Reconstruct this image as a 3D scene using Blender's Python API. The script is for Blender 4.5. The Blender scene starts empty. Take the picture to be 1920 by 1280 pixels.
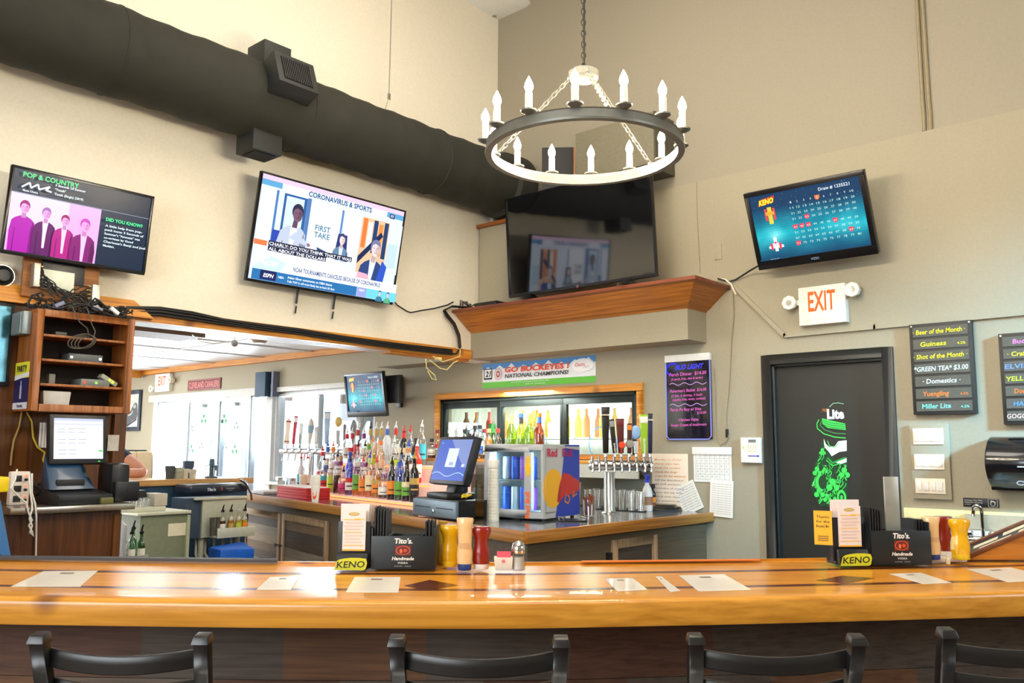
# A sports-bar corner: front bar with stools, liquor counter, screens, chandelier, annex with glass doors.
import bpy, bmesh, math, random
from math import sin, cos, tan, pi, radians as rad, sqrt, atan2
from mathutils import Vector as Ve, Matrix as Mx
SC = bpy.context.scene
COL = SC.collection
random.seed(7)

# ------------------------------------------------------------------ camera
CAM_H, PITCH, ROLL, YAW, FPX = 1.48, rad(7.1), rad(0.3), rad(41.27), 1605.0
fw0 = Ve((cos(YAW), sin(YAW), 0)); rt0 = Ve((sin(YAW), -cos(YAW), 0)); up0 = Ve((0, 0, 1))
FW = fw0 * cos(PITCH) + up0 * sin(PITCH)
_u = -fw0 * sin(PITCH) + up0 * cos(PITCH)
RT = rt0 * cos(ROLL) + _u * sin(ROLL)
UP = -rt0 * sin(ROLL) + _u * cos(ROLL)
CO = Ve((0, 0, CAM_H))
cd = bpy.data.cameras.new('camera'); cam = bpy.data.objects.new('camera', cd); COL.objects.link(cam)
cd.sensor_width = 36.0; cd.lens = FPX / 1920 * 36.0; cd.clip_start = 0.05; cd.clip_end = 200
cam.matrix_world = Mx(((RT.x, UP.x, -FW.x, CO.x), (RT.y, UP.y, -FW.y, CO.y), (RT.z, UP.z, -FW.z, CO.z), (0, 0, 0, 1)))
SC.camera = cam

# ------------------------------------------------------------------ exposure, world, large lights
vs = SC.view_settings
vs.view_transform = 'Standard'; vs.look = 'None'; vs.gamma = 1.0; vs.use_curve_mapping = False
vs.exposure = 0.25
SC.cycles.use_denoising = True
SC.cycles.max_bounces = 10; SC.cycles.diffuse_bounces = 4; SC.cycles.glossy_bounces = 4
SC.cycles.transmission_bounces = 6; SC.cycles.transparent_max_bounces = 40
SC.cycles.caustics_reflective = False; SC.cycles.caustics_refractive = False
SC.cycles.sample_clamp_indirect = 6.0
wd = bpy.data.worlds.new('daylight'); SC.world = wd; wd.use_nodes = True
wn = wd.node_tree.nodes; wbg = wn['Background']
wbg.inputs['Color'].default_value = (0.86, 0.93, 1.0, 1); wbg.inputs['Strength'].default_value = 6.0

def area_light(name, loc, aim, sx, sy, watts, col):
    d = bpy.data.lights.new(name, 'AREA'); d.shape = 'RECTANGLE'; d.size = sx; d.size_y = sy; d.energy = watts; d.color = col
    o = bpy.data.objects.new(name, d); COL.objects.link(o); o.location = loc
    o.rotation_euler = (Ve(aim) - Ve(loc)).to_track_quat('-Z', 'Y').to_euler()
    return o
# daylight through the windows behind and to the right of the camera, added overhead fill for the bar, annex daylight with an added far fill
area_light('window_light_rear', (-3.3, 1.0, 2.6), (5, 2.5, 1.4), 3.4, 2.2, 40, (1.0, 0.97, 0.91))
sl_ = area_light('window_light_side', (3.5, -2.85, 3.1), (5.2, 0.5, 1.75), 0.45, 0.5, 22, (0.24, 0.64, 1.0)); sl_.data.spread = rad(30)
area_light('overhead_fill', (0.8, 0.6, 5.1), (1.6, 1.6, 0), 3.4, 3.4, 120, (1.0, 0.93, 0.82))  # broad overhead fill added for general brightness, no fixture behind it
area_light('bar_overhead_fill', (3.1, 2.6, 5.1), (3.4, 3.2, 0), 1.6, 1.6, 45, (1.0, 0.92, 0.8))  # smaller fill added above the bar corner, no fixture behind it
area_light('annex_door_daylight', (6.9, 9.6, 0.9), (2.4, 8.6, 2.3), 3.4, 2.4, 4300, (0.95, 0.98, 1.0))
area_light('annex_window_daylight', (7.4, 7.6, 1.3), (3.0, 6.8, 2.0), 1.6, 1.4, 160, (0.95, 0.98, 1.0))
area_light('annex_far_fill', (0.2, 12.9, 1.1), (2.8, 7.5, 2.35), 5.0, 1.8, 240, (0.95, 0.98, 1.0))  # unseen fill added at the far side to brighten the annex ceiling

# ------------------------------------------------------------------ the room's planes
U0, V0 = 5.2, 4.788          # right wall: x = U0, left wall: y = V0
CTR_Z, BAR_Z = 1.066, 1.07   # liquor counter and front bar heights
def ray(px, py):
    return FW + RT * ((px - 960) / FPX) - UP * ((py - 640) / FPX)
def onX(px, py, x):
    d = ray(px, py); return CO + d * ((x - CO.x) / d.x)
def onY(px, py, y):
    d = ray(px, py); return CO + d * ((y - CO.y) / d.y)
def onZ(px, py, z):
    d = ray(px, py); return CO + d * ((z - CO.z) / d.z)
def onR(px, py, off=0.0): return onX(px, py, U0 - off)
def onL(px, py, off=0.0): return onY(px, py, V0 - off)
def atD(px, py, depth): return CO + ray(px, py) * depth
def boxR(x0, y0, x1, y1, off=0.0):
    """rectangle on the right wall from its two image corners: (base-centre location, width, height)"""
    a, b = onR(x0, y0, off), onR(x1, y1, off)
    return Ve((U0 - off, (a.y + b.y) / 2, b.z)), a.y - b.y, a.z - b.z
def boxL(x0, y0, x1, y1, off=0.0):
    a, b = onL(x0, y0, off), onL(x1, y1, off)
    return Ve(((a.x + b.x) / 2, V0 - off, b.z)), b.x - a.x, a.z - b.z
RZR = -pi / 2                 # turn for things on the right wall (their local x runs to the viewer's right)
RZV = YAW - pi / 2            # turn for things facing the camera

# ------------------------------------------------------------------ colours and materials
def lin(c):
    return tuple(((v / 255) / 12.92 if v / 255 <= 0.04045 else ((v / 255 + 0.055) / 1.055) ** 2.4) for v in c)
MATS = {}
def nodes(name):
    m = bpy.data.materials.new(name); m.use_nodes = True
    t = m.node_tree; return m, t, t.nodes['Principled BSDF']
def M(name, rgb, rough=0.5, metal=0.0, noise=0.06, scale=30.0, bump=0.0, coat=0.0, emit=0.0, stretch=None, spec=0.5):
    """plain surface with a little procedural unevenness"""
    if name in MATS: return MATS[name]
    m, t, b = nodes(name); c = lin(rgb)
    b.inputs['Roughness'].default_value = rough; b.inputs['Metallic'].default_value = metal
    b.inputs['Coat Weight'].default_value = coat; b.inputs['Specular IOR Level'].default_value = spec
    if coat: b.inputs['Coat Roughness'].default_value = 0.05
    tc = t.nodes.new('ShaderNodeTexCoord'); nz = t.nodes.new('ShaderNodeTexNoise')
    nz.inputs['Scale'].default_value = scale; nz.inputs['Detail'].default_value = 3
    if stretch:
        mp = t.nodes.new('ShaderNodeMapping'); mp.inputs['Scale'].default_value = stretch
        t.links.new(tc.outputs['Object'], mp.inputs['Vector']); t.links.new(mp.outputs['Vector'], nz.inputs['Vector'])
    else: t.links.new(tc.outputs['Object'], nz.inputs['Vector'])
    cr = t.nodes.new('ShaderNodeValToRGB')
    cr.color_ramp.elements[0].position = 0.3; cr.color_ramp.elements[1].position = 0.7
    cr.color_ramp.elements[0].color = tuple(v * (1 - noise) for v in c) + (1,)
    cr.color_ramp.elements[1].color = tuple(min(1, v * (1 + noise)) for v in c) + (1,)
    t.links.new(nz.outputs['Fac'], cr.inputs['Fac']); t.links.new(cr.outputs['Color'], b.inputs['Base Color'])
    if emit:
        t.links.new(cr.outputs['Color'], b.inputs['Emission Color']); b.inputs['Emission Strength'].default_value = emit
    if bump:
        bp = t.nodes.new('ShaderNodeBump'); bp.inputs['Strength'].default_value = bump; bp.inputs['Distance'].default_value = 0.004
        t.links.new(nz.outputs['Fac'], bp.inputs['Height']); t.links.new(bp.outputs['Normal'], b.inputs['Normal'])
    MATS[name] = m; return m
def WOOD(name, dark, light, axis='x', scale=6.0, rough=0.4, coat=0.0, ring=14.0, knots=False):
    """grain running along one object axis"""
    if name in MATS: return MATS[name]
    m, t, b = nodes(name)
    b.inputs['Roughness'].default_value = rough; b.inputs['Coat Weight'].default_value = coat
    if coat: b.inputs['Coat Roughness'].default_value = 0.03
    tc = t.nodes.new('ShaderNodeTexCoord'); mp = t.nodes.new('ShaderNodeMapping')
    s = {'x': (0.5, ring, ring), 'y': (ring, 0.5, ring), 'z': (ring, ring, 0.5)}[axis]
    mp.inputs['Scale'].default_value = s
    nz = t.nodes.new('ShaderNodeTexNoise'); nz.inputs['Scale'].default_value = scale; nz.inputs['Detail'].default_value = 5
    nz.inputs['Distortion'].default_value = 0.4
    t.links.new(tc.outputs['Object'], mp.inputs['Vector']); t.links.new(mp.outputs['Vector'], nz.inputs['Vector'])
    cr = t.nodes.new('ShaderNodeValToRGB'); e = cr.color_ramp.elements
    e[0].position = 0.3; e[0].color = lin(dark) + (1,); e[1].position = 0.68; e[1].color = lin(light) + (1,)
    t.links.new(nz.outputs['Fac'], cr.inputs['Fac'])
    out = cr.outputs['Color']
    if knots:
        vo = t.nodes.new('ShaderNodeTexVoronoi'); vo.inputs['Scale'].default_value = 3.2
        kr = t.nodes.new('ShaderNodeValToRGB'); k = kr.color_ramp.elements
        k[0].position = 0.06; k[0].color = (0.25, 0.16, 0.1, 1); k[1].position = 0.16; k[1].color = (1, 1, 1, 1)
        t.links.new(tc.outputs['Object'], vo.inputs['Vector']); t.links.new(vo.outputs['Distance'], kr.inputs['Fac'])
        mx = t.nodes.new('ShaderNodeMix'); mx.data_type = 'RGBA'; mx.blend_type = 'MULTIPLY'; mx.inputs[0].default_value = 0.8
        t.links.new(out, mx.inputs[6]); t.links.new(kr.outputs['Color'], mx.inputs[7]); out = mx.outputs[2]
    t.links.new(out, b.inputs['Base Color'])
    MATS[name] = m; return m
def GLASS(name, rgb, tint=1.0, gloss=0.06, rough=0.02, fres=0.6):
    """thin clear or tinted glass: tinted pass-through plus a fresnel reflection"""
    if name in MATS: return MATS[name]
    m = bpy.data.materials.new(name); m.use_nodes = True; t = m.node_tree; t.nodes.clear()
    o = t.nodes.new('ShaderNodeOutputMaterial'); tr = t.nodes.new('ShaderNodeBsdfTransparent'); gl = t.nodes.new('ShaderNodeBsdfGlossy')
    mx = t.nodes.new('ShaderNodeMixShader'); lw = t.nodes.new('ShaderNodeLayerWeight'); mr = t.nodes.new('ShaderNodeMath')
    mr.operation = 'MULTIPLY_ADD'; mr.inputs[1].default_value = fres; mr.inputs[2].default_value = gloss
    c = lin(rgb); tr.inputs['Color'].default_value = tuple(1 - tint * (1 - v) for v in c) + (1,)
    gl.inputs['Roughness'].default_value = rough; gl.inputs['Color'].default_value = (1, 1, 1, 1)
    lw.inputs['Blend'].default_value = 0.25
    t.links.new(lw.outputs['Fresnel'], mr.inputs[0]); t.links.new(mr.outputs[0], mx.inputs['Fac'])
    t.links.new(tr.outputs[0], mx.inputs[1]); t.links.new(gl.outputs[0], mx.inputs[2]); t.links.new(mx.outputs[0], o.inputs['Surface'])
    MATS[name] = m; return m
def LAMP(name, rgb, strength):
    if name in MATS: return MATS[name]
    m = bpy.data.materials.new(name); m.use_nodes = True; t = m.node_tree; t.nodes.clear()
    o = t.nodes.new('ShaderNodeOutputMaterial'); e = t.nodes.new('ShaderNodeEmission')
    e.inputs['Color'].default_value = lin(rgb) + (1,); e.inputs['Strength'].default_value = strength
    t.links.new(e.outputs[0], o.inputs['Surface']); MATS[name] = m; return m
def PRINT(name, rough=0.5, emit=0.0, coat=0.0):
    """printed sheet or lit screen: colours come from the mesh's own colour attribute"""
    if name in MATS: return MATS[name]
    m, t, b = nodes(name); a = t.nodes.new('ShaderNodeAttribute'); a.attribute_name = 'ink'
    b.inputs['Roughness'].default_value = rough; b.inputs['Coat Weight'].default_value = coat
    if emit:
        b.inputs['Base Color'].default_value = (0.01, 0.01, 0.01, 1); b.inputs['Specular IOR Level'].default_value = 0.15
        t.links.new(a.outputs['Color'], b.inputs['Emission Color']); b.inputs['Emission Strength'].default_value = emit
    else: t.links.new(a.outputs['Color'], b.inputs['Base Color'])
    MATS[name] = m; return m

# ------------------------------------------------------------------ mesh collecting
class MB:
    def __init__(s): s.v = []; s.f = []; s.mi = []; s.sm = []
    def add(s, vs, fs, m=0, smooth=False):
        k = len(s.v); s.v += [tuple(v) for v in vs]
        for f in fs: s.f.append(tuple(i + k for i in f)); s.mi.append(m); s.sm.append(smooth)
        return s
    def box(s, x0, x1, y0, y1, z0, z1, m=0):
        return s.add([(x0, y0, z0), (x1, y0, z0), (x1, y1, z0), (x0, y1, z0), (x0, y0, z1), (x1, y0, z1), (x1, y1, z1), (x0, y1, z1)],
                     [(3, 2, 1, 0), (4, 5, 6, 7), (0, 1, 5, 4), (1, 2, 6, 5), (2, 3, 7, 6), (3, 0, 4, 7)], m)
    def cbox(s, c, d, R=None, m=0):
        """box by centre and size, optionally turned by matrix R"""
        vs = [Ve((sx * d[0] / 2, sy * d[1] / 2, sz * d[2] / 2)) for sz in (-1, 1) for sx, sy in ((-1, -1), (1, -1), (1, 1), (-1, 1))]
        if R is not None: vs = [R @ v for v in vs]
        vs = [v + Ve(c) for v in vs]
        return s.add(vs, [(3, 2, 1, 0), (4, 5, 6, 7), (0, 1, 5, 4), (1, 2, 6, 5), (2, 3, 7, 6), (3, 0, 4, 7)], m)
    def hexa(s, b, t, m=0):
        """solid between two quads (bottom b counter-clockwise seen from above, top t)"""
        return s.add(list(b) + list(t), [(3, 2, 1, 0), (4, 5, 6, 7), (0, 1, 5, 4), (1, 2, 6, 5), (2, 3, 7, 6), (3, 0, 4, 7)], m)
    def prism(s, poly, h0, h1, axis='z', m=0):
        """extrude a 2-D polygon; axis z: (x,y), y: (x,z), x: (y,z)"""
        n = len(poly)
        g = {'z': lambda p, h: (p[0], p[1], h), 'y': lambda p, h: (p[0], h, p[1]), 'x': lambda p, h: (h, p[0], p[1])}[axis]
        vs = [g(p, h0) for p in poly] + [g(p, h1) for p in poly]
        return s.add(vs, [tuple(range(n))[::-1], tuple(range(n, 2 * n))] + [(i, (i + 1) % n, n + (i + 1) % n, n + i) for i in range(n)], m)
    def lathe(s, prof, n=20, c=(0, 0, 0), axis='z', m=0, a0=0.0, a1=2 * pi, R=None):
        full = abs(a1 - a0 - 2 * pi) < 1e-6; k = n if full else n + 1; vs = []
        for r, h in prof:
            for i in range(k):
                a = a0 + (a1 - a0) * i / n; p = (r * cos(a), r * sin(a), h)
                if axis == 'y': p = (p[0], p[2], p[1])
                elif axis == 'x': p = (p[2], p[0], p[1])
                p = Ve(p)
                if R is not None: p = R @ p
                vs.append(p + Ve(c))
        fs = []
        for j in range(len(prof) - 1):
            for i in range(n):
                b = (i + 1) % k if full else i + 1
                fs.append((j * k + i, j * k + b, (j + 1) * k + b, (j + 1) * k + i))
        return s.add(vs, fs, m, True)
    def cyl(s, c, r, h, n=20, m=0, axis='z', r2=None, R=None):
        r2 = r if r2 is None else r2
        return s.lathe([(0, 0), (r, 0), (r, 0), (r2, h), (r2, h), (0, h)], n, c, axis, m, R=R)
    def tube(s, pts, r, n=8, m=0, close=False):
        pts = [Ve(p) for p in pts]; vs = []; L = len(pts)
        up = Ve((0.13, 0.27, 0.95)).normalized()
        for i, p in enumerate(pts):
            a = pts[(i - 1) % L] if close else pts[max(i - 1, 0)]; b = pts[(i + 1) % L] if close else pts[min(i + 1, L - 1)]
            d = (b - a)
            d = d.normalized() if d.length > 1e-9 else Ve((0, 0, 1))
            x = up - d * up.dot(d)
            if x.length < 0.2: x = Ve((1, 0.1, 0)) - d * d.x
            x.normalize(); up = x if x.length else up
            y = d.cross(x)
            rr = r[i] if isinstance(r, (list, tuple)) else r
            for k in range(n):
                t = 2 * pi * k / n; vs.append(p + x * (rr * cos(t)) + y * (rr * sin(t)))
        fs = []
        for i in range(L if close else L - 1):
            j = (i + 1) % L
            for k in range(n): fs.append((i * n + k, i * n + (k + 1) % n, j * n + (k + 1) % n, j * n + k))
        if not close: fs += [tuple(range(n))[::-1], tuple(range((L - 1) * n, L * n))]
        return s.add(vs, fs, m, True)
    def torus(s, c, R, r, n=40, k=10, m=0, axis='z'):
        ps = []
        for i in range(n):
            a = 2 * pi * i / n; p = (R * cos(a), R * sin(a), 0)
            if axis == 'y': p = (p[0], 0, p[1])
            if axis == 'x': p = (0, p[0], p[1])
            ps.append(Ve(c) + Ve(p))
        return s.tube(ps, r, k, m, True)
    def ball(s, c, r, n=14, m=0, sz=1.0):
        return s.lathe([(max(1e-4, r * sin(pi * i / 8)), -r * sz * cos(pi * i / 8)) for i in range(9)], n, c, 'z', m)
def mesh_of(name, mb, mats, bevel=0.0):
    me = bpy.data.meshes.new(name); me.from_pydata(mb.v, [], mb.f)
    for q in mats: me.materials.append(q)
    for p, i, sm in zip(me.polygons, mb.mi, mb.sm): p.material_index = i; p.use_smooth = sm
    bm = bmesh.new(); bm.from_mesh(me)
    bmesh.ops.remove_doubles(bm, verts=bm.verts, dist=2e-5)
    bmesh.ops.recalc_face_normals(bm, faces=bm.faces)
    if bevel:
        es = [e for e in bm.edges if len(e.link_faces) == 2 and e.calc_face_angle(0) > 0.6]
        bmesh.ops.bevel(bm, geom=es, offset=bevel, segments=2, profile=0.6, affect='EDGES', clamp_overlap=True)
    bm.to_mesh(me); bm.free()
    if any(p.use_smooth for p in me.polygons) or bevel:
        for p in me.polygons: p.use_smooth = True
        me.set_sharp_from_angle(angle=rad(38))
    return me
def as_list(m): return list(m) if isinstance(m, (list, tuple)) else [m]
def tag(o, label, cat, group=None):
    o['label'] = label; o['category'] = cat
    if group: o['group'] = group
    return o
def T(name, label, cat, loc=(0, 0, 0), rz=0.0, group=None, rx=0.0):
    o = bpy.data.objects.new(name, None); COL.objects.link(o); o.empty_display_size = 0.05
    o.location = loc; o.rotation_euler = (rx, 0, rz)
    return tag(o, label, cat, group)
def P(name, mb, mats, parent=None, bevel=0.0, label=None):
    me = mb if isinstance(mb, bpy.types.Mesh) else mesh_of(name, mb, as_list(mats), bevel)
    o = bpy.data.objects.new(name, me); COL.objects.link(o)
    if parent is not None: o.parent = parent
    if label: o['label'] = label
    return o
def G(name, mb, mats, label, cat, loc=(0, 0, 0), rz=0.0, group=None, bevel=0.0, rx=0.0):
    """a thing that is one mesh"""
    o = P(name, mb, mats, None, bevel); o.location = loc; o.rotation_euler = (rx, 0, rz); return tag(o, label, cat, group)
def S(name, mb, mats, parent=None, bevel=0.0):
    o = P(name, mb, mats, parent, bevel)
    if parent is None: o['kind'] = 'structure'
    return o

# ------------------------------------------------------------------ flat prints, screens and lettering
TXT = {}
def glyphs(s, bold):
    k = (s, bold)
    if k not in TXT:
        c = bpy.data.curves.new('t', 'FONT'); c.body = s; c.size = 1; c.offset = bold; c.resolution_u = 2
        o = bpy.data.objects.new('t', c); m = o.to_mesh()
        TXT[k] = ([(v.co.x, v.co.y) for v in m.vertices], [tuple(p.vertices) for p in m.polygons])
        o.to_mesh_clear(); bpy.data.objects.remove(o); bpy.data.curves.remove(c)
    return TXT[k]
class Ink:
    """a flat print in the local x-z plane facing -y; layers are stacked a fraction of a millimetre apart"""
    def __init__(s, lift=0.0004, y=0.0): s.v = []; s.f = []; s.c = []; s.k = 0; s.lift = lift; s.y = y
    def _add(s, pts, fs, col, layer=None):
        k = len(s.v); L = s.k if layer is None else layer; s.k = max(s.k, L + 1)
        s.v += [(p[0], s.y - L * s.lift, p[1]) for p in pts]
        for f in fs: s.f.append(tuple(i + k for i in f)); s.c.append(lin(col))
        return s
    def poly(s, pts, col, layer=None): return s._add(pts, [tuple(range(len(pts)))], col, layer)
    def rect(s, x0, x1, z0, z1, col, layer=None): return s.poly([(x0, z0), (x1, z0), (x1, z1), (x0, z1)], col, layer)
    def disc(s, x, z, rx, rz, col, layer=None, n=24):
        return s.poly([(x + rx * cos(2 * pi * i / n), z + rz * sin(2 * pi * i / n)) for i in range(n)], col, layer)
    def line(s, pts, w, col, layer=None):
        L = s.k if layer is None else layer
        for a, b in zip(pts[:-1], pts[1:]):
            dx, dz = b[0] - a[0], b[1] - a[1]; d = max(1e-9, sqrt(dx * dx + dz * dz)); nx, nz = -dz / d * w / 2, dx / d * w / 2
            s._add([(a[0] + nx, a[1] + nz), (a[0] - nx, a[1] - nz), (b[0] - nx, b[1] - nz), (b[0] + nx, b[1] + nz)], [(0, 1, 2, 3)], col, L)
        return s
    def text(s, t, x, z, h, col, w=None, align='c', bold=0.0, shear=0.0, rot=0.0, layer=None):
        """text on its baseline z with cap height h; w squeezes it to a width"""
        vs, fs = glyphs(t, bold)
        if not vs: return s
        x0 = min(v[0] for v in vs); x1 = max(v[0] for v in vs); k = h / 0.7
        sx = k if w is None else w / max(1e-6, x1 - x0)
        W = (x1 - x0) * sx; ox = {'c': -W / 2, 'l': 0, 'r': -W}[align]; ca, sa = cos(rot), sin(rot)
        pts = []
        for a, b in vs:
            px, pz = (a - x0) * sx + ox + shear * b * k, b * k
            pts.append((x + px * ca - pz * sa, z + px * sa + pz * ca))
        return s._add(pts, fs, col, layer)
    def mesh(s, name, mat):
        me = bpy.data.meshes.new(name); me.from_pydata(s.v, [], s.f); me.materials.append(mat)
        a = me.attributes.new('ink', 'FLOAT_COLOR', 'FACE')
        for i, c in enumerate(s.c): a.data[i].color = c + (1,)
        bm = bmesh.new(); bm.from_mesh(me)
        for f in bm.faces:
            f.normal_update()
            if f.normal.y > 0: f.normal_flip()
        bm.to_mesh(me); bm.free(); return me
def PI_(name, ink, mat, parent, loc=(0, 0, 0), rx=0.0, label=None):
    o = P(name, ink.mesh(name, mat), None, parent, label=label); o.location = loc; o.rotation_euler = (rx, 0, 0); return o
# ------------------------------------------------------------------ the setting
CREAM = M('cream_wall_paint', (238, 230, 210), 0.75, noise=0.03, scale=60, bump=0.05)
TAUPE = M('taupe_wall_paint', (164, 156, 134), 0.75, noise=0.03, scale=60, bump=0.05)
WHITE = M('white_paint', (236, 236, 232), 0.6, noise=0.02)
PINE = WOOD('pine_trim', (176, 104, 30), (226, 158, 62), 'x', 5, 0.45, knots=True)
PINEY = WOOD('pine_trim_y', (176, 104, 30), (226, 158, 62), 'y', 5, 0.45)
DARKWOOD = WOOD('dark_stained_panel', (66, 36, 16), (106, 62, 28), 'z', 5, 0.45)
BLACK = M('black_metal', (26, 26, 27), 0.42, noise=0.1)
BLKPL = M('black_plastic', (22, 23, 26), 0.38, noise=0.1)
STEEL = M('brushed_steel', (190, 190, 186), 0.3, 1.0, noise=0.08, stretch=(2, 60, 60))
CHROME = M('chrome', (215, 218, 222), 0.1, 1.0, noise=0.02)
LEDGE = 3.33                   # the lower right wall is furred out and ends in a small ledge here

def wall_boxes(mb, x0, x1, spans, holes, m=0):
    """wall slab between x0 and x1 over y-span, z-span with rectangular holes (y0,y1,z0,z1)"""
    (ya, yb), (za, zb) = spans
    ys = sorted({ya, yb} | {h for q in holes for h in q[:2]}); zs = sorted({za, zb} | {h for q in holes for h in q[2:]})
    for i in range(len(ys) - 1):
        for j in range(len(zs) - 1):
            cy, cz = (ys[i] + ys[i + 1]) / 2, (zs[j] + zs[j + 1]) / 2
            if any(h[0] < cy < h[1] and h[2] < cz < h[3] for h in holes): continue
            mb.box(x0, x1, ys[i], ys[i + 1], zs[j], zs[j + 1], m)

# openings in the right wall
_a, _b = onR(1446, 690), onR(1674, 1060)
DOOR = (_b.y, _a.y, 0.0, onR(1555, 677).z)
_a, _b = onR(826, 752), onR(1197, 850)
COOL = (_b.y, _a.y, onR(1190, 853).z, onR(1010, 741).z)
_a, _b = onR(514, 740), onR(700, 900)
WIN = (_b.y, _a.y, 1.12, onR(520, 735).z)
_a, _b = onR(288, 760), onR(500, 760)
ENT = (_b.y, _a.y, 0.0, onR(380, 748).z)
w = MB()
wall_boxes(w, U0, U0 + 0.14, ((-3.0, 13.0), (0, LEDGE)), [DOOR, COOL, WIN, ENT])
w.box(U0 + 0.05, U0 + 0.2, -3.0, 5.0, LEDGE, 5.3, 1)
S('wall_right', w, [TAUPE, M('upper_wall_tone', (158, 150, 132), 0.75, noise=0.03, scale=60, bump=0.05)])  # wall above the ledge is set slightly darker than the wall below
PIER = 2.165
w = MB(); w.box(PIER, U0, V0, V0 + 0.2, 2.20, 5.3); w.box(-3.5, PIER, V0, V0 + 0.2, 0, 5.3)
w.box(U0, U0 + 0.05, V0, V0 + 0.2, LEDGE, 5.3)
S('wall_left', w, CREAM)
w = MB(); w.box(PIER + 0.01, U0, V0 + 0.012, V0 + 0.188, 2.185, 2.2); S('trim_1', w, WHITE)
# orange pine board along the lower edge of the left wall, over the opening
w = MB(); w.box(PIER - 0.1, U0 - 0.27, V0 - 0.03, V0 + 0.012, 2.185, 2.262); w.box(4.1, U0 - 0.27, V0, V0 + 0.1, 2.17, 2.2); S('trim_2', w, PINE)
# dark wood cladding of the pier and the moulding on top of it
w = MB(); w.box(-0.2, PIER, V0 - 0.025, V0, 0, 2.25)
w.box(PIER - 0.065, PIER, V0 - 0.06, V0 - 0.02, 0, 2.2); S('trim_3', w, WOOD('pier_panel', (66, 34, 8), (108, 62, 18), 'z', 5, 0.4))
w = MB(); w.hexa([(-0.2, V0 - .07, 2.2), (PIER + .12, V0 - .07, 2.2), (PIER + .12, V0, 2.2), (-0.2, V0, 2.2)],
                 [(-0.2, V0 - .02, 2.30), (PIER + .02, V0 - .02, 2.30), (PIER + .02, V0, 2.30), (-0.2, V0, 2.30)])
S('trim_4', w, PINE)
# white corner bead between the two walls, below the duct
w = MB(); w.tube([(U0 - 0.01, V0 - 0.01, 2.6), (U0 - 0.01, V0 - 0.01, 3.6)], 0.02, 8); S('trim_5', w, WHITE)
# soffit box and its grey face in the corner, bottom level with the header
SOF = MB(); SOF.box(U0 - 0.25, U0, 2.807, 5.96, 2.195, 2.40); S('trim_6', SOF, TAUPE)
# grey platform block behind the black screen
w = MB(); w.box(U0 - 0.2, U0, 3.4, V0 - 0.04, 2.57, 3.27); S('trim_7', w, TAUPE)
w = MB(); w.box(U0 - 0.23, U0, 3.38, V0 - 0.03, 3.27, 3.30); S('trim_8', w, WOOD('redwood_y', (110, 58, 22), (170, 98, 40), 'y', 5, 0.5))
w = MB(); w.box(-3.5, 5.4, -3.0, 13.2, -0.1, 0); S('floor', w, WOOD('dark_floor_boards', (66, 44, 28), (110, 76, 48), 'x', 6, 0.5))
w = MB(); w.box(-3.5, 5.4, -3.0, 5.0, 5.3, 5.4); S('ceiling', w, M('ceiling_paint', (226, 218, 200), 0.8))
# rear walls with daylight windows
def hole_wall(name, axis, pos, spans, holes, mat):
    w = MB(); wall_boxes(w, pos - 0.12, pos, spans, holes)
    if axis == 'y': w.v = [(v[1], v[0], v[2]) for v in w.v]
    S(name, w, mat)
hole_wall('wall_back', 'x', -3.5, ((-3.0, 13.0), (0, 5.4)), [(-0.9, 2.9, 1.4, 3.8)], CREAM)
hole_wall('wall_front', 'y', -3.0, ((-3.5, 5.4), (0, 5.4)), [(2.8, 4.5, 2.0, 3.4)], TAUPE)
hole_wall('wall_far', 'y', 13.1, ((-3.5, 5.4), (0, 2.6)), [(0.1, 3.2, 0.7, 2.3)], TAUPE)
# small plaster rosette moulding where the two walls meet the ceiling line
w = MB()
for k, r in enumerate((0.34, 0.27, 0.2)): w.lathe([(r, 5.3), (r + 0.02, 5.23 + 0.02 * k), (r - 0.03, 5.21 + 0.02 * k), (0.02, 5.205 + 0.02 * k)], 32, (U0 - 0.02, V0 - 0.02, 0), 'z')
S('trim_9', w, WHITE)

# annex: low white ceiling with tile joints, lamps, an orange beam on the wall line
AZ = 2.45
w = MB(); w.box(-3.5, U0, V0 + 0.2, 13.1, AZ, AZ + 0.1)
S('ceiling_2', w, M('annex_ceiling_white', (246, 246, 246), 0.7, noise=0.01))
w = MB()
for y in (5.7, 6.4, 7.2, 8.1, 9.1, 10.2): w.box(0.6, U0, y, y + 0.03, AZ - 0.012, AZ)
for x in (2.2, 3.1, 4.2): w.box(x, x + 0.02, 5.1, 12.8, AZ - 0.008, AZ)
S('trim_10', w, M('ceiling_grid_grey', (205, 207, 210), 0.6))
w = MB(); w.box(U0 - 0.05, U0, 5.97, 12.0, AZ - 0.06, AZ); w.box(2.4, U0 - 0.05, 10.9, 11.0, AZ - 0.09, AZ); w.box(2.4, U0 - 0.05, 11.7, 11.85, AZ - 0.09, AZ)
S('trim_11', w, PINEY)
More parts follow.
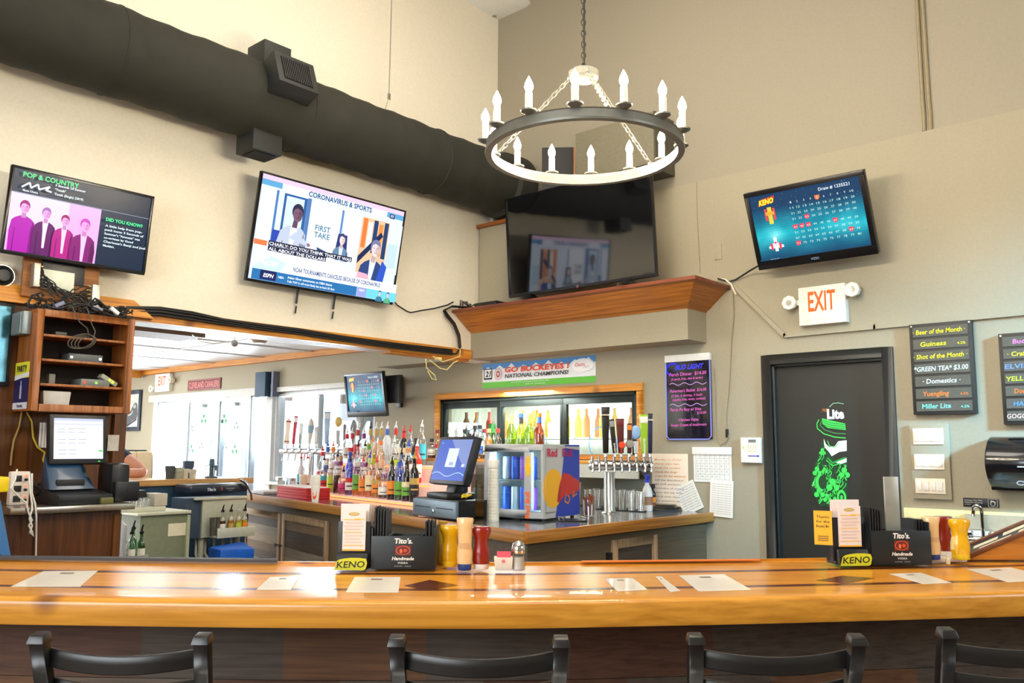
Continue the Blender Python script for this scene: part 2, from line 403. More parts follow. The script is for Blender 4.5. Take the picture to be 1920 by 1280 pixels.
# ------------------------------------------------------------------ black air duct along the left wall
DUCT = M('duct_fabric_black', (40, 40, 32), 0.85, noise=0.12, scale=9, bump=0.25)
DY, DZ, DR = 4.5, 1.48 + 4.5 * tan(rad(25.05)), 0.237
d = T('air_duct', 'large round black air duct running along the cream wall to the corner', 'duct', (2.0, DY, DZ))
mb = MB(); prof = []; n = 120
for i in range(n + 1):
    x = -5.3 + (U0 - 0.06 + 3.3) * i / n
    prof.append((DR + 0.004 * sin(i * 1.9) + 0.003 * sin(i * 0.63), x))
mb.lathe([(0, prof[0][1])] + prof + [(0, prof[-1][1])], 40, (0, 0, 0), 'x')
P('duct_tube', mb, DUCT, d)
for q in (-0.15, 1.02, 2.2):
    mb = MB(); mb.lathe([(DR + .001, q - .008), (DR + .008, q - .004), (DR + .008, q + .004), (DR + .001, q + .008)], 40, (0, 0, 0), 'x'); P('seam_band', mb, DUCT, d)
mb = MB(); mb.lathe([(DR - .01, 2.92), (DR + .03, 2.95), (DR + .035, 3.13), (0, 3.13)], 40, (0, 0, 0), 'x'); P('end_collar', mb, DUCT, d)
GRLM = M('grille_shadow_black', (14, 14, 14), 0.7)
def vent(px, py, yy, R, L, size, grille):
    """boot box of width size sticking out of the duct along unit direction (0,dy,dz)"""
    p = onY(px, py, yy) - Ve(d.location); sx, sh = size
    dy, dz = R; c = Ve((p.x, 0, 0)); mb = MB(); mbg = MB()
    ax = Ve((0, dy, dz)); bx = Ve((0, -dz, dy)); ex = Ve((1, 0, 0)); r0, r1 = DR - 0.05, L
    def pt(x, b, r): return c + ex * x + bx * b + ax * r
    mb.hexa([pt(-sx, -sh, r0), pt(sx, -sh, r0), pt(sx, sh, r0), pt(-sx, sh, r0)], [pt(-sx, -sh, r1), pt(sx, -sh, r1), pt(sx, sh, r1), pt(-sx, sh, r1)])
    v = P('vent_box', mb, M('vent_box_black', (36, 38, 36), 0.6), d, 0.004)
    if grille:
        t = 0.72
        mbg.hexa([pt(-sx * t, -sh * t, r1), pt(sx * t, -sh * t, r1), pt(sx * t, sh * t, r1), pt(-sx * t, sh * t, r1)],
                 [pt(-sx * t, -sh * t, r1 + .002), pt(sx * t, -sh * t, r1 + .002), pt(sx * t, sh * t, r1 + .002), pt(-sx * t, sh * t, r1 + .002)], 0)
        for k in range(15):
            x = -sx * t + 2 * sx * t * (k + .5) / 15; q = 0.0035
            mbg.hexa([pt(x - q, -sh * t, r1), pt(x + q, -sh * t, r1), pt(x + q, sh * t, r1), pt(x - q, sh * t, r1)],
                     [pt(x - q, -sh * t, r1 + .008), pt(x + q, -sh * t, r1 + .008), pt(x + q, sh * t, r1 + .008), pt(x - q, sh * t, r1 + .008)], 1)
        P('grille', mbg, [GRLM, BLACK], v)
vent(505, 105, 4.5, (0.0, 1.0), DR + 0.13, (0.095, 0.095), False)
vent(553, 160, 4.2, (-0.94, 0.34), DR + 0.10, (0.14, 0.11), True)
vent(494, 285, 4.45, (0.0, -1.0), DR + 0.10, (0.10, 0.095), True)
p0, p1 = onY(729, 188, DY), onY(736, 0, DY)
hw = T('hanger_wire', 'thin steel hanger wire with turnbuckle rising from the black duct', 'wire', (p0.x, DY, DZ + DR + .02))
mb = MB(); zt = p0.z - DZ - DR
mb.tube([(0, 0, zt), (0.006, 0, 5.3 - DZ - DR)], 0.0035, 6); mb.tube([(-.035, 0, -0.004), (0, 0, zt), (.085, 0, -0.004)], 0.003, 6)
P('wire', mb, STEEL, hw); mb = MB(); mb.box(-.012, .012, -.006, .006, zt - .012, zt + .03); P('turnbuckle', mb, STEEL, hw, 0.003)

# ------------------------------------------------------------------ screens
BEZ = M('tv_bezel_black', (16, 17, 20), 0.25, noise=0.05)
SCREEN = PRINT('lit_screen', 0.25, 1.15)
def tv(name, label, TL, TR, BR, BL, side, offb, paint, group=None, bez=0.012, chin=0.02, thick=0.05, offt=None, lift=0.0005, emit=True):
    """flat screen from its four image corners; bottom edge offb in front of the wall, tilt found from equal top and bottom width"""
    q = [(onL if side == 'L' else onR)(*c) for c in (TL, TR, BR, BL)]
    w = [abs((q[1] - q[0]).x + (q[1] - q[0]).y), abs((q[2] - q[3]).x + (q[2] - q[3]).y)]
    D = V0 if side == 'L' else U0
    sb = (D - offb) / D; st = sb * w[1] / w[0] if offt is None else (D - offt) / D
    f = (onL if side == 'L' else onR); ot, ob = D - D * st, offb
    a, b, c, e = f(*TL, ot), f(*TR, ot), f(*BR, ob), f(*BL, ob)
    top, bot = (a + b) / 2, (c + e) / 2
    W = ((b - a).length + (c - e).length) / 2; dz = top.z - bot.z; dd = ot - ob
    Hh = sqrt(dz * dz + dd * dd); tilt = atan2(dd, dz)
    t = T(name, label, 'television', bot, 0 if side == 'L' else RZR, group, tilt)
    mb = MB(); mb.box(-W / 2, W / 2, 0.004, thick * 0.5, 0, Hh); mb.box(-W * .36, W * .36, thick * .5, thick, Hh * .12, Hh * .8)
    P('housing', mb, BLKPL, t, 0.004)
    mb = MB()
    for x0, x1, z0, z1 in ((-W / 2, W / 2, 0, chin), (-W / 2, W / 2, Hh - bez, Hh), (-W / 2, -W / 2 + bez, chin, Hh - bez), (W / 2 - bez, W / 2, chin, Hh - bez)): mb.box(x0, x1, -0.006, 0.004, z0, z1)
    P('bezel', mb, BEZ, t, 0.002)
    iw, ih = W - 2 * bez, Hh - bez - chin
    ink = Ink(lift, 0.003); paint(ink, lambda u: (u - .5) * iw, lambda v: chin + v * ih, iw, ih)
    PI_('screen', ink, SCREEN if emit else M('dark_screen_glass', (9, 10, 13), 0.06, coat=1.0, spec=0.8), t)
    return t, W, Hh
def person_bust(k, X, Z, u, v, s, skin, hair, coat, shirt=None, lean=0.0, base=0.0):
    """head, shoulders and torso drawn on a screen, down to height base"""
    q = abs(X(1) - X(0)); r = abs(Z(1) - Z(0)); a = q / r; S2 = s * a          # s is a width share, S2 the same length as a height share
    sh = lambda c, f: tuple(max(0, min(255, int(x * f))) for x in c)
    L = lambda pts, col: k.poly([(X(p + lean * (z - v)), Z(z)) for p, z in pts], col)
    L([(u - 1.25 * s, base), (u - 1.3 * s, v - 2.6 * S2), (u - 1.15 * s, v - 1.55 * S2), (u - .8 * s, v - 1.2 * S2), (u - .3 * s, v - .95 * S2), (u + .3 * s, v - .95 * S2), (u + .8 * s, v - 1.2 * S2), (u + 1.15 * s, v - 1.55 * S2), (u + 1.3 * s, v - 2.6 * S2), (u + 1.25 * s, base)], coat)
    L([(u + .75 * s, base), (u + .8 * s, v - 2.2 * S2), (u + 1.0 * s, v - 1.4 * S2), (u + 1.3 * s, v - 2.6 * S2), (u + 1.25 * s, base)], sh(coat, .7))
    L([(u - .85 * s, base), (u - .8 * s, v - 2.3 * S2), (u - .74 * s, v - 2.3 * S2), (u - .74 * s, base)], sh(coat, .6))
    if shirt: L([(u - .34 * s, v - .95 * S2), (u + .34 * s, v - .95 * S2), (u + .22 * s, v - 2.4 * S2), (u + .16 * s, max(base, v - 4.2 * S2)), (u - .1 * s, max(base, v - 4.2 * S2)), (u - .2 * s, v - 2.2 * S2)], shirt)
    L([(u - .24 * s, v - 1.15 * S2), (u + .24 * s, v - 1.15 * S2), (u + .2 * s, v - .4 * S2), (u - .2 * s, v - .4 * S2)], sh(skin, .8))
    k.disc(X(u), Z(v + .16 * S2), .52 * s * q, .62 * s * q, hair); k.disc(X(u + .03 * s), Z(v - .08 * S2), .43 * s * q, .58 * s * q, skin)
    k.disc(X(u + .24 * s), Z(v - .12 * S2), .2 * s * q, .42 * s * q, sh(skin, .86)); L([(u - .5 * s, v + .2 * S2), (u - .1 * s, v + .42 * S2), (u + .46 * s, v + .22 * S2), (u + .3 * s, v + .62 * S2), (u - .3 * s, v + .66 * S2)], hair)
    for e in (-.17, .2): L([(u + (e - .09) * s, v + .02 * S2), (u + (e + .09) * s, v + .02 * S2), (u + (e + .08) * s, v + .07 * S2), (u + (e - .08) * s, v + .07 * S2)], sh(hair, .8))
    L([(u - .02 * s, v - .2 * S2), (u + .07 * s, v - .2 * S2), (u + .03 * s, v)], sh(skin, .8)); L([(u - .13 * s, v - .37 * S2), (u + .17 * s, v - .37 * S2), (u + .14 * s, v - .32 * S2), (u - .1 * s, v - .32 * S2)], sh(skin, .6))

def scr_music(k, X, Z, w, h):
    k.rect(X(0), X(1), Z(0), Z(1), (18, 38, 62)); k.rect(X(0), X(1), Z(.72), Z(1), (34, 44, 62))
    k.rect(X(0), X(1), Z(.715), Z(.72), (150, 170, 200))
    k.rect(X(0), X(.63), Z(0), Z(.71), (240, 170, 240)); k.rect(X(0), X(.4), Z(.25), Z(.71), (246, 206, 250))
    for u, v, s, hair, coat, sh in ((.10, .55, .066, (150, 20, 110), (176, 16, 170), None), (.245, .52, .060, (150, 100, 170), (96, 16, 96), (250, 220, 250)),
                                    (.375, .475, .058, (150, 10, 90), (176, 20, 130), (250, 200, 240)), (.515, .46, .07, (190, 60, 180), (130, 16, 110), (240, 190, 240))):
        person_bust(k, X, Z, u, v, s, (240, 160, 225), hair, coat, sh)
    k.text('POP & COUNTRY', X(.05), Z(.91), .058 * h, (60, 240, 130), align='l', bold=.02)
    k.line([(X(.05), Z(.78)), (X(.10), Z(.85)), (X(.11), Z(.79)), (X(.155), Z(.85)), (X(.165), Z(.79)), (X(.2), Z(.82)), (X(.235), Z(.85)), (X(.21), Z(.80)), (X(.25), Z(.79))], .008, (235, 245, 250))
    k.text('Music Choice', X(.06), Z(.735), .022 * h, (235, 245, 250), align='l', bold=.02)
    for i, s in enumerate(('5 Seconds Of Summer', '"Tooth"', 'Tooth (Single) (2019)')): k.text(s, X(.27), Z(.875 - .055 * i), .028 * h, (225, 240, 245), align='l', bold=.02)
    k.text('DID YOU KNOW?', X(.655), Z(.575), .042 * h, (70, 240, 150), align='l', bold=.03)
    for i, s in enumerate(('A little help from pop-', 'punk icons: 5 Seconds of', 'Summer\'s "Amnesia" was', 'co-written by Good', 'Charlotte\'s Benji and Joel', 'Madden.')):
        k.text(s, X(.655), Z(.5 - .052 * i), .028 * h, (225, 245, 250), w=(len(s) / 26 * .325) * w, align='l', bold=.02)
tv('television', 'television showing a pink band photo, above the wooden media cabinet', (22, 309), (289, 367), (270, 514), (0, 476), 'L', 0.12, scr_music, bez=.013, chin=.02)

def scr_sports(k, X, Z, w, h):
    k.rect(X(0), X(1), Z(0), Z(1), (214, 226, 246)); k.rect(X(0), X(1), Z(.955), Z(1), (240, 196, 226))
    k.rect(X(0), X(1), Z(.90), Z(.955), (90, 160, 205)); k.rect(X(.13), X(.87), Z(.88), Z(.955), (232, 236, 248))
    k.rect(X(.02), X(.11), Z(.3), Z(.86), (236, 244, 252)); k.rect(X(.1), X(.115), Z(.3), Z(.88), (70, 120, 180)); k.rect(X(.15), X(.30), Z(.35), Z(.87), (40, 90, 150))
    k.rect(X(.165), X(.28), Z(.35), Z(.85), (205, 228, 250)); k.rect(X(.30), X(.325), Z(.3), Z(.88), (80, 120, 176)); k.rect(X(.34), X(.54), Z(.36), Z(.86), (244, 247, 252))
    k.rect(X(.54), X(.555), Z(.36), Z(.85), (90, 130, 190)); k.rect(X(.565), X(.68), Z(.33), Z(.85), (226, 236, 250)); k.rect(X(.69), X(.90), Z(.2), Z(.84), (236, 188, 150))
    for i, c in enumerate(((226, 120, 60), (250, 240, 230), (30, 60, 110), (235, 140, 70), (36, 60, 100))): k.rect(X(.70 + .04 * i), X(.732 + .04 * i), Z(.52 - .02 * i), Z(.83 - .03 * (i % 2)), c)
    k.poly([(X(.69), Z(.42)), (X(.84), Z(.72)), (X(.86), Z(.68)), (X(.69), Z(.34))], (24, 40, 80))
    k.rect(X(.90), X(1), Z(.3), Z(.84), (214, 232, 246)); k.rect(X(.90), X(.98), Z(.36), Z(.62), (190, 214, 236))
    k.text('CORONAVIRUS & SPORTS', X(.52), Z(.898), .05 * h, (30, 90, 140), w=.45 * w, bold=.035)
    k.rect(X(.885), X(.925), Z(.89), Z(.94), (40, 60, 110)); k.text('FT', X(.905), Z(.9), .028 * h, (240, 240, 250), bold=.02)
    k.text('FIRST', X(.42), Z(.585), .055 * h, (60, 120, 150), bold=.02); k.text('TAKE', X(.42), Z(.515), .055 * h, (60, 120, 150), bold=.02)
    k.rect(X(0), X(.08), Z(.33), Z(.38), (240, 120, 70)); k.rect(X(.1), X(.15), Z(.35), Z(.5), (40, 70, 170))
    person_bust(k, X, Z, .24, .70, .070, (120, 84, 110), (40, 40, 70), (186, 196, 216), (240, 244, 250), 0.06, .36)
    k.poly([(X(.2), Z(.45)), (X(.33), Z(.40)), (X(.34), Z(.43)), (X(.24), Z(.52))], (186, 198, 220)); k.disc(X(.335), Z(.42), .012 * w, .018 * h, (150, 110, 130))
    k.poly([(X(.525), Z(.6)), (X(.59), Z(.6)), (X(.60), Z(.40)), (X(.515), Z(.40))], (40, 50, 110))
    person_bust(k, X, Z, .555, .55, .045, (246, 214, 214), (60, 60, 110), (100, 130, 160), (200, 216, 226), 0, .33)
    k.poly([(X(.385), Z(.42)), (X(.455), Z(.39)), (X(.47), Z(.32)), (X(.4), Z(.34))], (50, 70, 120))
    person_bust(k, X, Z, .80, .53, .072, (236, 206, 206), (110, 120, 160), (44, 66, 120), (214, 224, 240), 0.05, .12)
    k.poly([(X(.86), Z(.42)), (X(.90), Z(.36)), (X(.88), Z(.12)), (X(.82), Z(.12))], (44, 84, 190))
    k.poly([(X(.0), Z(.28)), (X(.5), Z(.34)), (X(.74), Z(.22)), (X(.9), Z(.06)), (X(0), Z(.10))], (232, 238, 248)); k.poly([(X(.69), Z(.26)), (X(.76), Z(.25)), (X(.8), Z(.14)), (X(.68), Z(.17))], (234, 170, 190))
    for i, (s, ww) in enumerate((('CHARLY: DO YOU THINK THAT IT WAS', .55), ('ALL ABOUT THE DOLLARS', .37))):
        z = .345 - .05 * i; k.rect(X(.075), X(.085 + ww), Z(z - .006), Z(z + .042), (30, 30, 60)); k.text(s, X(.08), Z(z), .03 * h, (240, 244, 250), w=ww * w, align='l', bold=.02)
    k.rect(X(0), X(1), Z(.10), Z(.195), (236, 240, 250)); k.poly([(X(0), Z(.12)), (X(.1), Z(.24)), (X(.2), Z(.2)), (X(.17), Z(.1)), (X(.0), Z(.1))], (196, 220, 240))
    k.text('NOW', X(.1), Z(.145), .05 * h, (250, 252, 255), bold=.03, shear=.2); k.text('NCAA TOURNAMENTS CANCELED BECAUSE OF CORONAVIRUS', X(.25), Z(.135), .042 * h, (44, 70, 120), w=.62 * w, align='l', bold=.02)
    k.rect(X(0), X(.70), Z(0), Z(.10), (36, 110, 170)); k.rect(X(.05), X(.15), Z(.01), Z(.10), (20, 30, 90)); k.text('ESPN', X(.1), Z(.035), .035 * h, (245, 248, 250), bold=.03, shear=.2)
    k.text('NBA', X(.18), Z(.045), .022 * h, (240, 246, 250), bold=.02)
    k.text('Adam Silver comments on NBA hiatus', X(.22), Z(.058), .022 * h, (240, 246, 250), w=.3 * w, align='l', bold=.02); k.text('Tells TNT it will most likely last at least 30 days', X(.22), Z(.02), .02 * h, (240, 246, 250), w=.32 * w, align='l', bold=.02)
    k.rect(X(.70), X(.77), Z(0), Z(.10), (150, 160, 220)); k.rect(X(.77), X(1), Z(0), Z(.10), (110, 205, 235)); k.text('NEXT', X(.735), Z(.06), .02 * h, (250, 250, 255), bold=.02)
    person_bust(k, X, Z, .87, .075, .02, (230, 210, 220), (40, 60, 90), (60, 120, 150)); person_bust(k, X, Z, .93, .07, .02, (230, 210, 220), (40, 60, 90), (90, 170, 130))
t2, W2, H2 = tv('television', 'television showing a sports talk show with captions, on the cream wall', (493, 320), (763, 396), (735, 571), (460, 526), 'L', 0.10, scr_sports, bez=.012, chin=.018)
for u in (-.17, .13):
    mb = MB(); mb.tube([(u, .06, .03), (u, .055, -.095)], .008, 8); mb.tube([(u, .05, -.11), (u, .05, -.16)], .006, 6); P('mount_pull_rod', mb, BLACK, t2)
mb = MB(); mb.box(-.3, .3, .045, .075, .2, .5); P('wall_mount', mb, BLACK, t2)

def scr_off(k, X, Z, w, h): k.rect(X(0), X(1), Z(0), Z(1), (10, 11, 14))
t3, W3, H3 = tv('television', 'large black switched-off television standing on the corner wood shelf', (955, 367), (1229, 309), (1232, 518), (955, 558), 'R', 0.43, scr_off, bez=.011, chin=.022, offt=0.485, emit=False)
for x in (-.45, .42):
    mb = MB(); mb.hexa([(x - .02, -.10, -.03), (x + .02, -.10, -.03), (x + .02, .12, -.03), (x - .02, .12, -.03)], [(x - .015, -.01, .01), (x + .015, -.01, .01), (x + .015, .03, .01), (x - .015, .03, .01)]); P('stand_foot', mb, BLKPL, t3, 0.003)
ink = Ink(.0005, -.008); ink.text('LG', 0, .007, .012, (150, 150, 155)); ink.disc(.0, .001, .006, .004, (200, 30, 30)); PI_('maker_mark', ink, PRINT('print_gloss', 0.3), t3)

HITS4 = {5: (250, 120, 60), 33: (235, 50, 80), 41: (235, 50, 80), 42: (235, 50, 80), 43: (235, 50, 80), 47: (235, 50, 80), 69: (235, 50, 80), 71: (235, 50, 80)}
def scr_keno(hits, dense):
    def f(k, X, Z, w, h):
        k.rect(X(0), X(1), Z(0), Z(1), (16, 110, 140)); k.rect(X(0), X(1), Z(.62), Z(1), (14, 66, 96))
        random.seed(3)
        from mathutils import noise
        nx, nz = 44, 26
        for i in range(nx):
            for j in range(nz):
                u, v = (i + .5) / nx, (j + .5) / nz; n = .5 + .5 * noise.fractal(Ve((u * 3.2, v * 2.6, 4.1)), 1.0, 2.0, 4); g = max(0, 1 - abs(v - .38) / .42); t_ = max(0, min(1, n * 1.25 - .35)) * g
                k.rect(X(i / nx), X((i + 1) / nx), Z(j / nz), Z((j + 1) / nz), (int(12 + 190 * t_ * t_), int(54 + 90 * g + 100 * t_), int(90 + 74 * g + 80 * t_)), layer=2)
        for _ in range(60): k.disc(X(random.random() * .98 + .01), Z(random.random() * .4 + .58), .0016 * w, .0026 * h, (170, 220, 235), layer=3, n=6)
        k.k = 4
        k.poly([(X(.07), Z(.83)), (X(.10), Z(.93)), (X(.24), Z(.96)), (X(.22), Z(.86))], (200, 60, 30)); k.text('KENO', X(.152), Z(.85), .075 * h, (250, 220, 60), w=.14 * w, bold=.05, shear=.25, rot=.08)
        for a, b, c, e, col in ((.12, .14, .60, .78, (220, 70, 60)), (.20, .22, .60, .78, (220, 70, 60)), (.15, .19, .55, .80, (240, 190, 60)), (.13, .21, .68, .73, (240, 160, 50)), (.155, .165, .54, .6, (220, 210, 60)), (.175, .185, .54, .6, (220, 210, 60))): k.rect(X(a), X(b), Z(c), Z(e), col)
        for a, b, c, e, col in ((.10, .24, .17, .21, (235, 235, 245)), (.155, .185, .12, .34, (235, 235, 245)), (.12, .14, .15, .25, (220, 60, 80)), (.20, .22, .15, .25, (220, 60, 80)), (.14, .20, .2, .25, (210, 210, 225)), (.16, .18, .24, .27, (230, 60, 90))): k.rect(X(a), X(b), Z(c), Z(e), col)
        k.text('Draw # 1235521' if not dense else 'Draw # 1235521', X(.78), Z(.9), .045 * h, (220, 235, 240), w=.27 * w, bold=.01)
        for r in range(8):
            for c in range(10):
                n = r * 10 + c + 1; x = X(.385 + .06 * c); z = Z((.80 - .083 * r) if r < 4 else (.76 - .083 * r))
                if n in hits: k.poly([(x - .022 * w, z + .05 * h), (x + .022 * w, z + .05 * h), (x + .02 * w, z), (x, z - .02 * h), (x - .02 * w, z)], hits[n], layer=30)
                k.text(str(n), x, z, .032 * h, (190, 225, 215), w=(.012 if n < 10 else .03) * w, layer=31)
        k.k = 32
        k.rect(X(0), X(.27), Z(.0), Z(.03), (10, 70, 100)); k.text('keno bonus 2x', X(.14), Z(.007), .016 * h, (180, 210, 220))
    return f
t4, W4, H4 = tv('television', 'tilted lottery number screen on the right wall above the exit sign', (1407, 359), (1634, 317), (1647, 476), (1424, 506), 'R', 0.20, scr_keno(HITS4, False), bez=.028, chin=.055, thick=.09)
ink = Ink(.0005, -.0065); ink.text('VIZIO', 0, .02, .014, (150, 180, 220)); PI_('maker_mark', ink, PRINT('print_gloss'), t4)
mb = MB(); mb.cbox((0, .16, .25), (.12, .20, .16)); P('wall_mount', mb, BLACK, t4)
HITS5 = {5: (240, 60, 90), 10: (240, 60, 90), 27: (240, 60, 90), 33: (240, 60, 90), 44: (240, 60, 90), 48: (240, 60, 90), 61: (240, 60, 90), 68: (240, 60, 90)}
a, b, c, e = (641, 702), (713, 695), (725, 778), (653, 784)
t5, W5, H5 = tv('television', 'small lottery number screen on a black swing arm beside the window', a, b, c, e, 'R', 0.38, scr_keno(HITS5, True), bez=.02, chin=.045, thick=.06, offt=0.44)
ap, bp = onR(752, 735), Ve(t5.location)
arm = T('swing_arm', 'black swing arm wall bracket holding the small screen by the window', 'bracket', ap, RZR)
mb = MB(); mb.box(-.03, .03, -.03, 0, -.14, .14); P('wall_plate', mb, BLACK, arm, .004)
for z in (.08, -.08):
    mb = MB(); mb.box(-.02, .02, -.30, -.03, z - .022, z + .022); P('arm_bar', mb, BLACK, arm, .004)
mb = MB(); mb.box(-.09, .35, -.33, -.29, -.12, .12); P('head_plate', mb, BLACK, arm, .004)

# ------------------------------------------------------------------ corner shelf with a crown-moulded front
KN = WOOD('knotty_shelf_wood', (146, 80, 20), (206, 130, 46), 'y', 5, 0.4, knots=True)
KX = WOOD('knotty_shelf_wood_x', (146, 80, 20), (196, 120, 42), 'x', 5, 0.4)
RW = WOOD('shelf_lip_wood', (98, 46, 26), (142, 76, 46), 'y', 5, 0.4)
YL, YR = V0 - 0.005, 2.81
sh = T('corner_shelf', 'deep knotty pine shelf with sloping crown front under the big black television', 'shelf', (U0, YR, 2.40))
prof = [(-.255, 0), (-.268, .012), (-.285, .02), (-.44, .135), (-.46, .14)]
def mitre(o): return -(-o - .25) * 0.85
mb = MB()
for (a0, z0), (a1, z1) in zip(prof[:-1], prof[1:]):
    mb.add([(a0, mitre(a0), z0), (a1, mitre(a1), z1), (a1, YL - YR, z1), (a0, YL - YR, z0)], [(0, 1, 2, 3)], 0)
mb.box(-.25, -.02, 0.0, YL - YR, .0, .13, 0)
P('crown_front', mb, KN, sh)
mb = MB()
for (a0, z0), (a1, z1) in zip(prof[:-1], prof[1:]):
    mb.add([(a0, mitre(a0), z0), (a1, mitre(a1), z1), (0, mitre(a1), z1), (0, mitre(a0), z0)], [(0, 1, 2, 3)], 0)
P('crown_return', mb, KX, sh)
ye = mitre(-.46) - .012
mb = MB(); mb.box(-.475, 0, ye, YL - YR, .14, .165); P('shelf_top', mb, RW, sh, .003)

# ------------------------------------------------------------------ chandelier
CC = CO + ray(1095, 283) * 3.5
IRON = M('chandelier_iron', (122, 122, 114), 0.38, 0.35, noise=0.08)
CUP = M('candle_sleeve_white', (238, 232, 214), 0.4)
BULB = LAMP('warm_bulb_glow', (255, 238, 206), 500)
ch = T('chandelier', 'round iron wagon-wheel chandelier with candle bulbs hanging on a chain', 'chandelier', CC, RZV)
R0 = 0.392
mb = MB(); mb.lathe([(R0 - .014, -.02), (R0 + .012, -.02), (R0 + .014, -.012), (R0 + .006, -.008), (R0 + .006, .02), (R0 + .010, .024), (R0 - .008, .026), (R0 - .008, -.012), (R0 - .014, -.02)], 72)
P('ring', mb, IRON, ch)
sleeve = MB(); sleeve.cyl((0, 0, .006), .0135, .072, 14); sl = mesh_of('candle_sleeve', sleeve, [CUP])
cup = MB(); cup.lathe([(0, -.006), (.012, -.006), (.03, .004), (.031, .009), (.012, .004), (0, .004)], 18); cu = mesh_of('drip_cup', cup, [IRON])
bulb = MB(); bulb.lathe([(.0, 0), (.009, .003), (.0165, .022), (.014, .038), (.006, .055), (.0005, .066)], 10); bu = mesh_of('bulb', bulb, [BULB])
for i in range(14):
    a = rad(-9.4 + 360 / 14 * i); x, y = (R0 + .012) * sin(a), -(R0 + .012) * cos(a)
    o = P('drip_cup', cu, None, ch); o.location = (x, y, .028)
    o = P('candle_sleeve', sl, None, ch); o.location = (x, y, .026)
    o = P('bulb', bu, None, ch); o.location = (x, y, .104)
ZC = (CO + ray(1090, 135) * 3.5).z - CC.z
mb = MB(); mb.lathe([(0, -.018), (.05, -.018), (.062, -.010), (.062, .018), (.05, .026), (.012, .03), (0, .03)], 36, (0, 0, ZC)); P('canopy', mb, IRON, ch)
def chain(mb, a, b, link=.03, r=.0028, wd=.0085):
    a, b = Ve(a), Ve(b); L = (b - a).length; n = max(2, round(L / (link * .8))); dirv = (b - a).normalized()
    s = dirv.cross(Ve((.31, .2, .93) if abs(dirv.z) < .95 else (1, 0, 0))).normalized(); q = dirv.cross(s)
    for i in range(n):
        c = a + (b - a) * ((i + .5) / n); e = s if i % 2 else q; pts = []
        for k in range(10):
            t = 2 * pi * k / 10; pts.append(c + dirv * (link * .5 * cos(t)) + e * (wd * sin(t)))
        mb.tube(pts, r, 5, 0, True)
for a in (8, 128, 248):
    t = rad(a); mb = MB(); chain(mb, (.066 * sin(t), -.066 * cos(t), ZC - .005), (R0 * sin(t), -R0 * cos(t), .03)); P('support_chain', mb, IRON, ch)
    P('chain_lug', MB().ball((R0 * sin(t), -R0 * cos(t), .03), .009), IRON, ch); P('chain_lug', MB().ball((.066 * sin(t), -.066 * cos(t), ZC), .008), IRON, ch)
mb = MB(); chain(mb, (0, 0, ZC + .03), (0, 0, 5.3 - CC.z)); P('hanging_chain', mb, M('dark_chain', (70, 66, 58), .4, .8), ch)
mb = MB(); mb.tube([(0.004, .003, ZC + .03), (.006, -.002, ZC + .9), (0.004, 0, 5.3 - CC.z)], .0035, 6); P('cord', mb, BLACK, ch)
# ------------------------------------------------------------------ front bar
HONEY = WOOD('bar_top_honey_oak', (196, 126, 34), (224, 154, 50), 'x', 5, 0.24, ring=10)
RAILW = WOOD('bar_rail_oak', (188, 124, 36), (222, 156, 58), 'x', 5, 0.28, coat=0.3, ring=12, knots=True)
INLAY = WOOD('walnut_inlay', (70, 28, 8), (104, 46, 16), 'x', 6, 0.24)
FPTS = [(-400, 1109), (0, 1118), (480, 1124), (960, 1126), (1440, 1118), (1920, 1107), (2140, 1099), (2440, 1087)]
BPTS = [(-400, 1039), (0, 1050), (480, 1056), (960, 1058), (1440, 1051), (1920, 1042), (2140, 1037), (2440, 1029)]
def at_poly(pts, px):
    for a, b in zip(pts[:-1], pts[1:]):
        if a[0] <= px <= b[0]: return a[1] + (b[1] - a[1]) * (px - a[0]) / (b[0] - a[0])
BO = onZ(960, 1126, BAR_Z); BO.z = 0
BL = Mx.Rotation(-RZV, 4, 'Z') @ Mx.Translation(-BO)     # room -> bar frame (x along the bar, y away from the camera)
def barxy(px, py, z=BAR_Z): return BL @ onZ(px, py, z)
COLS = [-400 + 2840 * i / 48 for i in range(49)]
def cat(pts):
    raw = [barxy(c, at_poly(pts, c)) for c in COLS]
    for _ in range(3): raw = [raw[0]] + [(raw[i - 1] + raw[i] * 2 + raw[i + 1]) / 4 for i in range(1, len(raw) - 1)] + [raw[-1]]
    return raw
FE, BE = cat(FPTS), cat(BPTS)
def fr(py):
    f, b, p = barxy(960, 1126).y, barxy(960, 1058).y, barxy(960, py).y
    return (p - f) / (b - f)
bar = T('bar_counter', 'long glossy honey oak bar across the front with stools pulled up', 'bar counter', BO, RZV)
T1, T1b, T2, T2b = fr(1108), fr(1104), fr(1078.5), fr(1075)
def lane(t0, t1, z, dz=0.0):
    mb = MB(); vs = []
    for f, b in zip(FE, BE):
        for t in (t0, t1):
            q = f + (b - f) * t; vs += [(q.x, q.y, z), (q.x, q.y, z - .045)]
    n = len(FE); fs = []
    for i in range(n - 1):
        a, b = i * 4, (i + 1) * 4
        fs += [(a, b, b + 2, a + 2), (a + 1, a + 3, b + 3, b + 1), (a, a + 1, b + 1, b), (a + 2, b + 2, b + 3, a + 3)]
    fs += [(0, 2, 3, 1), ((n - 1) * 4, (n - 1) * 4 + 1, (n - 1) * 4 + 3, (n - 1) * 4 + 2)]
    return mb.add(vs, fs)
P('bar_top', lane(T1b, T2, BAR_Z), HONEY, bar)
P('back_strip', lane(T2b, 1.0, BAR_Z), HONEY, bar)
P('inlay_strip', lane(T1, T1b, BAR_Z + .0002), INLAY, bar); P('inlay_strip', lane(T2, T2b, BAR_Z + .0002), INLAY, bar)
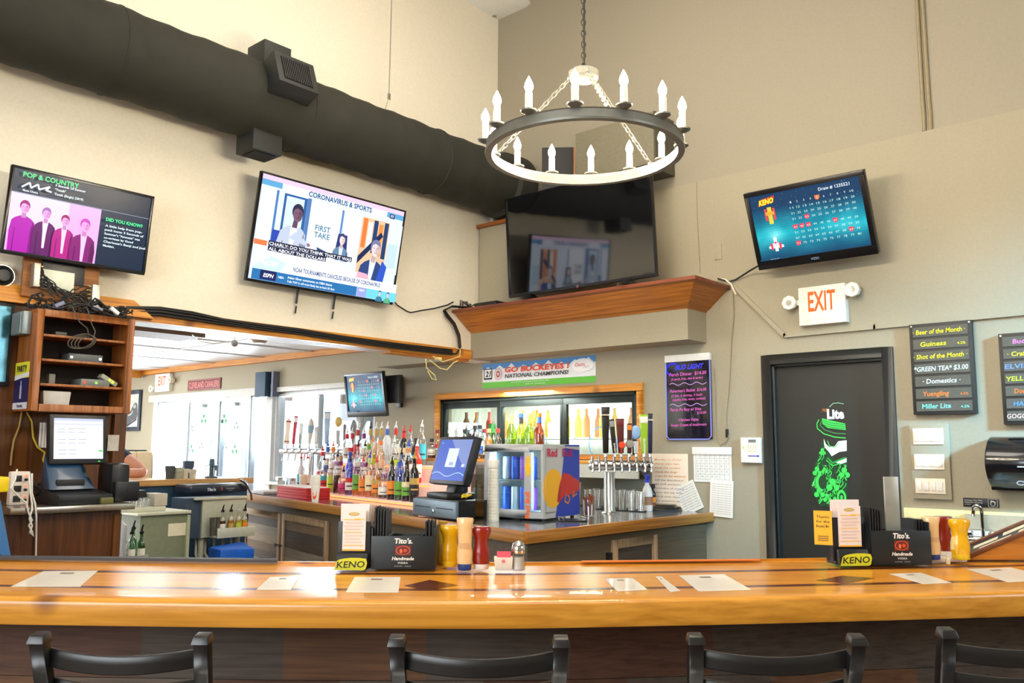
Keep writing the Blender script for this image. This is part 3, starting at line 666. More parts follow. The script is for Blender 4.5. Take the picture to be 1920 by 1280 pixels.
# rounded rail along the guests' edge
prof = [(T1, 0.0), (.06, .0005), (.02, -.001), (.002, -.0035), (-.006, -.009), (-.009, -.018), (-.009, -.064), (-.005, -.073), (.02, -.077), (.1, -.076), (.16, -.06), (T1, -.05)]
vs = []; n = len(prof)
for f, b in zip(FE, BE):
    for t, h in prof:
        q = f + (b - f) * t; vs.append((q.x, q.y, BAR_Z + h))
mb = MB(); mb.add(vs, [(i * n + j, (i + 1) * n + j, (i + 1) * n + (j + 1) % n, i * n + (j + 1) % n) for i in range(len(FE) - 1) for j in range(n)] + [tuple(range(n)), tuple(range((len(FE) - 1) * n, len(FE) * n))[::-1]], 0, True)
P('bar_rail', mb, RAILW, bar)
# back lip of dark wood, and steel drip edge on the left end
mb = MB(); vs = []
for f, b in zip(FE, BE):
    for t, h in ((.985, 0), (.985, .008), (1.0, .008), (1.0, -.1)):
        q = f + (b - f) * t; vs.append((q.x, q.y, BAR_Z + h))
mb.add(vs, [(i * 4 + j, (i + 1) * 4 + j, (i + 1) * 4 + j + 1, i * 4 + j + 1) for i in range(len(FE) - 1) for j in range(3)])
P('back_lip', mb, RAILW, bar)
# diamond inlays
for pts in ([(757, 1098), (806, 1087), (860, 1097), (800, 1107)], [(1530, 1088), (1580, 1079), (1640, 1084), (1585, 1094)]):
    q = [barxy(*p) for p in pts]; mb = MB(); mb.prism([(v.x, v.y) for v in q], BAR_Z - .001, BAR_Z + .0006); P('diamond_inlay', mb, INLAY, bar)
# paneled front below the rail, uneven grey-brown boards
mb = MB(); random.seed(11)
for i in range(len(FE) - 1):
    for j in range(5):
        z1, z0 = .99 - j * .2, max(0, .99 - (j + 1) * .2) + .002
        a, b = FE[i], FE[i + 1]; y = .27
        mm = random.choice([0, 1, 2, 3])
        ci = (i + j * 3) // 5
        random.seed(ci * 7 + j * 13); mm = random.randrange(4)
        mb.hexa([(a.x, a.y + y, z0), (b.x, b.y + y, z0), (b.x, b.y + y + .02, z0), (a.x, a.y + y + .02, z0)], [(a.x, a.y + y, z1), (b.x, b.y + y, z1), (b.x, b.y + y + .02, z1), (a.x, a.y + y + .02, z1)], mm)
PLK = [WOOD('plank_grey_dark', (66, 56, 50), (92, 80, 70), 'x', 6, .6), WOOD('plank_brown', (86, 56, 36), (118, 82, 54), 'x', 6, .6), WOOD('plank_umber', (70, 44, 32), (98, 66, 48), 'x', 6, .6), WOOD('plank_taupe', (84, 72, 60), (114, 98, 82), 'x', 6, .6)]
P('front_panel', mb, PLK, bar)
def papers(name, label, quad, marks=()):
    q = [barxy(*p) for p in quad]; c = sum(q, Ve()) / 4
    o = T(name, label, 'paper', BL.inverted() @ Ve((c.x, c.y, BAR_Z)), RZV)
    mb = MB(); mb.prism([(v.x - c.x, v.y - c.y) for v in q], .0007, .0012); P('sheet', mb, M('paper_white', (232, 226, 214), .45, noise=.02, coat=.5), o)
    k = Ink(.0002); qq = [v - c for v in q]
    def uv(u, v): return qq[0].lerp(qq[3], u).lerp(qq[1].lerp(qq[2], u), v)
    def bar_(u0, u1, v0, v1, col):
        p = [uv(u0, v0), uv(u1, v0), uv(u1, v1), uv(u0, v1)]; k.poly([(a.x, a.y) for a in p], col, 0)
    bar_(.38, .62, .78, .88, (120, 104, 96))
    for i in range(8): bar_(.15, .6 + .25 * ((i * 7) % 3) / 2, .12 + .078 * i, .135 + .078 * i, (196, 190, 186))
    me = k.mesh('print', PRINT('print_matte'))
    for v in me.vertices: v.co = (v.co.x, v.co.z, .0014)
    P('print', me, None, o)
for nm, lb, q in (('menu_sheet', 'white menu sheet under the lacquer in front of the vodka caddy', [(648, 1111), (665, 1082), (751, 1082), (747, 1111)]),
          ('menu_sheet', 'small white menu sheet on the bar left of the two overlapping ones', [(1158, 1109), (1133, 1085), (1186, 1084), (1215, 1106)]),
          ('menu_sheet', 'large white menu sheet at the middle right of the bar top', [(1310, 1109), (1273, 1079), (1358, 1077), (1409, 1106)]),
          ('paper_strip', 'narrow white paper strip beside the large menu sheet on the bar', [(1257, 1110), (1229, 1081), (1240, 1081), (1276, 1108)]),
          ('menu_sheet', 'slim white menu sheet in front of the right vodka caddy', [(1730, 1095), (1667, 1076), (1727, 1074), (1785, 1093)]),
          ('menu_sheet', 'white menu sheet at the far right end of the bar top', [(1890, 1092), (1812, 1067), (1895, 1064), (1990, 1086)]),
          ('menu_sheet', 'white menu sheet in the window glare left of the number game holder', [(481, 1106), (506, 1082), (561, 1081), (545, 1106)]),
          ('menu_sheet', 'white menu sheet at the left end of the bar top', [(20, 1100), (82, 1071), (184, 1070), (150, 1100)])): papers(nm, lb, q)
# black rubber service mat along the inner bar edge at the left
q = [barxy(*p) for p in ((-100, 1051.5), (520, 1059), (520, 1056), (-100, 1049))]
G('bar_mat', MB().prism([(v.x, v.y) for v in q], BAR_Z + .008, BAR_Z + .018), M('rubber_mat', (60, 62, 66), .6), 'thin dark rubber mat along the inner edge of the bar top', 'mat', BO, RZV)
q = [barxy(*p) for p in ((1090, 1058.5), (1425, 1055), (1425, 1052.5), (1090, 1056))]
G('bar_runner', MB().prism([(v.x, v.y) for v in q], BAR_Z + .0082, BAR_Z + .0105), M('orange_runner', (224, 118, 36), .5), 'orange printed runner along the inner bar edge at the right', 'mat', BO, RZV)

# ------------------------------------------------------------------ liquor counter, L-shaped, tied to the right wall
C0, C1, C2 = onZ(440, 922.5, CTR_Z), onZ(985, 997.3, CTR_Z), onR(1336.6, 960)
C0 = Ve((C0.x, C0.y, 0)); C1 = Ve((C1.x, C1.y, 0)); C2 = Ve((U0 - .004, C2.y, 0))
poly = [C0, C1, C2, Ve((U0 - .004, C0.y - .2, 0))]
CEDGE = WOOD('counter_edge_oak', (136, 84, 26), (192, 132, 54), 'x', 4, .35, ring=18)
CTOP = M('counter_laminate_dark', (104, 110, 118), .14, noise=.08, coat=.6)
lc = T('liquor_counter', 'L-shaped liquor counter with dark top, oak edge and reclaimed wood doors', 'counter', (C1.x, C1.y, 0))
def rel(p): return (p.x - C1.x, p.y - C1.y)
mb = MB(); mb.prism([rel(p) for p in poly], CTR_Z - .012, CTR_Z); P('counter_top', mb, CTOP, lc)
def strip(a, b, z0, z1, th, out=0.0):
    """board along a-b in a frame of its own so that its grain runs along it"""
    d = b - a; L = d.length; o_ = bpy.data.objects.new
    return L, atan2(d.y, d.x)
def board(name, a, b, z0, z1, y0, y1, mat, parent, bevel=0.0):
    d = b - a; mb = MB(); mb.box(0, d.length, y0, y1, z0, z1)
    o = P(name, mb, mat, parent, bevel); o.location = (a.x - C1.x, a.y - C1.y, 0); o.rotation_euler = (0, 0, atan2(d.y, d.x)); return o
# walking C0->C1->C2 the room side is on the right: local -y is outward
board('counter_edge', C0, C1, CTR_Z - .058, CTR_Z + .001, -.012, .02, CEDGE, lc, .003)
board('counter_edge', C1, C2, CTR_Z - .058, CTR_Z + .001, -.012, .02, CEDGE, lc, .003)
board('counter_edge', poly[3], C0, CTR_Z - .058, CTR_Z + .001, -.012, .02, CEDGE, lc, .003)
dr1 = (C1 - C0).normalized(); dr2 = (C2 - C1).normalized(); n1 = Ve((-dr1.y, dr1.x, 0)); n2 = Ve((-dr2.y, dr2.x, 0))
B0 = C0 + n1 * .05 + dr1 * .05; B1 = C1 + n1 * .05 + n2 * .05; B2 = C2 + n2 * .05 - dr2 * 0.1
B1 = C0 + n1 * .05 + dr1 * ((C1 - C0).length - .05)
CARC = WOOD('carcase_grey_brown', (92, 78, 58), (110, 94, 70), 'x', 6, .6)
mb = MB(); mb.prism([rel(p) for p in (B0, B1, C2 + n2 * .05, Ve((U0 - .01, C2.y + .05, 0)), Ve((U0 - .01, C0.y - .26, 0)))], 0, CTR_Z - .014); P('carcase', mb, CARC, lc)
TAN = WOOD('door_frame_pine', (150, 122, 92), (184, 156, 122), 'z', 6, .55)
RECL = [WOOD('reclaimed_' + n, d, l, 'x', 7, .6) for n, d, l in (('dark', (62, 54, 48), (86, 76, 68)), ('grey', (126, 114, 96), (156, 142, 122)), ('brown', (104, 82, 60), (134, 108, 80)), ('umber', (72, 58, 46), (96, 80, 64)), ('pale', (146, 126, 100), (172, 152, 124)))]
def on_run(px, py, a, b, off):
    """point on the vertical cabinet face parallel to a-b: (distance along, height)"""
    d = (b - a).normalized(); nn = Ve((-d.y, d.x, 0)); p0 = a + nn * off
    r = ray(px, py); t = (p0 - CO).dot(nn) / r.dot(nn); p = CO + r * t
    return (p - a).dot(d), p.z
def cab_door(px0, px1, pyt, a, b, z0, order, pull):
    s0, z1 = on_run(px0, pyt, a, b, .05); s1, _ = on_run(px1, pyt, a, b, .05)
    d = (b - a).normalized(); nn = Ve((-d.y, d.x, 0)); p = a + d * s0 + nn * .048
    door = bpy.data.objects.new('door', None); COL.objects.link(door); door.parent = lc
    door.location = (p.x - C1.x, p.y - C1.y, z0); door.rotation_euler = (0, 0, atan2(d.y, d.x))
    w, h = s1 - s0, z1 - z0; f = .05
    mb = MB(); mb.box(0, f, -.022, 0, 0, h); mb.box(w - f, w, -.022, 0, 0, h); mb.box(f, w - f, -.022, 0, h - f, h); mb.box(f, w - f, -.022, 0, 0, f)
    P('door_frame', mb, TAN, door, .002)
    mb = MB(); k = len(order)
    for i, m in enumerate(order): mb.box(f, w - f, -.010, 0, h - f - (h - 2 * f) * (i + 1) / k, h - f - (h - 2 * f) * i / k - .001, m)
    P('door_panel', mb, RECL, door)
    mb = MB(); x = w - f / 2 if pull > 0 else f / 2; mb.lathe([(0, -.03), (.012, -.028), (.014, -.02), (.006, -.012), (.006, 0)], 14, (x, -.022, h * .52), 'y'); P('knob', mb, BLACK, door)
cab_door(464, 531, 951, C0, C1, .42, [0, 1, 4, 2, 3, 1], 1)
cab_door(534, 619, 962, C0, C1, .42, [2, 0, 3, 1, 4, 0], -1)
cab_door(1143, 1227, 1012, C1, C2, .5, [0, 3, 2, 0], -1)
mb = MB(); mb.box(0, .03, -.03, .0, .62, .90)
s0, zz = on_run(1134, 1020, C1, C2, .05); p = C1 + dr2 * s0 + n2 * .05
o = P('hinge_stile', mb, BLACK, lc); o.location = (p.x - C1.x, p.y - C1.y, 0); o.rotation_euler = (0, 0, atan2(dr2.y, dr2.x))

# ------------------------------------------------------------------ bar stools pulled up at the bar, seen from behind
STOOLM = M('stool_black_steel', (22, 22, 24), .32, noise=.1, spec=.6)
proto = {}
def stool(px_l, px_r, py, label):
    zt = 1.055; a, b = onZ(px_l, py, zt), onZ(px_r, py, zt); c = (a + b) / 2
    r = T('bar_stool', label, 'stool', (c.x, c.y, 0), RZV, 'black ladder-back stools along the bar')
    if not proto:
        W = .187
        def post(s):
            mb = MB(); q = [(s * .165, .30, .76), (s * .172, .2, .78), (s * .18, .085, .86), (s * W, .02, .98), (s * W, .005, 1.03)]
            for (x0, y0, z0), (x1, y1, z1) in zip(q[:-1], q[1:]):
                pass
            mb = MB(); w0 = .017
            pts = [(s * .17, .125, .0), (s * .172, .11, .74), (s * .182, .05, .9), (s * W, .01, 1.035)]
            for (x0, y0, z0), (x1, y1, z1) in zip(pts[:-1], pts[1:]):
                mb.hexa([(x0 - w0, y0 - w0, z0), (x0 + w0, y0 - w0, z0), (x0 + w0, y0 + w0, z0), (x0 - w0, y0 + w0, z0)], [(x1 - w0, y1 - w0, z1), (x1 + w0, y1 - w0, z1), (x1 + w0, y1 + w0, z1), (x1 - w0, y1 + w0, z1)])
            return mesh_of('back_post', mb, [STOOLM], .004)
        def slat(z, hh, ph):
            mb = MB(); n = 14; pts = []
            for i in range(n + 1):
                u = -1 + 2 * i / n; y = .028 - .035 * (1 - u * u) + (1.03 - z) * .28; dz = -.012 * (1 - u * u)
                pts.append((u * W * .95, y, z + dz))
            sec = ((0, -hh), (0, -hh * .5), (0, -.004), (.002, -.001), (.006, 0), (.010, -.001), (.012, -.004), (.012, -hh), (.010, -hh - .002), (.002, -hh - .002)); m_ = len(sec)
            vs = [(p[0], p[1] + dy, p[2] + dz) for p in pts for dy, dz in sec]
            mb.add(vs, [(i * m_ + j, (i + 1) * m_ + j, (i + 1) * m_ + (j + 1) % m_, i * m_ + (j + 1) % m_) for i in range(n) for j in range(m_)] + [tuple(range(m_)), tuple(range(n * m_, n * m_ + m_))[::-1]], 0, True)
            return mesh_of('back_slat', mb, [STOOLM])
        def capm(s):
            mb = MB(); mb.hexa([(s * W - .021, -.013, 1.033), (s * W + .021, -.013, 1.033), (s * W + .021, .031, 1.033), (s * W - .021, .031, 1.033)], [(s * W - .016, -.006, 1.052), (s * W + .016, -.006, 1.052), (s * W + .016, .026, 1.056), (s * W - .016, .026, 1.056)])
            return mesh_of('post_cap', mb, [STOOLM], .003)
        mb = MB(); mb.box(-.2, .2, .12, .50, .74, .765); proto['seat'] = [mesh_of('seat', mb, [WOOD('stool_seat_wood', (70, 38, 20), (110, 64, 34), 'y', 6, .4)], .012)]
        proto['back_post'] = [post(-1), post(1)]; proto['post_cap'] = [capm(-1), capm(1)]
        proto['back_slat'] = [slat(1.018, .04, 0), slat(.948, .04, 1), slat(.878, .04, 2)]
        leg = []
        for s in (-1, 1):
            mb = MB(); mb.tube([(s * .17, .47, .74), (s * .2, .5, 0)], .016, 8); leg.append(mesh_of('front_leg', mb, [STOOLM]))
        proto['front_leg'] = leg
        mb = MB(); mb.torus((0, 0.30, .25), .21, .01, 36, 8); proto['foot_ring'] = [mesh_of('foot_ring', mb, [STOOLM])]
    for k, ms in proto.items():
        for me in ms: P(k, me, None, r)
stool(76, 372, 1188, 'black ladder-back bar stool at the left end of the row')
stool(737, 1058, 1193, 'black ladder-back bar stool in front of the mustard and ketchup bottles')
stool(1305, 1608, 1190, 'black ladder-back bar stool in front of the black door with the green sticker')
stool(1772, 2075, 1179, 'black ladder-back bar stool cut off by the right edge')
# ------------------------------------------------------------------ things on the right wall
PM, PG_ = PRINT('print_matte', .6), PRINT('print_gloss', .3)
def mapR(t, off=0.0):
    """image point on the plane of a right-wall thing -> its local (x, z)"""
    L = Ve(t.location)
    def f(px, py):
        p = onX(px, py, L.x - off); return (L.y - p.y, p.z - L.z)
    return f
def panelR(name, label, cat, x0, y0, x1, y1, th, mat, off=0.0, group=None, bevel=0.002, part='panel', x2=None):
    loc, w, h = boxR(x0, y0, x1, y1, off + th); loc.x = U0 - off
    t = T(name, label, cat, loc, RZR, group)
    mb = MB(); mb.box(-w / 2, w / 2, -th, 0, 0, h); P(part, mb, mat, t, bevel)
    return t, w, h

# cooler with three lit glass doors set into the wall
ALU = M('dark_aluminium', (40, 48, 46), .35, .5)
PANE = GLASS('clear_pane', (240, 250, 248), .5, .04)
cy0, cy1, cz0, cz1 = COOL
co = T('beer_cooler', 'lit three-door beer cooler set in the wall with pine trim', 'cooler', (U0, (cy0 + cy1) / 2, cz0), RZR)
W, Hc = cy1 - cy0, cz1 - cz0
ICE = M('cooler_white_liner', (240, 244, 240), .5)
mb = MB(); D = .75
mb.box(-W / 2 - .1, W / 2 + .1, D, D + .02, -.3, Hc + .1); mb.box(-W / 2 - .12, -W / 2 - .1, .14, D, -.3, Hc + .1); mb.box(W / 2 + .1, W / 2 + .12, .14, D, -.3, Hc + .1)
mb.box(-W / 2 - .1, W / 2 + .1, .14, D, -.32, -.3); mb.box(-W / 2 - .1, W / 2 + .1, .14, D, Hc + .1, Hc + .12); P('liner', mb, ICE, co)
mb = MB(); f = .055
for x0, x1, z0, z1 in ((-W / 2 - f, W / 2 + f, Hc, Hc + f), (-W / 2 - f, -W / 2, -.0, Hc), (W / 2, W / 2 + f, 0, Hc), (-W / 2 - f, W / 2 + f, -.035, 0)): mb.box(x0, x1, -.02, .01, z0, z1)
P('trim_frame', mb, PINE, co, .003)
mb = MB(); g = .028
for x0, x1, z0, z1 in ((-W / 2, W / 2, Hc - g, Hc), (-W / 2, -W / 2 + g, 0, Hc), (W / 2 - g, W / 2, 0, Hc)): mb.box(x0, x1, .0, .06, z0, z1)
P('outer_frame', mb, ALU, co, .002)
for i in range(3):
    x0, x1 = -W / 2 + g + (W - 2 * g) * i / 3, -W / 2 + g + (W - 2 * g) * (i + 1) / 3; q = .032
    dr = bpy.data.objects.new('door', None); COL.objects.link(dr); dr.parent = co
    mb = MB()
    for a, b, c, e in ((x0, x1, Hc - g - .05, Hc - g), (x0, x0 + q, 0, Hc - g - .05), (x1 - q, x1, 0, Hc - g - .05), (x0 + q, x1 - q, -.06, 0.002)): mb.box(a, b, .012, .045, c, e)
    P('door_frame', mb, ALU, dr, .002); mb = MB(); mb.box(x0 + q, x1 - q, .026, .030, .002, Hc - g - .05); P('pane', mb, PANE, dr)
    k = Ink(.0003, .0255); k.disc((x0 + x1) / 2 + .03, .06, .13, .13, (150, 190, 215), n=32); 
    ring = Ink(.0003, .0255)
    pts = [((x0 + x1) / 2 + .03 + .125 * cos(2 * pi * j / 36), .08 + .125 * sin(2 * pi * j / 36)) for j in range(37)]; ring.line(pts, .008, (70, 150, 200)); PI_('round_decal', ring, PM, dr)
    mb = MB(); mb.tube([(x1 - q - .015, .10, 0), (x1 - q - .015, .10, Hc - .06)], .012, 8); P('light_tube', mb, LAMP('cooler_tube', (240, 255, 240), 14), co)
    mb = MB(); mb.box(x0 + .01, x1 - .01, .12, D - .03, -.19, -.178); mb.box(x0 + .01, x1 - .01, .16, D - .03, .118, .13); P('shelf', mb, M('wire_shelf_white', (225, 228, 225), .4), co)
area_light('cooler_lamp', (U0 + .42, (cy0 + cy1) / 2, cz1 + .06), (U0 + .45, (cy0 + cy1) / 2, cz0), .5, W * .9, 60, (.96, 1, .93))
# little bottles and cartons in the cooler
def lab_mesh(key, prof, mats, n=12):
    mb = MB(); mb.lathe(prof, n); return mesh_of(key, mb, mats)
beer_prof = [(0, 0), (.03, 0), (.03, .12), (.027, .145), (.014, .175), (.0125, .215), (.014, .217), (.014, .225), (0, .225)]
can_prof = [(0, 0), (.028, 0), (.033, .008), (.033, .112), (.027, .122), (0, .122)]
coolcols = [('amber', (196, 120, 30)), ('green', (60, 140, 60)), ('yellow', (236, 200, 60)), ('white', (235, 238, 240)), ('blue', (70, 120, 190)), ('brown', (120, 70, 30)), ('red', (200, 50, 40)), ('orange', (240, 150, 50))]
bms = {c: lab_mesh('bottle_glass', beer_prof, [M('beer_' + c, v, .2, noise=.05)]) for c, v in coolcols}
cms = {c: lab_mesh('can_body', can_prof, [M('can_' + c, v, .3, noise=.05)]) for c, v in coolcols}
random.seed(5)
DOORN = ('left', 'middle', 'right')
for i in range(3):
    for lev, z in ((0, -.178), (1, .13)):
        for k in range(8):
            x = -W / 2 + g + (W - 2 * g) * (i + (k + .7) / 8.5) / 3
            c = random.choice(coolcols)[0] if not (i == 2 and lev == 1) else random.choice(('orange', 'yellow', 'amber', 'yellow'))
            isb = (lev == 1) == (k % 5 != 4)
            me = (bms if isb else cms)[c]
            y = .24 + .05 * (k % 2); loc = Ve((U0 + y, (cy0 + cy1) / 2 - x, cz0 + z + .001))
            o = P('beer_bottle' if isb else 'beer_can', me, None); o.location = loc
            tag(o, f'{c} {"bottle" if isb else "can"} on the {"upper" if lev else "lower"} shelf behind the {DOORN[i]} cooler door', 'bottle' if isb else 'can',
                f'{c} {"bottles" if isb else "cans"} on the {"upper" if lev else "lower"} shelf behind the {DOORN[i]} cooler door')

# ledge in front of the cooler
L0, L1 = onX(800, 850, 5.0), onX(1195, 856, 5.0)
lg = T('back_ledge', 'long pine ledge below the cooler doors carrying bottles', 'shelf', (U0 - .004, (L0.y + L1.y) / 2, cz0 - .07), RZR)
w = L0.y - L1.y
mb = MB(); mb.box(-w / 2, w / 2, -.2, 0, .005, .028); P('ledge_board', mb, PINE, lg, .003)
mb = MB(); mb.box(-w / 2, w / 2, -.19, -.175, -.09, .005); P('steel_apron', mb, STEEL, lg)
for x in (-w / 2 + .05, -.2, w / 2 - .05):
    mb = MB(); mb.prism([(-.16, .005), (0, .005), (0, -.09)], x - .012, x + .012, 'x'); P('bracket', mb, STEEL, lg)
LEDGE_Z = cz0 - .07 + .028

# banner, menu board, papers
bn, w, h = panelR('banner', 'colourful congratulations banner taped above the beer cooler', 'banner', 905, 683, 1117, 716, .003, M('banner_vinyl', (238, 238, 236), .4), .001, bevel=0, part='sheet')
k = Ink(.0005, -.0032); k.rect(-w / 2, w / 2, 0, h, (236, 240, 244)); k.rect(-w / 2, w / 2, h * .76, h, (70, 140, 210)); k.rect(-w / 2, w / 2, 0, h * .24, (96, 190, 50))
for i in range(9): k.poly([(-w / 2 + w * i / 9, h * .70), (-w / 2 + w * (i + .5) / 9, h * (.86 + .05 * (i % 3))), (-w / 2 + w * (i + 1) / 9, h * .70)], (232, 240, 246), 4)
k.k = 5
k.rect(-w * .485, -w * .405, h * .35, h * .80, (24, 26, 30)); k.rect(-w * .477, -w * .412, h * .42, h * .76, (245, 245, 245)); k.text('21', -w * .445, h * .47, h * .22, (20, 20, 24), bold=.04, shear=.2)
k.disc(-w * .345, h * .55, h * .20, h * .24, (196, 150, 150)); k.disc(-w * .345, h * .55, h * .17, h * .205, (236, 226, 226)); k.disc(-w * .345, h * .55, h * .11, h * .14, (170, 60, 60)); k.disc(-w * .345, h * .55, h * .05, h * .07, (236, 226, 226))
k.text('GO BUCKEYES !', w * .0, h * .60, h * .20, (226, 70, 40), w=w * .57, bold=.04, shear=.15); k.text('NATIONAL CHAMPIONS!', w * .0, h * .37, h * .15, (40, 44, 50), w=w * .56, bold=.025, shear=.15)
k.disc(w * .40, h * .66, w * .085, h * .26, (250, 250, 252)); k.text('Coors', w * .375, h * .63, h * .13, (214, 60, 60), bold=.02, shear=.25); k.text('LIGHT', w * .43, h * .56, h * .07, (150, 160, 170), shear=.2)
k.text('CONGRATULATIONS FROM YOUR FRIENDS AT THE BAR'[:30], -w * .05, h * .15, h * .05, (236, 246, 230), w=w * .34); k.text('2014 season', 0, h * .06, h * .05, (236, 246, 230), w=w * .18)
PI_('print', k, PM, bn)

mb_, w, h = panelR('menu_board', 'black lit menu board with pink handwriting between cooler and door', 'menu board', 1248, 668, 1334, 823, .02, M('menu_acrylic_black', (20, 16, 34), .15, coat=.6), .002, part='board')
mb = MB(); mb.box(-w / 2 - .004, w / 2 + .004, -.03, 0, h - .045, h + .004); P('top_rail', mb, WHITE, mb_, .003)
mb = MB(); mb.tube([(-w / 2, -.021, h - .04), (-w / 2, -.021, .02), (-w / 2 + .02, -.021, 0), (w / 2 - .02, -.021, 0), (w / 2, -.021, .02), (w / 2, -.021, h - .04)], .004, 6); P('edge_light', mb, LAMP('edge_blue_glow', (150, 160, 250), .9), mb_)
k = Ink(.0005, -.0205); PK = (240, 110, 200)
k.line([(-w * .33 + w * .16 * cos(a), h * .835 + h * .07 * sin(a)) for a in [rad(60 + 12 * i) for i in range(17)]], .012, (50, 50, 230))
k.text('BUD LIGHT', w * .03, h * .83, h * .055, (70, 70, 245), w=w * .62, bold=.04, shear=.3)
NEON = PRINT('neon_ink', .4, .9); PI_('logo', k, NEON, mb_); MI = [Ink(.0005, -.0205) for _ in range(4)]; mi = 0
for s, z, hh, ww, x in (('Perch Dinner  $14.00', .755, .04, .84, 0), ('(3 perch, fries, slaw & tartar)', .705, .028, .72, -.02), ('Fisherman\'s Basket  $16.00', .56, .036, .82, 0), ('(2 fish, 6 shrimp, 3 hush', .505, .028, .7, -.03),
                        ('puppies, fries, tartar, cocktail)', .46, .028, .74, .02), ('Perch Po Boy w/ fries', .335, .036, .7, -.06), ('$10.00', .295, .03, .2, .3), ('Chicken Fajita', .215, .032, .45, 0), ('Soups: Cream of mushroom', .155, .032, .8, 0)):
    MI[0 if z > .66 else 1 if z > .42 else 2 if z > .25 else 3].text(s, w * x, h * z, h * hh, PK, w=w * ww, bold=.012, shear=.1, rot=.015)
for q_ in MI: PI_('menu_item', q_, NEON, mb_)
k = Ink(.0005, -.0205)
for z in (.655, .405): k.line([(-w * .42 + w * .84 * i / 24, h * z + h * .014 * sin(i * .8)) for i in range(25)], .004, (220, 170, 240))
PI_('divider_lines', k, NEON, mb_)

def sheet(name, label, cat, x0, y0, x1, y1, rgb, lines, rot=0.0, off=.002, top=None, grid=False, cols=None):
    loc, w, h = boxR(x0, y0, x1, y1, off); t = T(name, label, cat, loc, RZR)
    mb = MB(); mb.box(-w / 2, w / 2, -.0015, 0, 0, h); o = P('sheet', mb, M('paper_%d_%d_%d' % rgb, rgb, .6, noise=.02), t)
    k = Ink(.0003, -.0019); random.seed(int(x0))
    if grid:
        for i in range(8): k.rect(-w * .44 + w * .88 * i / 7 - .001, -w * .44 + w * .88 * i / 7 + .001, h * .08, h * .84, (170, 176, 176), 0)
        for i in range(6): k.rect(-w * .44, w * .44, h * (.08 + .152 * i) - .001, h * (.08 + .152 * i) + .001, (170, 176, 176), 0)
        for r in range(5):
            for c in range(7):
                n = r * 7 + c - 1
                if 0 < n < 32: k.text(str(n), -w * .41 + w * .88 * c / 7, h * (.75 - .152 * r), h * .04, (90, 96, 100), align='l', layer=1)
    for i, s in enumerate(lines):
        c = (cols[i % len(cols)] if cols else (150, 146, 140))
        k.text(s, -w * .42, h * (.9 - .86 * (i + .4) / len(lines)), h * .4 / max(9, len(lines)), c, w=w * min(.84, .03 * len(s) + .2), align='l', bold=.005, shear=.1)
    if k.v: PI_('print', k, PM, t)
    if top:
        mb = MB(); mb.box(-w / 2 - .004, w / 2 + .004, -.012, 0, h - top, h + .004); P('header_strip', mb, WHITE, t, .002)
    t.rotation_euler = (0, rot, RZR) if not rot else (Mx.Rotation(RZR, 3, 'Z') @ Mx.Rotation(rot, 3, 'Y')).to_euler()
    return t
sheet('whiteboard', 'small whiteboard with orange and grey handwriting behind the beer taps', 'board', 1222, 850, 1292, 951, (244, 226, 202),
      ['Monday: to do list', 'please wipe taps', 'stock the coolers', 'check the kegs', 'orders for the weekend', 'call the distributor', 'All shift workers', 'reminders of closing', 'clean the tap lines', 'you & crew close', 'Any questions ask'], off=.012, cols=[(226, 150, 80)] * 5 + [(150, 140, 140)] * 6)
sheet('wall_calendar', 'white wall calendar with a bare month grid beside the whiteboard', 'calendar', 1300, 839, 1373, 905, (236, 236, 230), [], top=.045, grid=True, off=.004)
sheet('paper_notice', 'tilted printed notice pinned below the calendar on its left', 'paper', 1281, 902, 1322, 960, (240, 236, 226), ['weekly schedule of shifts'] * 10, rot=rad(-24), off=.014)
sheet('paper_notice', 'straight pinned stack of printed notices below the calendar on its right', 'paper', 1329, 899, 1374, 970, (246, 242, 234), ['house rules and notices list'] * 14, rot=rad(3), off=.010)
kp, w, h = panelR('alarm_keypad', 'white alarm keypad with small grey display left of the black door', 'keypad', 1388, 820, 1427, 868, .03, M('keypad_white', (240, 240, 236), .4), .001, bevel=.004, part='case')
k = Ink(.0005, -.0305); k.rect(-w * .1, w * .28, h * .80, h * .92, (120, 126, 118))
for r in range(4):
    for c in range(4): k.rect(-w * .14 + w * .13 * c, -w * .07 + w * .13 * c, h * (.68 - .085 * r), h * (.72 - .085 * r), (214, 206, 150))
k.disc(-w * .33, h * .6, .007, .007, (190, 230, 90)); k.rect(-w * .1, w * .3, h * .26, h * .30, (110, 110, 190)); k.rect(w * .32, w * .45, h * .25, h * .31, (70, 80, 190)); PI_('keys', k, PM, kp)
mb = MB(); mb.box(-w * .47, w * .47, -.036, -.03, .002, h * .33); P('flip_cover', mb, M('keypad_white', (240, 240, 236)), kp, .002)
PI_('cover_print', Ink(.0005, -.0365).rect(-w * .1, w * .28, h * .25, h * .28, (110, 110, 190)).rect(w * .30, w * .44, h * .24, h * .29, (70, 80, 190)), PM, kp)

# black door with the half-cut sticker
y0, y1, z0, z1 = DOOR
DBLK = M('door_black_paint', (38, 37, 31), .45, noise=.05)
fr_ = S('door_1', MB().box(U0 + .05, U0 + .09, y0, y1, 0.005, z1 - .012), DBLK)
cas = MB(); q = .062
for a, b, c, e in ((y0 - q, y0, 0, z1 + q), (y1, y1 + q, 0, z1 + q), (y0, y1, z1, z1 + q)): cas.box(U0 - .018, U0 + .012, a, b, c, e)
for a, b, c, e in ((y0, y0 + .014, 0, z1), (y1 - .014, y1, 0, z1), (y0, y1, z1 - .014, z1)): cas.box(U0 + .01, U0 + .055, a, b, c, e)
P('door_casing', cas, M('casing_black', (36, 36, 33), .4), fr_, .003)
Lp = Ve((U0 + .05, (y0 + y1) / 2, 0))
def dpt(px, py):
    p = onX(px, py, U0 + .05); return (Lp.y - p.y, p.z)
def dpts(*a): return [dpt(*p) for p in a]
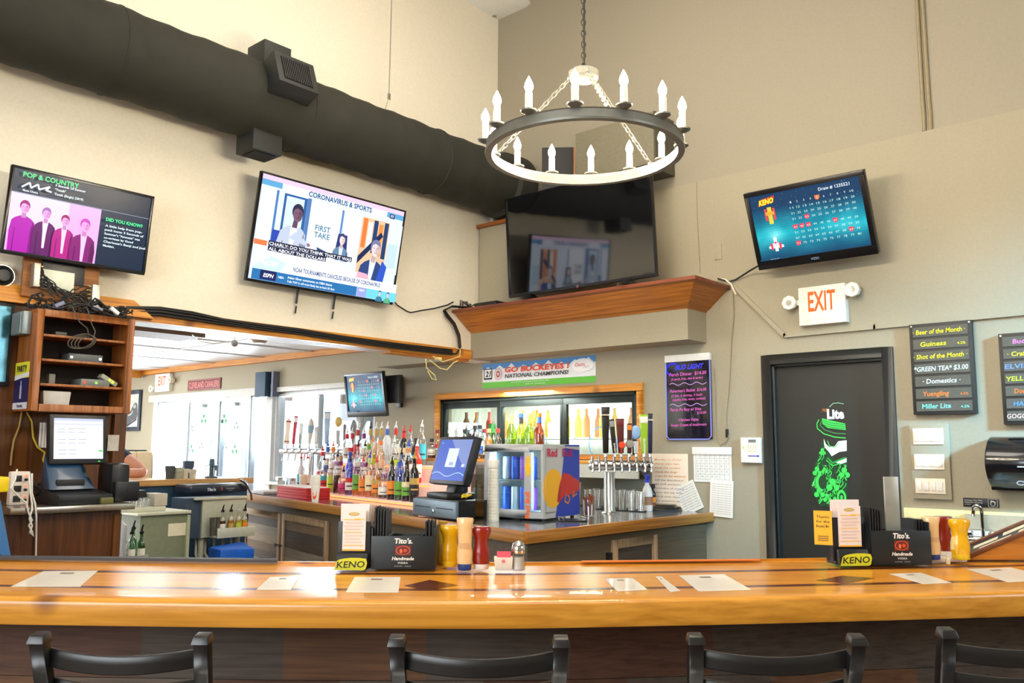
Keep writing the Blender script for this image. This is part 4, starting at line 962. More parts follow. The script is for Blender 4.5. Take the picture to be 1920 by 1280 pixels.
k = Ink(.0003, -.0006); GR, GD = (64, 214, 84), (18, 60, 28)
k.line(dpts((1555, 763), (1562, 756), (1572, 755), (1582, 757)), .004, (150, 200, 160)); k.text('Miller', dpt(1548, 772)[0], dpt(1548, 772)[1], .022, (220, 130, 60), w=.045, shear=.3)
x_, z_ = dpt(1567, 784); k.text('Lite', x_, z_, .055, (245, 245, 245), w=.105, bold=.05)
k.poly(dpts((1541, 784), (1585, 794), (1586, 806), (1552, 802), (1543, 795)), GR)
for i in range(4): k.line(dpts((1543 + i, 788 + 4 * i), (1560, 793 + 4 * i), (1585, 796 + 3.6 * i)), .003, (18, 60, 30))
k.line(dpts((1536, 786), (1532, 794), (1533, 803), (1545, 813), (1565, 819), (1586, 821)), .006, GR); k.line(dpts((1541, 789), (1538, 797), (1547, 806), (1566, 812), (1586, 813)), .005, (60, 150, 80))
beard = dpts((1545, 818), (1540, 832), (1536, 850), (1528, 868), (1522, 885), (1520, 902), (1521, 916), (1526, 930), (1533, 941), (1540, 951), (1548, 948), (1556, 952), (1566, 948), (1576, 951), (1590, 944), (1590, 860), (1580, 864), (1566, 862), (1556, 842), (1546, 826))
k.poly(beard, GD)
face = dpts((1545, 822), (1549, 832), (1556, 838), (1566, 836), (1572, 827), (1588, 825), (1588, 845), (1574, 847), (1560, 855), (1554, 846), (1546, 838)); k.poly(face, (245, 245, 243))
k.line(dpts((1552, 826), (1556, 836), (1566, 838), (1573, 830)), .005, GR); k.poly(dpts((1566, 866), (1576, 860), (1588, 858), (1588, 866), (1576, 870)), (240, 240, 238))
random.seed(4)
def inb(px, py):
    lo = 1545 - (py - 820) * .34 if py < 895 else 1520 + max(0, (py - 915)) * .45
    return lo + 2 < px < 1588 and (py < 945) and not (py < 868 and px > 1549)
for _ in range(200):
    px, py = 1520 + random.random() * 68, 826 + random.random() * 118
    if inb(px, py):
        a = random.random() * 1.2 - .2; pts = [(px + 3.4 * sin(i * .9 + a) , py + i * 3.2) for i in range(5)]
        if all(inb(*p) for p in pts): k.line(dpts(*pts), .0055, random.choice([GR, (50, 180, 70), (90, 230, 110)]), layer=20)
k.k = 21
k.line(dpts((1552, 858), (1562, 868), (1574, 862), (1586, 858)), .010, (40, 160, 60)); k.line(dpts((1550, 862), (1562, 873), (1576, 868)), .006, GR)
def clover(px, py, r):
    x, z = dpt(px, py)
    for a in (90, 210, 330): k.disc(x + r * .55 * cos(rad(a)), z + r * .55 * sin(rad(a)), r * .48, r * .48, GR, n=12, layer=24)
    k.line([(x, z), (x + r * .3, z - r * 1.2)], r * .2, GR, layer=24)
for c in ((1533, 884, .03), (1547, 882, .02), (1584, 887, .035), (1562, 910, .042), (1537, 924, .034), (1552, 934, .028), (1566, 938, .02), (1543, 847, .022)): clover(*c)
k.k = 25; x_, z_ = dpt(1540, 905); k.disc(x_, z_, .032, .05, GR); k.disc(x_ + .012, z_ + .004, .026, .042, GD); x_, z_ = dpt(1579, 932); k.disc(x_, z_, .028, .045, GR); k.disc(x_, z_, .016, .028, GD); k.disc(x_, z_, .008, .014, GR)
st = PI_('sticker', k, PM, fr_, (U0 + .05, Lp.y, 0)); st.rotation_euler = (0, 0, RZR)
mb = MB(); mb.box(-.45, .45, -.03, 0, 0, .01); S('trim_12', MB().box(U0 - .012, U0, 0.0, DOOR[0] - .065, 0, .1), BLACK)

# exit sign with two emergency lamps
PLW = M('sign_white_plastic', (242, 238, 226), .4)
def exit_sign(loc, rz, w, h, label, lw, word='EXIT', heads=((-1, .62), (1, .78))):
    t = T('exit_sign', label, 'exit sign', loc, rz)
    mb = MB(); mb.box(-w / 2, w / 2, -.055, 0, 0, h); P('case', mb, PLW, t, .006)
    k = Ink(.0005, -.0555); k.text(word, 0, h * .36, h * .5, (250, 110, 34), w=lw, bold=.02); k.rect(-w * .48, w * .48, h * .12, h * .13, (214, 208, 190)); PI_('lettering', k, PRINT('lit_exit_letters', .4, .95), t)
    for s, zz in heads:
        c = (s * (w / 2 + .05), -.05, h * zz); hd = MB(); hd.lathe([(.0, .03), (.03, .03), (.036, .02), (.047, -.035), (.043, -.04), (.0, -.03)], 8, c, 'y'); hp = P('lamp_head', hd, PLW, t, .002)
        ln = MB(); ln.lathe([(0, -.032), (.036, -.037)], 16, c, 'y'); P('lens', ln, M('lens_silver', (215, 212, 200), .15, .6), hp)
        ar = MB(); ar.cbox((s * (w / 2 + .012), -.03, h * zz), (.04, .03, .03)); P('lamp_neck', ar, PLW, t)
    return t
loc, w, h = boxR(1496, 540, 1587, 603, .055); loc.x = U0
exit_sign(loc, RZR, w, h, 'white exit sign with two lamp heads above the black door', w * .58)
# surface cable channel and the conduits higher up
def tubeR(name, label, cat, pts, r, mat, off=0.0, box=False, group=None, x=None, parent=None):
    q = [onX(a, b, (U0 if x is None else x) - off - r) for a, b in pts]; o = q[0].copy(); mb = MB()
    if box:
        for a, b in zip(q[:-1], q[1:]):
            d = (b - a); L = d.length; R = Mx(((0, 0, 1), (d.y / L, -d.z / L, 0), (d.z / L, d.y / L, 0))).to_3x3()
            mb.cbox((a + b) / 2 - o, (L + .012, r * 2.2, r * 1.6), Mx((( 0, 0, 1), (d.y / L, -d.z / L, 0), (d.z / L, d.y / L, 0))))
    else: mb.tube([p - o for p in q], r, 8)
    if parent is not None:
        ob = P(name, mb, mat, parent, label=label); ob.location = Mx.Rotation(-RZR, 4, 'Z') @ (o - Ve(parent.location)); ob.rotation_euler = (0, 0, -RZR); return ob
    return G(name, mb, mat, label, cat, o, 0, group)
tubeR('cable_channel', 'wall-coloured cable channel running from the shelf past the exit sign', 'cable channel', [(1378, 538), (1471, 629), (1640, 613), (1920, 586.5), (2020, 577)], .012, TAUPE, box=True)
for a, b, s in ((1719, 1733, 'left'), (1729.5, 1745, 'right')):
    tubeR('wall_conduit', f'thin painted conduit, the {s} one of the pair rising up the right wall', 'conduit', [(a - .4, -8), (a + (b - a) * .75, 185), (b - 1, 215), (b, 246)], .011, M('conduit_paint', (150, 136, 104), .5), x=U0 + .05)
# two chalk boards
CH = M('chalk_frame', (34, 33, 30), .5); SLATE = M('slate_strip', (84, 82, 72), .6, noise=.08)
def chalk(x0, y0, x1, y1, label, rows, th=.035):
    t, w, h = panelR('chalkboard_menu', label, 'menu board', x0, y0, x1, y1, th, CH, .004, bevel=.002, part='frame')
    n = len(rows); m = .012
    for i, (s, col, ww, extra) in enumerate(rows):
        z0 = m + (h - 2 * m) * (n - 1 - i) / n + .006; z1 = z0 + (h - 2 * m) / n - .014
        mb = MB(); mb.box(-w / 2 + .02, w / 2 - .02, -th - .005, -th + .004, z0, z1); sr = P('slate_row', mb, SLATE, t)
        hh = (z1 - z0) * .46
        k = Ink(.0005, -th - .006); k.text(s, -w * .02 - (w * .1 if extra else 0), z0 + (z1 - z0) * .28, hh, col, w=w * ww, bold=.015, shear=.12, rot=.012, layer=0)
        if extra: k.text(extra, w * .33, z0 + (z1 - z0) * .3, hh * .5, col, w=w * .13, bold=.01, layer=0)
        PI_('chalk_writing', k, PRINT('chalk_ink', .7), sr)
    for s in (-1, 1):
        mb = MB(); mb.lathe([(0, -th - .004), (.005, -th - .003), (.006, -th)], 10, (s * (w / 2 - .012), 0, h - .012), 'y'); P('screw', mb, STEEL, t)
YC, GY, TQ = (236, 224, 40), (206, 232, 40), (130, 232, 216)
chalk(1704, 609, 1832, 775, 'chalk beer list headed beer of the month, right of the black door',
      [('· Beer of the Month ·', YC, .84, None), ('Guiness', (236, 236, 20), .42, '4.2%'), ('· Shot of the Month ·', YC, .86, None), ('*GREEN TEA* $3.00', (214, 236, 232), .86, None), ('· Domestics ·', (220, 240, 236), .6, None), ('Yuengling', (240, 130, 50), .42, '4.5%'), ('Miller Lite', TQ, .46, '4.2%')])
chalk(1871, 626, 2004, 794, 'chalk beer list cut off by the right edge above the towel dispenser',
      [('Bud Light', (240, 130, 220), .5, None), ('· Craft Beers ·', YC, .7, None), ('ELVIS JUICE', (110, 150, 240), .8, None), ('YELLOW SUB', (196, 220, 50), .8, None), ('Dortmunder', (250, 120, 30), .55, None), ('HAZE JUDE', (80, 150, 240), .6, None), ('GOGGLE FOGGER', (226, 190, 180), .84, None)])
# light switches on a painted panel
sp, w, h = panelR('switch_panel', 'wall panel with three white four-gang switch plates beside the door', 'switch', 1705, 795, 1785, 937, .022, TAUPE, .001, part='backing_panel')
f = mapR(sp, .022)
for i, (a, b, c, e) in enumerate(((1711.5, 803, 1770, 833), (1714, 851, 1772, 880.5), (1716, 896, 1774, 926))):
    (ax, az), (bx, bz) = f(a, b), f(c, e); mb = MB(); mb.box(ax, bx, -.029, -.022, bz, az); pl = P('switch_plate', mb, M('plate_ivory', (250, 236, 214), .4), sp, .002); g_ = (bx - ax) / 4.3
    for j in range(4):
        x = ax + g_ * (.65 + j); mb = MB(); mb.box(x - g_ * .32, x + g_ * .32, -.036, -.029, bz + (az - bz) * .2, bz + (az - bz) * .8); P('rocker', mb, M('rocker_white', (240, 240, 240), .35), pl, .002)
# paper towel dispenser, hand wash sign, sink and faucet
a, b = onR(1864, 812), onR(1880, 918); dw = .36
td = T('towel_dispenser', 'black curved paper towel dispenser at the right edge above the sink', 'dispenser', (U0 - .001, a.y - dw / 2 + .01, b.z), RZR); h = a.z - b.z - .02
mb = MB(); n = 16; prof = [(0, 0), (-.10, .0)] + [(-.10 - .11 * sin(pi * i / n) ** .8, h * .06 + h * .9 * i / n) for i in range(n + 1)] + [(-.06, h), (0, h)]
mb.prism([(p[0], p[1]) for p in prof], -dw / 2, dw / 2, 'x'); P('cover', mb, M('dispenser_black', (18, 20, 24), .18, coat=.5), td, .012)
k = Ink(.0005, -.213); k.rect(-.03, dw / 2 - .02, h * .44, h * .465, (190, 196, 200)); PI_('slot_mark', k, PG_, td)
k = Ink(.0005, -.205); k.line([(-.02 + .018 * cos(i * .7), h * .16 + .01 * sin(i * .7)) for i in range(9)], .004, (190, 190, 190)); k.line([(0.01, h * .16), (.06, h * .19), (.05, h * .14)], .004, (190, 190, 190)); PI_('maker_mark', k, PG_, td)
hs, w, h = panelR('handwash_sign', 'small black employees must wash hands sign above the sink faucet', 'sign', 1805.5, 932.5, 1874, 952, .004, M('sign_black', (22, 22, 22), .4), .001, part='plate', bevel=.001)
k = Ink(.0004, -.0043)
for i, s in enumerate(('Employees Must Wash', 'Hands Before Returning', 'to Work')): k.text(s, -w * .46, h * (.68 - .24 * i), h * .15, (220, 220, 214), align='l', w=w * (.5 if i < 2 else .17))
k.rect(w * .2, w * .46, h * .06, h * .94, (200, 200, 196)); k.rect(w * .21, w * .45, h * .09, h * .91, (24, 24, 24)); k.disc(w * .33, h * .45, w * .07, h * .3, (200, 200, 196)); k.disc(w * .33, h * .42, w * .05, h * .22, (24, 24, 24)); k.poly([(w * .25, h * .7), (w * .3, h * .8), (w * .42, h * .62), (w * .4, h * .55)], (210, 210, 206)); PI_('print', k, PM, hs)
a = onR(1696, 951); b = onR(1940, 984); BSZ = a.z
bsp = S('trim_13', MB().box(U0 - .02, U0, -.6, a.y, b.z, a.z), M('backsplash_cream', (236, 222, 160), .5), bevel=.003)
sy0, sy1 = onR(1960, 1000, .03).y, onR(1812, 1000, .03).y; szt = onR(1850, 993, .03).z
sk = T('hand_sink', 'white wall-hung hand sink at the right edge behind the condiments', 'sink', (U0 - .001, (sy0 + sy1) / 2, szt - .32), RZR); w = sy1 - sy0; CER = M('sink_white', (246, 244, 236), .2, coat=.5)
mb = MB(); mb.box(-w / 2, w / 2, -.03, 0, .1, .32); P('riser', mb, CER, sk, .006)
mb = MB(); mb.box(-w / 2, w / 2, -.40, -.03, .0, .02); mb.box(-w / 2, w / 2, -.40, -.38, .02, .16); mb.box(-w / 2, -w / 2 + .02, -.38, -.03, .02, .16); mb.box(w / 2 - .02, w / 2, -.38, -.03, .02, .16); P('basin', mb, CER, sk, .006)
mb = MB(); mb.box(-w / 2, w / 2, -.035, 0, .32, .40); P('steel_splash', mb, M('splash_beige_steel', (196, 184, 156), .35, .4), sk)
f = mapR(sk, .09); fx, fz = f(1841, 1012)
fa = bpy.data.objects.new('faucet', None); COL.objects.link(fa); fa.parent = sk
mb = MB(); mb.cyl((fx - .06, -.09, fz), .020, .12, 16, 0, 'x'); mb.cyl((fx - .05, -.09, fz), .012, .09, 12, 0, 'y'); mb.cyl((fx + .05, -.09, fz), .012, .09, 12, 0, 'y'); P('faucet_body', mb, CHROME, fa)
pts = [(fx + .01, -.09, fz), (fx + .008, -.09, fz + .12)] + [(fx - .01 - .0 + .02 * cos(rad(a)), -.10 - .03 * sin(rad(a)) * .4, fz + .15 + .03 * sin(rad(a))) for a in range(0, 181, 20)] + [(fx - .032, -.105, fz + .12)]
mb = MB(); mb.tube(pts, .0095, 10); P('spout', mb, CHROME, fa)
for s in (-1, 1):
    mb = MB(); mb.lathe([(0, -.035), (.016, -.03), (.02, -.01), (.012, 0), (.012, .02)], 14, (fx + s * .055, -.09, fz + .035), 'y'); P('tap_knob', mb, CHROME, fa)
# speakers above the big black screen
MESH = M('speaker_grille', (124, 118, 98), .7, noise=.35, scale=420)
a, b = onX(1078, 250, 4.97), onX(1228, 330, 4.97)
spk = T('speaker', 'large wall speaker with brown mesh front above the black television', 'speaker', (U0, (a.y + b.y) / 2, 3.42), RZR); w, h = a.y - b.y, a.z - 3.42
mb = MB(); mb.box(-w / 2, w / 2, -.22, .04, 0, h); P('cabinet', mb, M('speaker_box', (84, 80, 66), .6), spk, .004); mb = MB(); mb.box(-w / 2 + .006, w / 2 - .006, -.232, -.22, .006, h - .006); P('grille', mb, MESH, spk, .003)
c = onX(985, 300, 4.85)
spk = T('speaker', 'black speaker with a wooden side at the end of the air duct', 'speaker', (5.05, c.y - .16, 3.305), rad(-52)); 
mb = MB(); mb.box(-.12, .12, -.10, .07, 0, .46); P('cabinet', mb, M('speaker_black', (28, 28, 28), .6), spk, .004); mb = MB(); mb.box(.12, .135, -.10, .07, 0, .46); P('wood_side', mb, WOOD('speaker_wood', (140, 84, 34), (190, 126, 60), 'z', 6), spk)
# a blank cover plate and thin wires
panelR('cover_plate', 'blank wall-coloured cover plate right of the corner shelf', 'cover plate', 1338.5, 459, 1353, 485, .006, M('cover_plate_beige', (164, 156, 134), .6), .001)
WIRE = M('wire_tan', (150, 138, 104), .5); WBLK = M('cable_black', (24, 24, 24), .5); WWHT = M('cable_white', (226, 220, 196), .5)
tubeR('wall_wire', 'thin vertical wire on the wall right of the big black television', 'wire', [(1306, 341), (1307, 400), (1310, 460), (1313, 512)], .003, WIRE)
tubeR('power_cord', 'dark power cord hanging down the right side of the lit menu board', 'cord', [(1339, 690), (1341, 740), (1342, 790), (1345, 824), (1350, 836), (1357, 830)], .0035, WIRE, off=.004, parent=mb_)
tubeR('power_cord', 'long thin cord with inline switch hanging from the cable channel', 'cord', [(1374, 545), (1376, 590), (1371, 640), (1369, 690), (1366, 740), (1362, 770), (1362, 808), (1366, 820), (1358, 832)], .0035, WIRE, off=.008, parent=mb_)
c = onR(1363, 812, .012) - Ve(mb_.location); c = Mx.Rotation(-RZR, 4, 'Z') @ c; mb = MB(); mb.box(-.008, .008, -.008, .008, -.028, .028); P('inline_switch', mb, BLKPL, mb_, .003).location = c
q = [onX(1424, 497, 5.0), onX(1405, 508, 5.12), onX(1380, 524, 5.17), onX(1366, 528, 5.16), onX(1345, 522, 5.12)]
G('screen_cable', MB().tube([p - q[0] for p in q], .006, 8), WBLK, 'black cable from the tilted lottery screen to the corner shelf', 'cable', q[0])
q = [onX(a, b, 5.15) for a, b in ((1345, 523), (1360, 524), (1371, 533), (1376, 545), (1380, 552))]
G('white_cable', MB().tube([p - q[0] for p in q], .006, 8), WWHT, 'white cable curling around the right end of the corner shelf', 'cable', q[0])
# ------------------------------------------------------------------ bottles
CLEAR = GLASS('bottle_clear', (236, 240, 240), .55, .07)
BG = {'clear': CLEAR, 'green': GLASS('bottle_green', (60, 170, 60), .8, .08), 'lime': GLASS('bottle_lime', (190, 214, 40), .85, .08), 'cobalt': M('cobalt_glass', (24, 50, 214), .12, coat=.6),
      'amber': GLASS('bottle_amber', (190, 110, 30), .9, .08), 'frost': M('frosted_glass', (226, 230, 236), .5), 'dark': M('dark_bottle_glass', (30, 22, 22), .12, coat=.5), 'blue': GLASS('bottle_blue', (120, 160, 240), .7, .08), 'red': M('red_bottle', (206, 50, 30), .25, coat=.4), 'cream': M('cream_bottle', (240, 236, 220), .35, coat=.3)}
LQ = {k: M('liquid_' + k, v, .12, noise=.08, coat=.4) for k, v in {'amber': (214, 130, 30), 'orange': (240, 120, 50), 'pink': (236, 130, 130), 'purple': (120, 60, 130), 'green': (120, 170, 50), 'brown': (88, 40, 24), 'yellow': (230, 190, 60), 'red': (190, 40, 36), 'peach': (240, 190, 150)}.items()}
CAPM = {k: M('cap_' + k, v, .35) for k, v in {'black': (24, 24, 26), 'white': (240, 240, 238), 'red': (214, 46, 34), 'gold': (190, 150, 60), 'orange': (240, 120, 30), 'blue': (40, 80, 190), 'green': (50, 120, 60), 'silver': (200, 202, 206), 'cork': (176, 130, 84), 'maroon': (120, 30, 44)}.items()}
LAB = {k: M('label_' + k, v, .5) for k, v in {'white': (238, 236, 228), 'red': (206, 44, 52), 'purple': (130, 40, 130), 'green': (110, 170, 60), 'cream': (238, 222, 180), 'orange': (240, 140, 40), 'blue': (60, 100, 190), 'black': (30, 30, 34), 'gold': (196, 160, 80), 'pink': (224, 60, 130), 'floral': (230, 190, 150), 'lime': (196, 214, 60), 'teal': (60, 170, 190)}.items()}
PROF = {'std': [(0, 0), (.034, 0), (.037, .006), (.037, .165), (.033, .19), (.016, .218), (.0145, .265), (.016, .267), (.016, .275), (0, .275)],
        'tall': [(0, 0), (.032, 0), (.035, .006), (.035, .20), (.030, .225), (.0145, .25), (.0135, .30), (.015, .302), (.015, .31), (0, .31)],
        'wine': [(0, 0), (.035, 0), (.037, .006), (.037, .17), (.033, .20), (.017, .235), (.0135, .26), (.0135, .30), (.015, .302), (.015, .31), (0, .31)],
        'round': [(0, 0), (.036, 0), (.046, .02), (.05, .06), (.047, .105), (.034, .14), (.016, .165), (.015, .20), (.017, .202), (.017, .21), (0, .21)],
        'short': [(0, 0), (.040, 0), (.043, .006), (.043, .11), (.038, .13), (.018, .145), (.016, .175), (.018, .177), (.018, .185), (0, .185)],
        'cone': [(0, 0), (.047, 0), (.05, .006), (.046, .07), (.026, .15), (.016, .19), (.015, .22), (.017, .222), (.017, .23), (0, .23)],
        'tear': [(0, 0), (.036, 0), (.040, .01), (.040, .05), (.034, .10), (.016, .15), (.0125, .19), (.016, .21), (.016, .215), (0, .215)]}
LBAND = {'std': (.04, .14), 'tall': (.05, .17), 'wine': (.04, .13), 'round': (.04, .085), 'short': (.03, .09), 'cone': (.02, .06), 'tear': (.015, .045)}
BM = {}
def mesh_cache(k, fn):
    if k not in BM: BM[k] = fn()
    return BM[k]
def rad_at(pr, h):
    for (r0, h0), (r1, h1) in zip(pr[1:-1], pr[2:]):
        if h0 <= h <= h1 and h1 > h0: return r0 + (r1 - r0) * (h - h0) / (h1 - h0)
    return pr[2][0]
def bottle(loc, kind, glass='clear', liq=None, lev=.6, lab=None, lab2=None, cap='black', pour=True, label='', group=None, sc=1.0, rz=RZV, cat_='bottle', neck=None):
    t = T('liquor_bottle', label, cat_, loc, rz, group); pr = [(r * sc, h * sc) for r, h in PROF[kind]]; H_ = pr[-1][1]
    def g_():
        mb = MB(); mb.lathe(pr, 18); return mesh_of('glass_body', mb, [BG[glass]])
    P('glass_body', mesh_cache(('g', kind, glass, sc), g_), None, t)
    if liq:
        def l_():
            hm = H_ * lev; q = [(r * .9, max(.004, h)) for r, h in pr if h < hm][1:]; q = [(0, .004)] + q + [(rad_at(pr, hm) * .9, hm), (0, hm)]
            mb = MB(); mb.lathe(q, 16); return mesh_of('liquid', mb, [LQ[liq]])
        P('liquid', mesh_cache(('l', kind, liq, lev, sc), l_), None, t)
    if lab:
        def b_():
            a, b = [v * sc for v in LBAND[kind]]; m = a + (b - a) * .62; ra, rm, rb = (rad_at(pr, v) + .0008 for v in (a, m, b)); mb = MB(); A0, A1 = rad(190), rad(350)
            mb.lathe([(ra, a), (rm, m)], 14, m=0, a0=A0, a1=A1); mb.lathe([(rm, m), (rb, b)], 14, m=1 if lab2 else 0, a0=A0, a1=A1)
            mb.lathe([((ra + rm) / 2 + .0006, a + (m - a) * .45), ((ra + rm) / 2 + .0006, a + (m - a) * .6)], 14, m=2, a0=rad(225), a1=rad(315))
            return mesh_of('label', mb, [LAB[lab], LAB[lab2 or lab], LAB['black' if lab != 'black' else 'gold']])
        P('label', mesh_cache(('b', kind, lab, lab2, sc), b_), None, t)
    if neck:
        def n_():
            a = H_ * .80; mb = MB(); mb.lathe([(rad_at(pr, a) + .001, a), (rad_at(pr, H_ * .97) + .001, H_ * .97)], 14); return mesh_of('neck_foil', mb, [LAB[neck]])
        P('neck_foil', mesh_cache(('n', kind, neck, sc), n_), None, t)
    def c_():
        mb = MB()
        if pour:
            mb.lathe([(0, H_), (.012, H_), (.013, H_ + .012), (.008, H_ + .016), (.008, H_ + .018), (0, H_ + .018)], 12)
            mb.tube([(0, 0, H_ + .016), (0, -.002, H_ + .03), (.004, -.008, H_ + .052)], [.006, .0055, .004], 8)
            return mesh_of('pour_spout', mb, [CAPM[cap]])
        mb.lathe([(0, H_ - .022), (.018 * max(1, sc * .95), H_ - .022), (.018 * max(1, sc * .95), H_ + .008), (0, H_ + .010)], 14); return mesh_of('cap', mb, [CAPM[cap]])
    P('pour_spout' if pour else 'cap', mesh_cache(('c', kind, cap, pour, sc), c_), None, t)
    return t
def run1(px, py, off, z):
    s, _ = on_run(px, py, C0, C1, off); p = C0 + dr1 * s + n1 * off; p.z = z; return p

# three glowing acrylic steps for the bottles
TOFF = (.50, .64, .78); TZ = (CTR_Z + .025, CTR_Z + .15, CTR_Z + .275)
sA, sB = on_run(588, 930, C0, C1, .5)[0], on_run(790, 950, C0, C1, .5)[0]
o0 = C0 + dr1 * sA + n1 * .44; rz1 = atan2(dr1.y, dr1.x); LW = sB - sA
ACR = M('acrylic_step_pink', (236, 190, 176), .3, emit=.25)
tier = T('bottle_display', 'three-step glowing pinkish bottle display on the left run of the counter', 'display', (o0.x, o0.y, CTR_Z + .0006), rz1)
for i in range(3):
    mb = MB(); mb.box(0, LW, .14 * i, .14 * (i + 1) if i < 2 else .48, 0 if i == 0 else .0, TZ[i] - CTR_Z - .0016); P('step', mb, ACR, tier, .004)
for i in range(3):
    mb = MB(); mb.box(.02, LW - .02, .14 * i - .004, .14 * i, TZ[i] - CTR_Z - .02, TZ[i] - CTR_Z - .01); P('light_strip', mb, LAMP('shelf_glow_orange', (255, 130, 70), 3.0), tier)
ROWS = [
 # px, kind, glass, liquid, level, label, label2, cap, pour, neck, words
 ('bottom step', 0, [
  (606, 'std', 'clear', 'orange', .30, 'red', 'teal', 'black', True, None, 'clear, a little orange liquid, red and teal label'), (620, 'std', 'clear', 'yellow', .55, 'lime', None, 'silver', True, None, 'lime round label, silver spout'),
  (631, 'tall', 'clear', 'brown', .5, None, None, 'black', True, None, 'plain, half full of brown liquor'), (643, 'short', 'clear', 'pink', .6, 'pink', None, 'black', True, None, 'squat, pink label and pink liquid'),
  (655, 'std', 'blue', 'pink', .3, 'white', 'red', 'black', True, None, 'bluish, white and red label'), (668, 'tall', 'clear', 'orange', .35, 'green', None, 'silver', True, None, 'tall, green label over orange liquid'),
  (680, 'std', 'clear', 'orange', .6, 'orange', None, 'red', True, None, 'orange label, red spout'), (692, 'tall', 'clear', 'orange', .65, 'cream', None, 'blue', True, None, 'cream strip label, blue spout'),
  (705, 'std', 'clear', 'amber', .6, 'orange', 'gold', 'red', True, None, 'orange and gold label, amber liquid'), (719, 'short', 'clear', 'brown', .5, 'white', None, 'silver', True, None, 'squat, white label, brown liquid'),
  (734, 'std', 'dark', None, 0, 'orange', None, 'black', True, None, 'dark glass with orange label'), (748, 'std', 'blue', 'green', .4, 'green', None, 'blue', False, None, 'bluish with a blue screw cap and green label'),
  (762, 'std', 'dark', None, 0, 'green', 'cream', 'black', True, None, 'dark glass with green and cream label'), (776, 'tall', 'dark', None, 0, 'black', 'gold', 'gold', True, None, 'tall dark glass with black and gold label')]),
 ('middle step', 1, [
  (603, 'cone', 'clear', None, 0, 'red', 'white', 'red', True, 'red', 'broad shoulders, red neck and label'), (613, 'std', 'clear', 'peach', .6, 'blue', 'white', 'blue', True, 'blue', 'clear with blue neck'),
  (623, 'std', 'clear', 'amber', .5, 'white', None, 'orange', True, 'orange', 'clear with orange neck'), (634, 'std', 'clear', 'peach', .7, 'white', 'purple', 'silver', True, None, 'clear, white and purple label'),
  (655, 'tear', 'cobalt', None, 0, None, None, 'blue', False, None, 'cobalt blue teardrop shape'), (670, 'std', 'clear', None, 0, 'purple', 'white', 'black', True, None, 'clear, purple label'),
  (683, 'std', 'clear', None, 0, 'white', 'purple', 'black', True, None, 'white label with a purple top'), (697, 'tall', 'clear', 'yellow', .7, 'floral', 'lime', 'orange', True, None, 'tall, lime floral label'),
  (712, 'tall', 'clear', 'peach', .8, 'floral', None, 'orange', False, None, 'tall, peach floral label, orange cap'), (725, 'cone', 'clear', None, 0, 'purple', None, 'silver', True, None, 'clear broad base, purple label'),
  (738, 'tall', 'clear', None, 0, 'white', 'lime', 'white', True, None, 'tall, white label with lime edge'), (752, 'round', 'blue', None, 0, 'blue', None, 'black', True, None, 'round blue glass'),
  (766, 'std', 'clear', None, 0, 'white', None, 'blue', True, None, 'clear, white label, blue spout'), (781, 'std', 'red', None, 0, 'white', None, 'white', True, None, 'solid red')]),
 ('top step', 2, [
  (649, 'std', 'clear', None, 0, 'white', None, 'white', True, 'red', 'first from the left with red neck'), (659, 'std', 'clear', None, 0, 'white', 'red', 'white', True, 'red', 'red neck, red and white label'),
  (669, 'tall', 'clear', None, 0, 'red', None, 'white', True, 'red', 'tall, red label and red neck'), (681, 'std', 'clear', None, 0, 'white', None, 'white', True, 'purple', 'purple neck'),
  (693, 'tall', 'clear', 'yellow', .6, 'floral', 'green', 'black', True, 'gold', 'gold neck, green floral label, black spout'), (704, 'tall', 'clear', 'peach', .6, 'floral', None, 'white', True, 'gold', 'gold neck, peach floral label'),
  (714, 'tall', 'clear', 'peach', .55, 'cream', 'floral', 'white', True, 'gold', 'gold neck, cream label'), (725, 'tall', 'frost', None, 0, None, None, 'white', True, 'blue', 'frosted white with blue neck', ),
  (741, 'tall', 'clear', None, 0, 'white', None, 'white', True, 'red', 'tall, dark red neck, blank white label'), (756, 'std', 'dark', None, 0, 'cream', None, 'red', True, 'red', 'dark glass, red neck and cream label'),
  (768, 'std', 'clear', 'amber', .4, 'white', 'orange', 'red', True, None, 'white and orange label, red spout'), (779, 'round', 'dark', None, 0, 'teal', None, 'black', False, None, 'round dark glass with teal label'), (790, 'tall', 'clear', None, 0, 'teal', None, 'white', True, None, 'tall, teal label')])]
for nm, lv, items in ROWS:
    for it in items:
        px, kind, glass, liq, lev, lab, lab2, cap, pour, neck, words = it
        bottle(run1(px, 930 - 28 * lv, TOFF[lv] + .01, TZ[lv]), kind, glass, liq, lev, lab, lab2, cap, pour, f'{words}, {nm} of the glowing bottle display', f'bottles on the {nm} of the display', 1.0 if lv < 2 else .98, rz=RZV + .2, neck=neck)
# two slim red-capped mixers left of the display
for px, cp, wd in ((563, 'red', 'white squeeze mixer bottle with red cap, left of the pair by the bottle display'), (575, 'red', 'clear red-capped mixer bottle, right of the pair beside the bottle display')):
    bottle(run1(px, 915, .45, CTR_Z + .0005), 'tall', 'frost' if px < 570 else 'clear', None, 0, 'white' if px > 570 else 'teal', None, cp, True, wd, 'red-capped mixers')

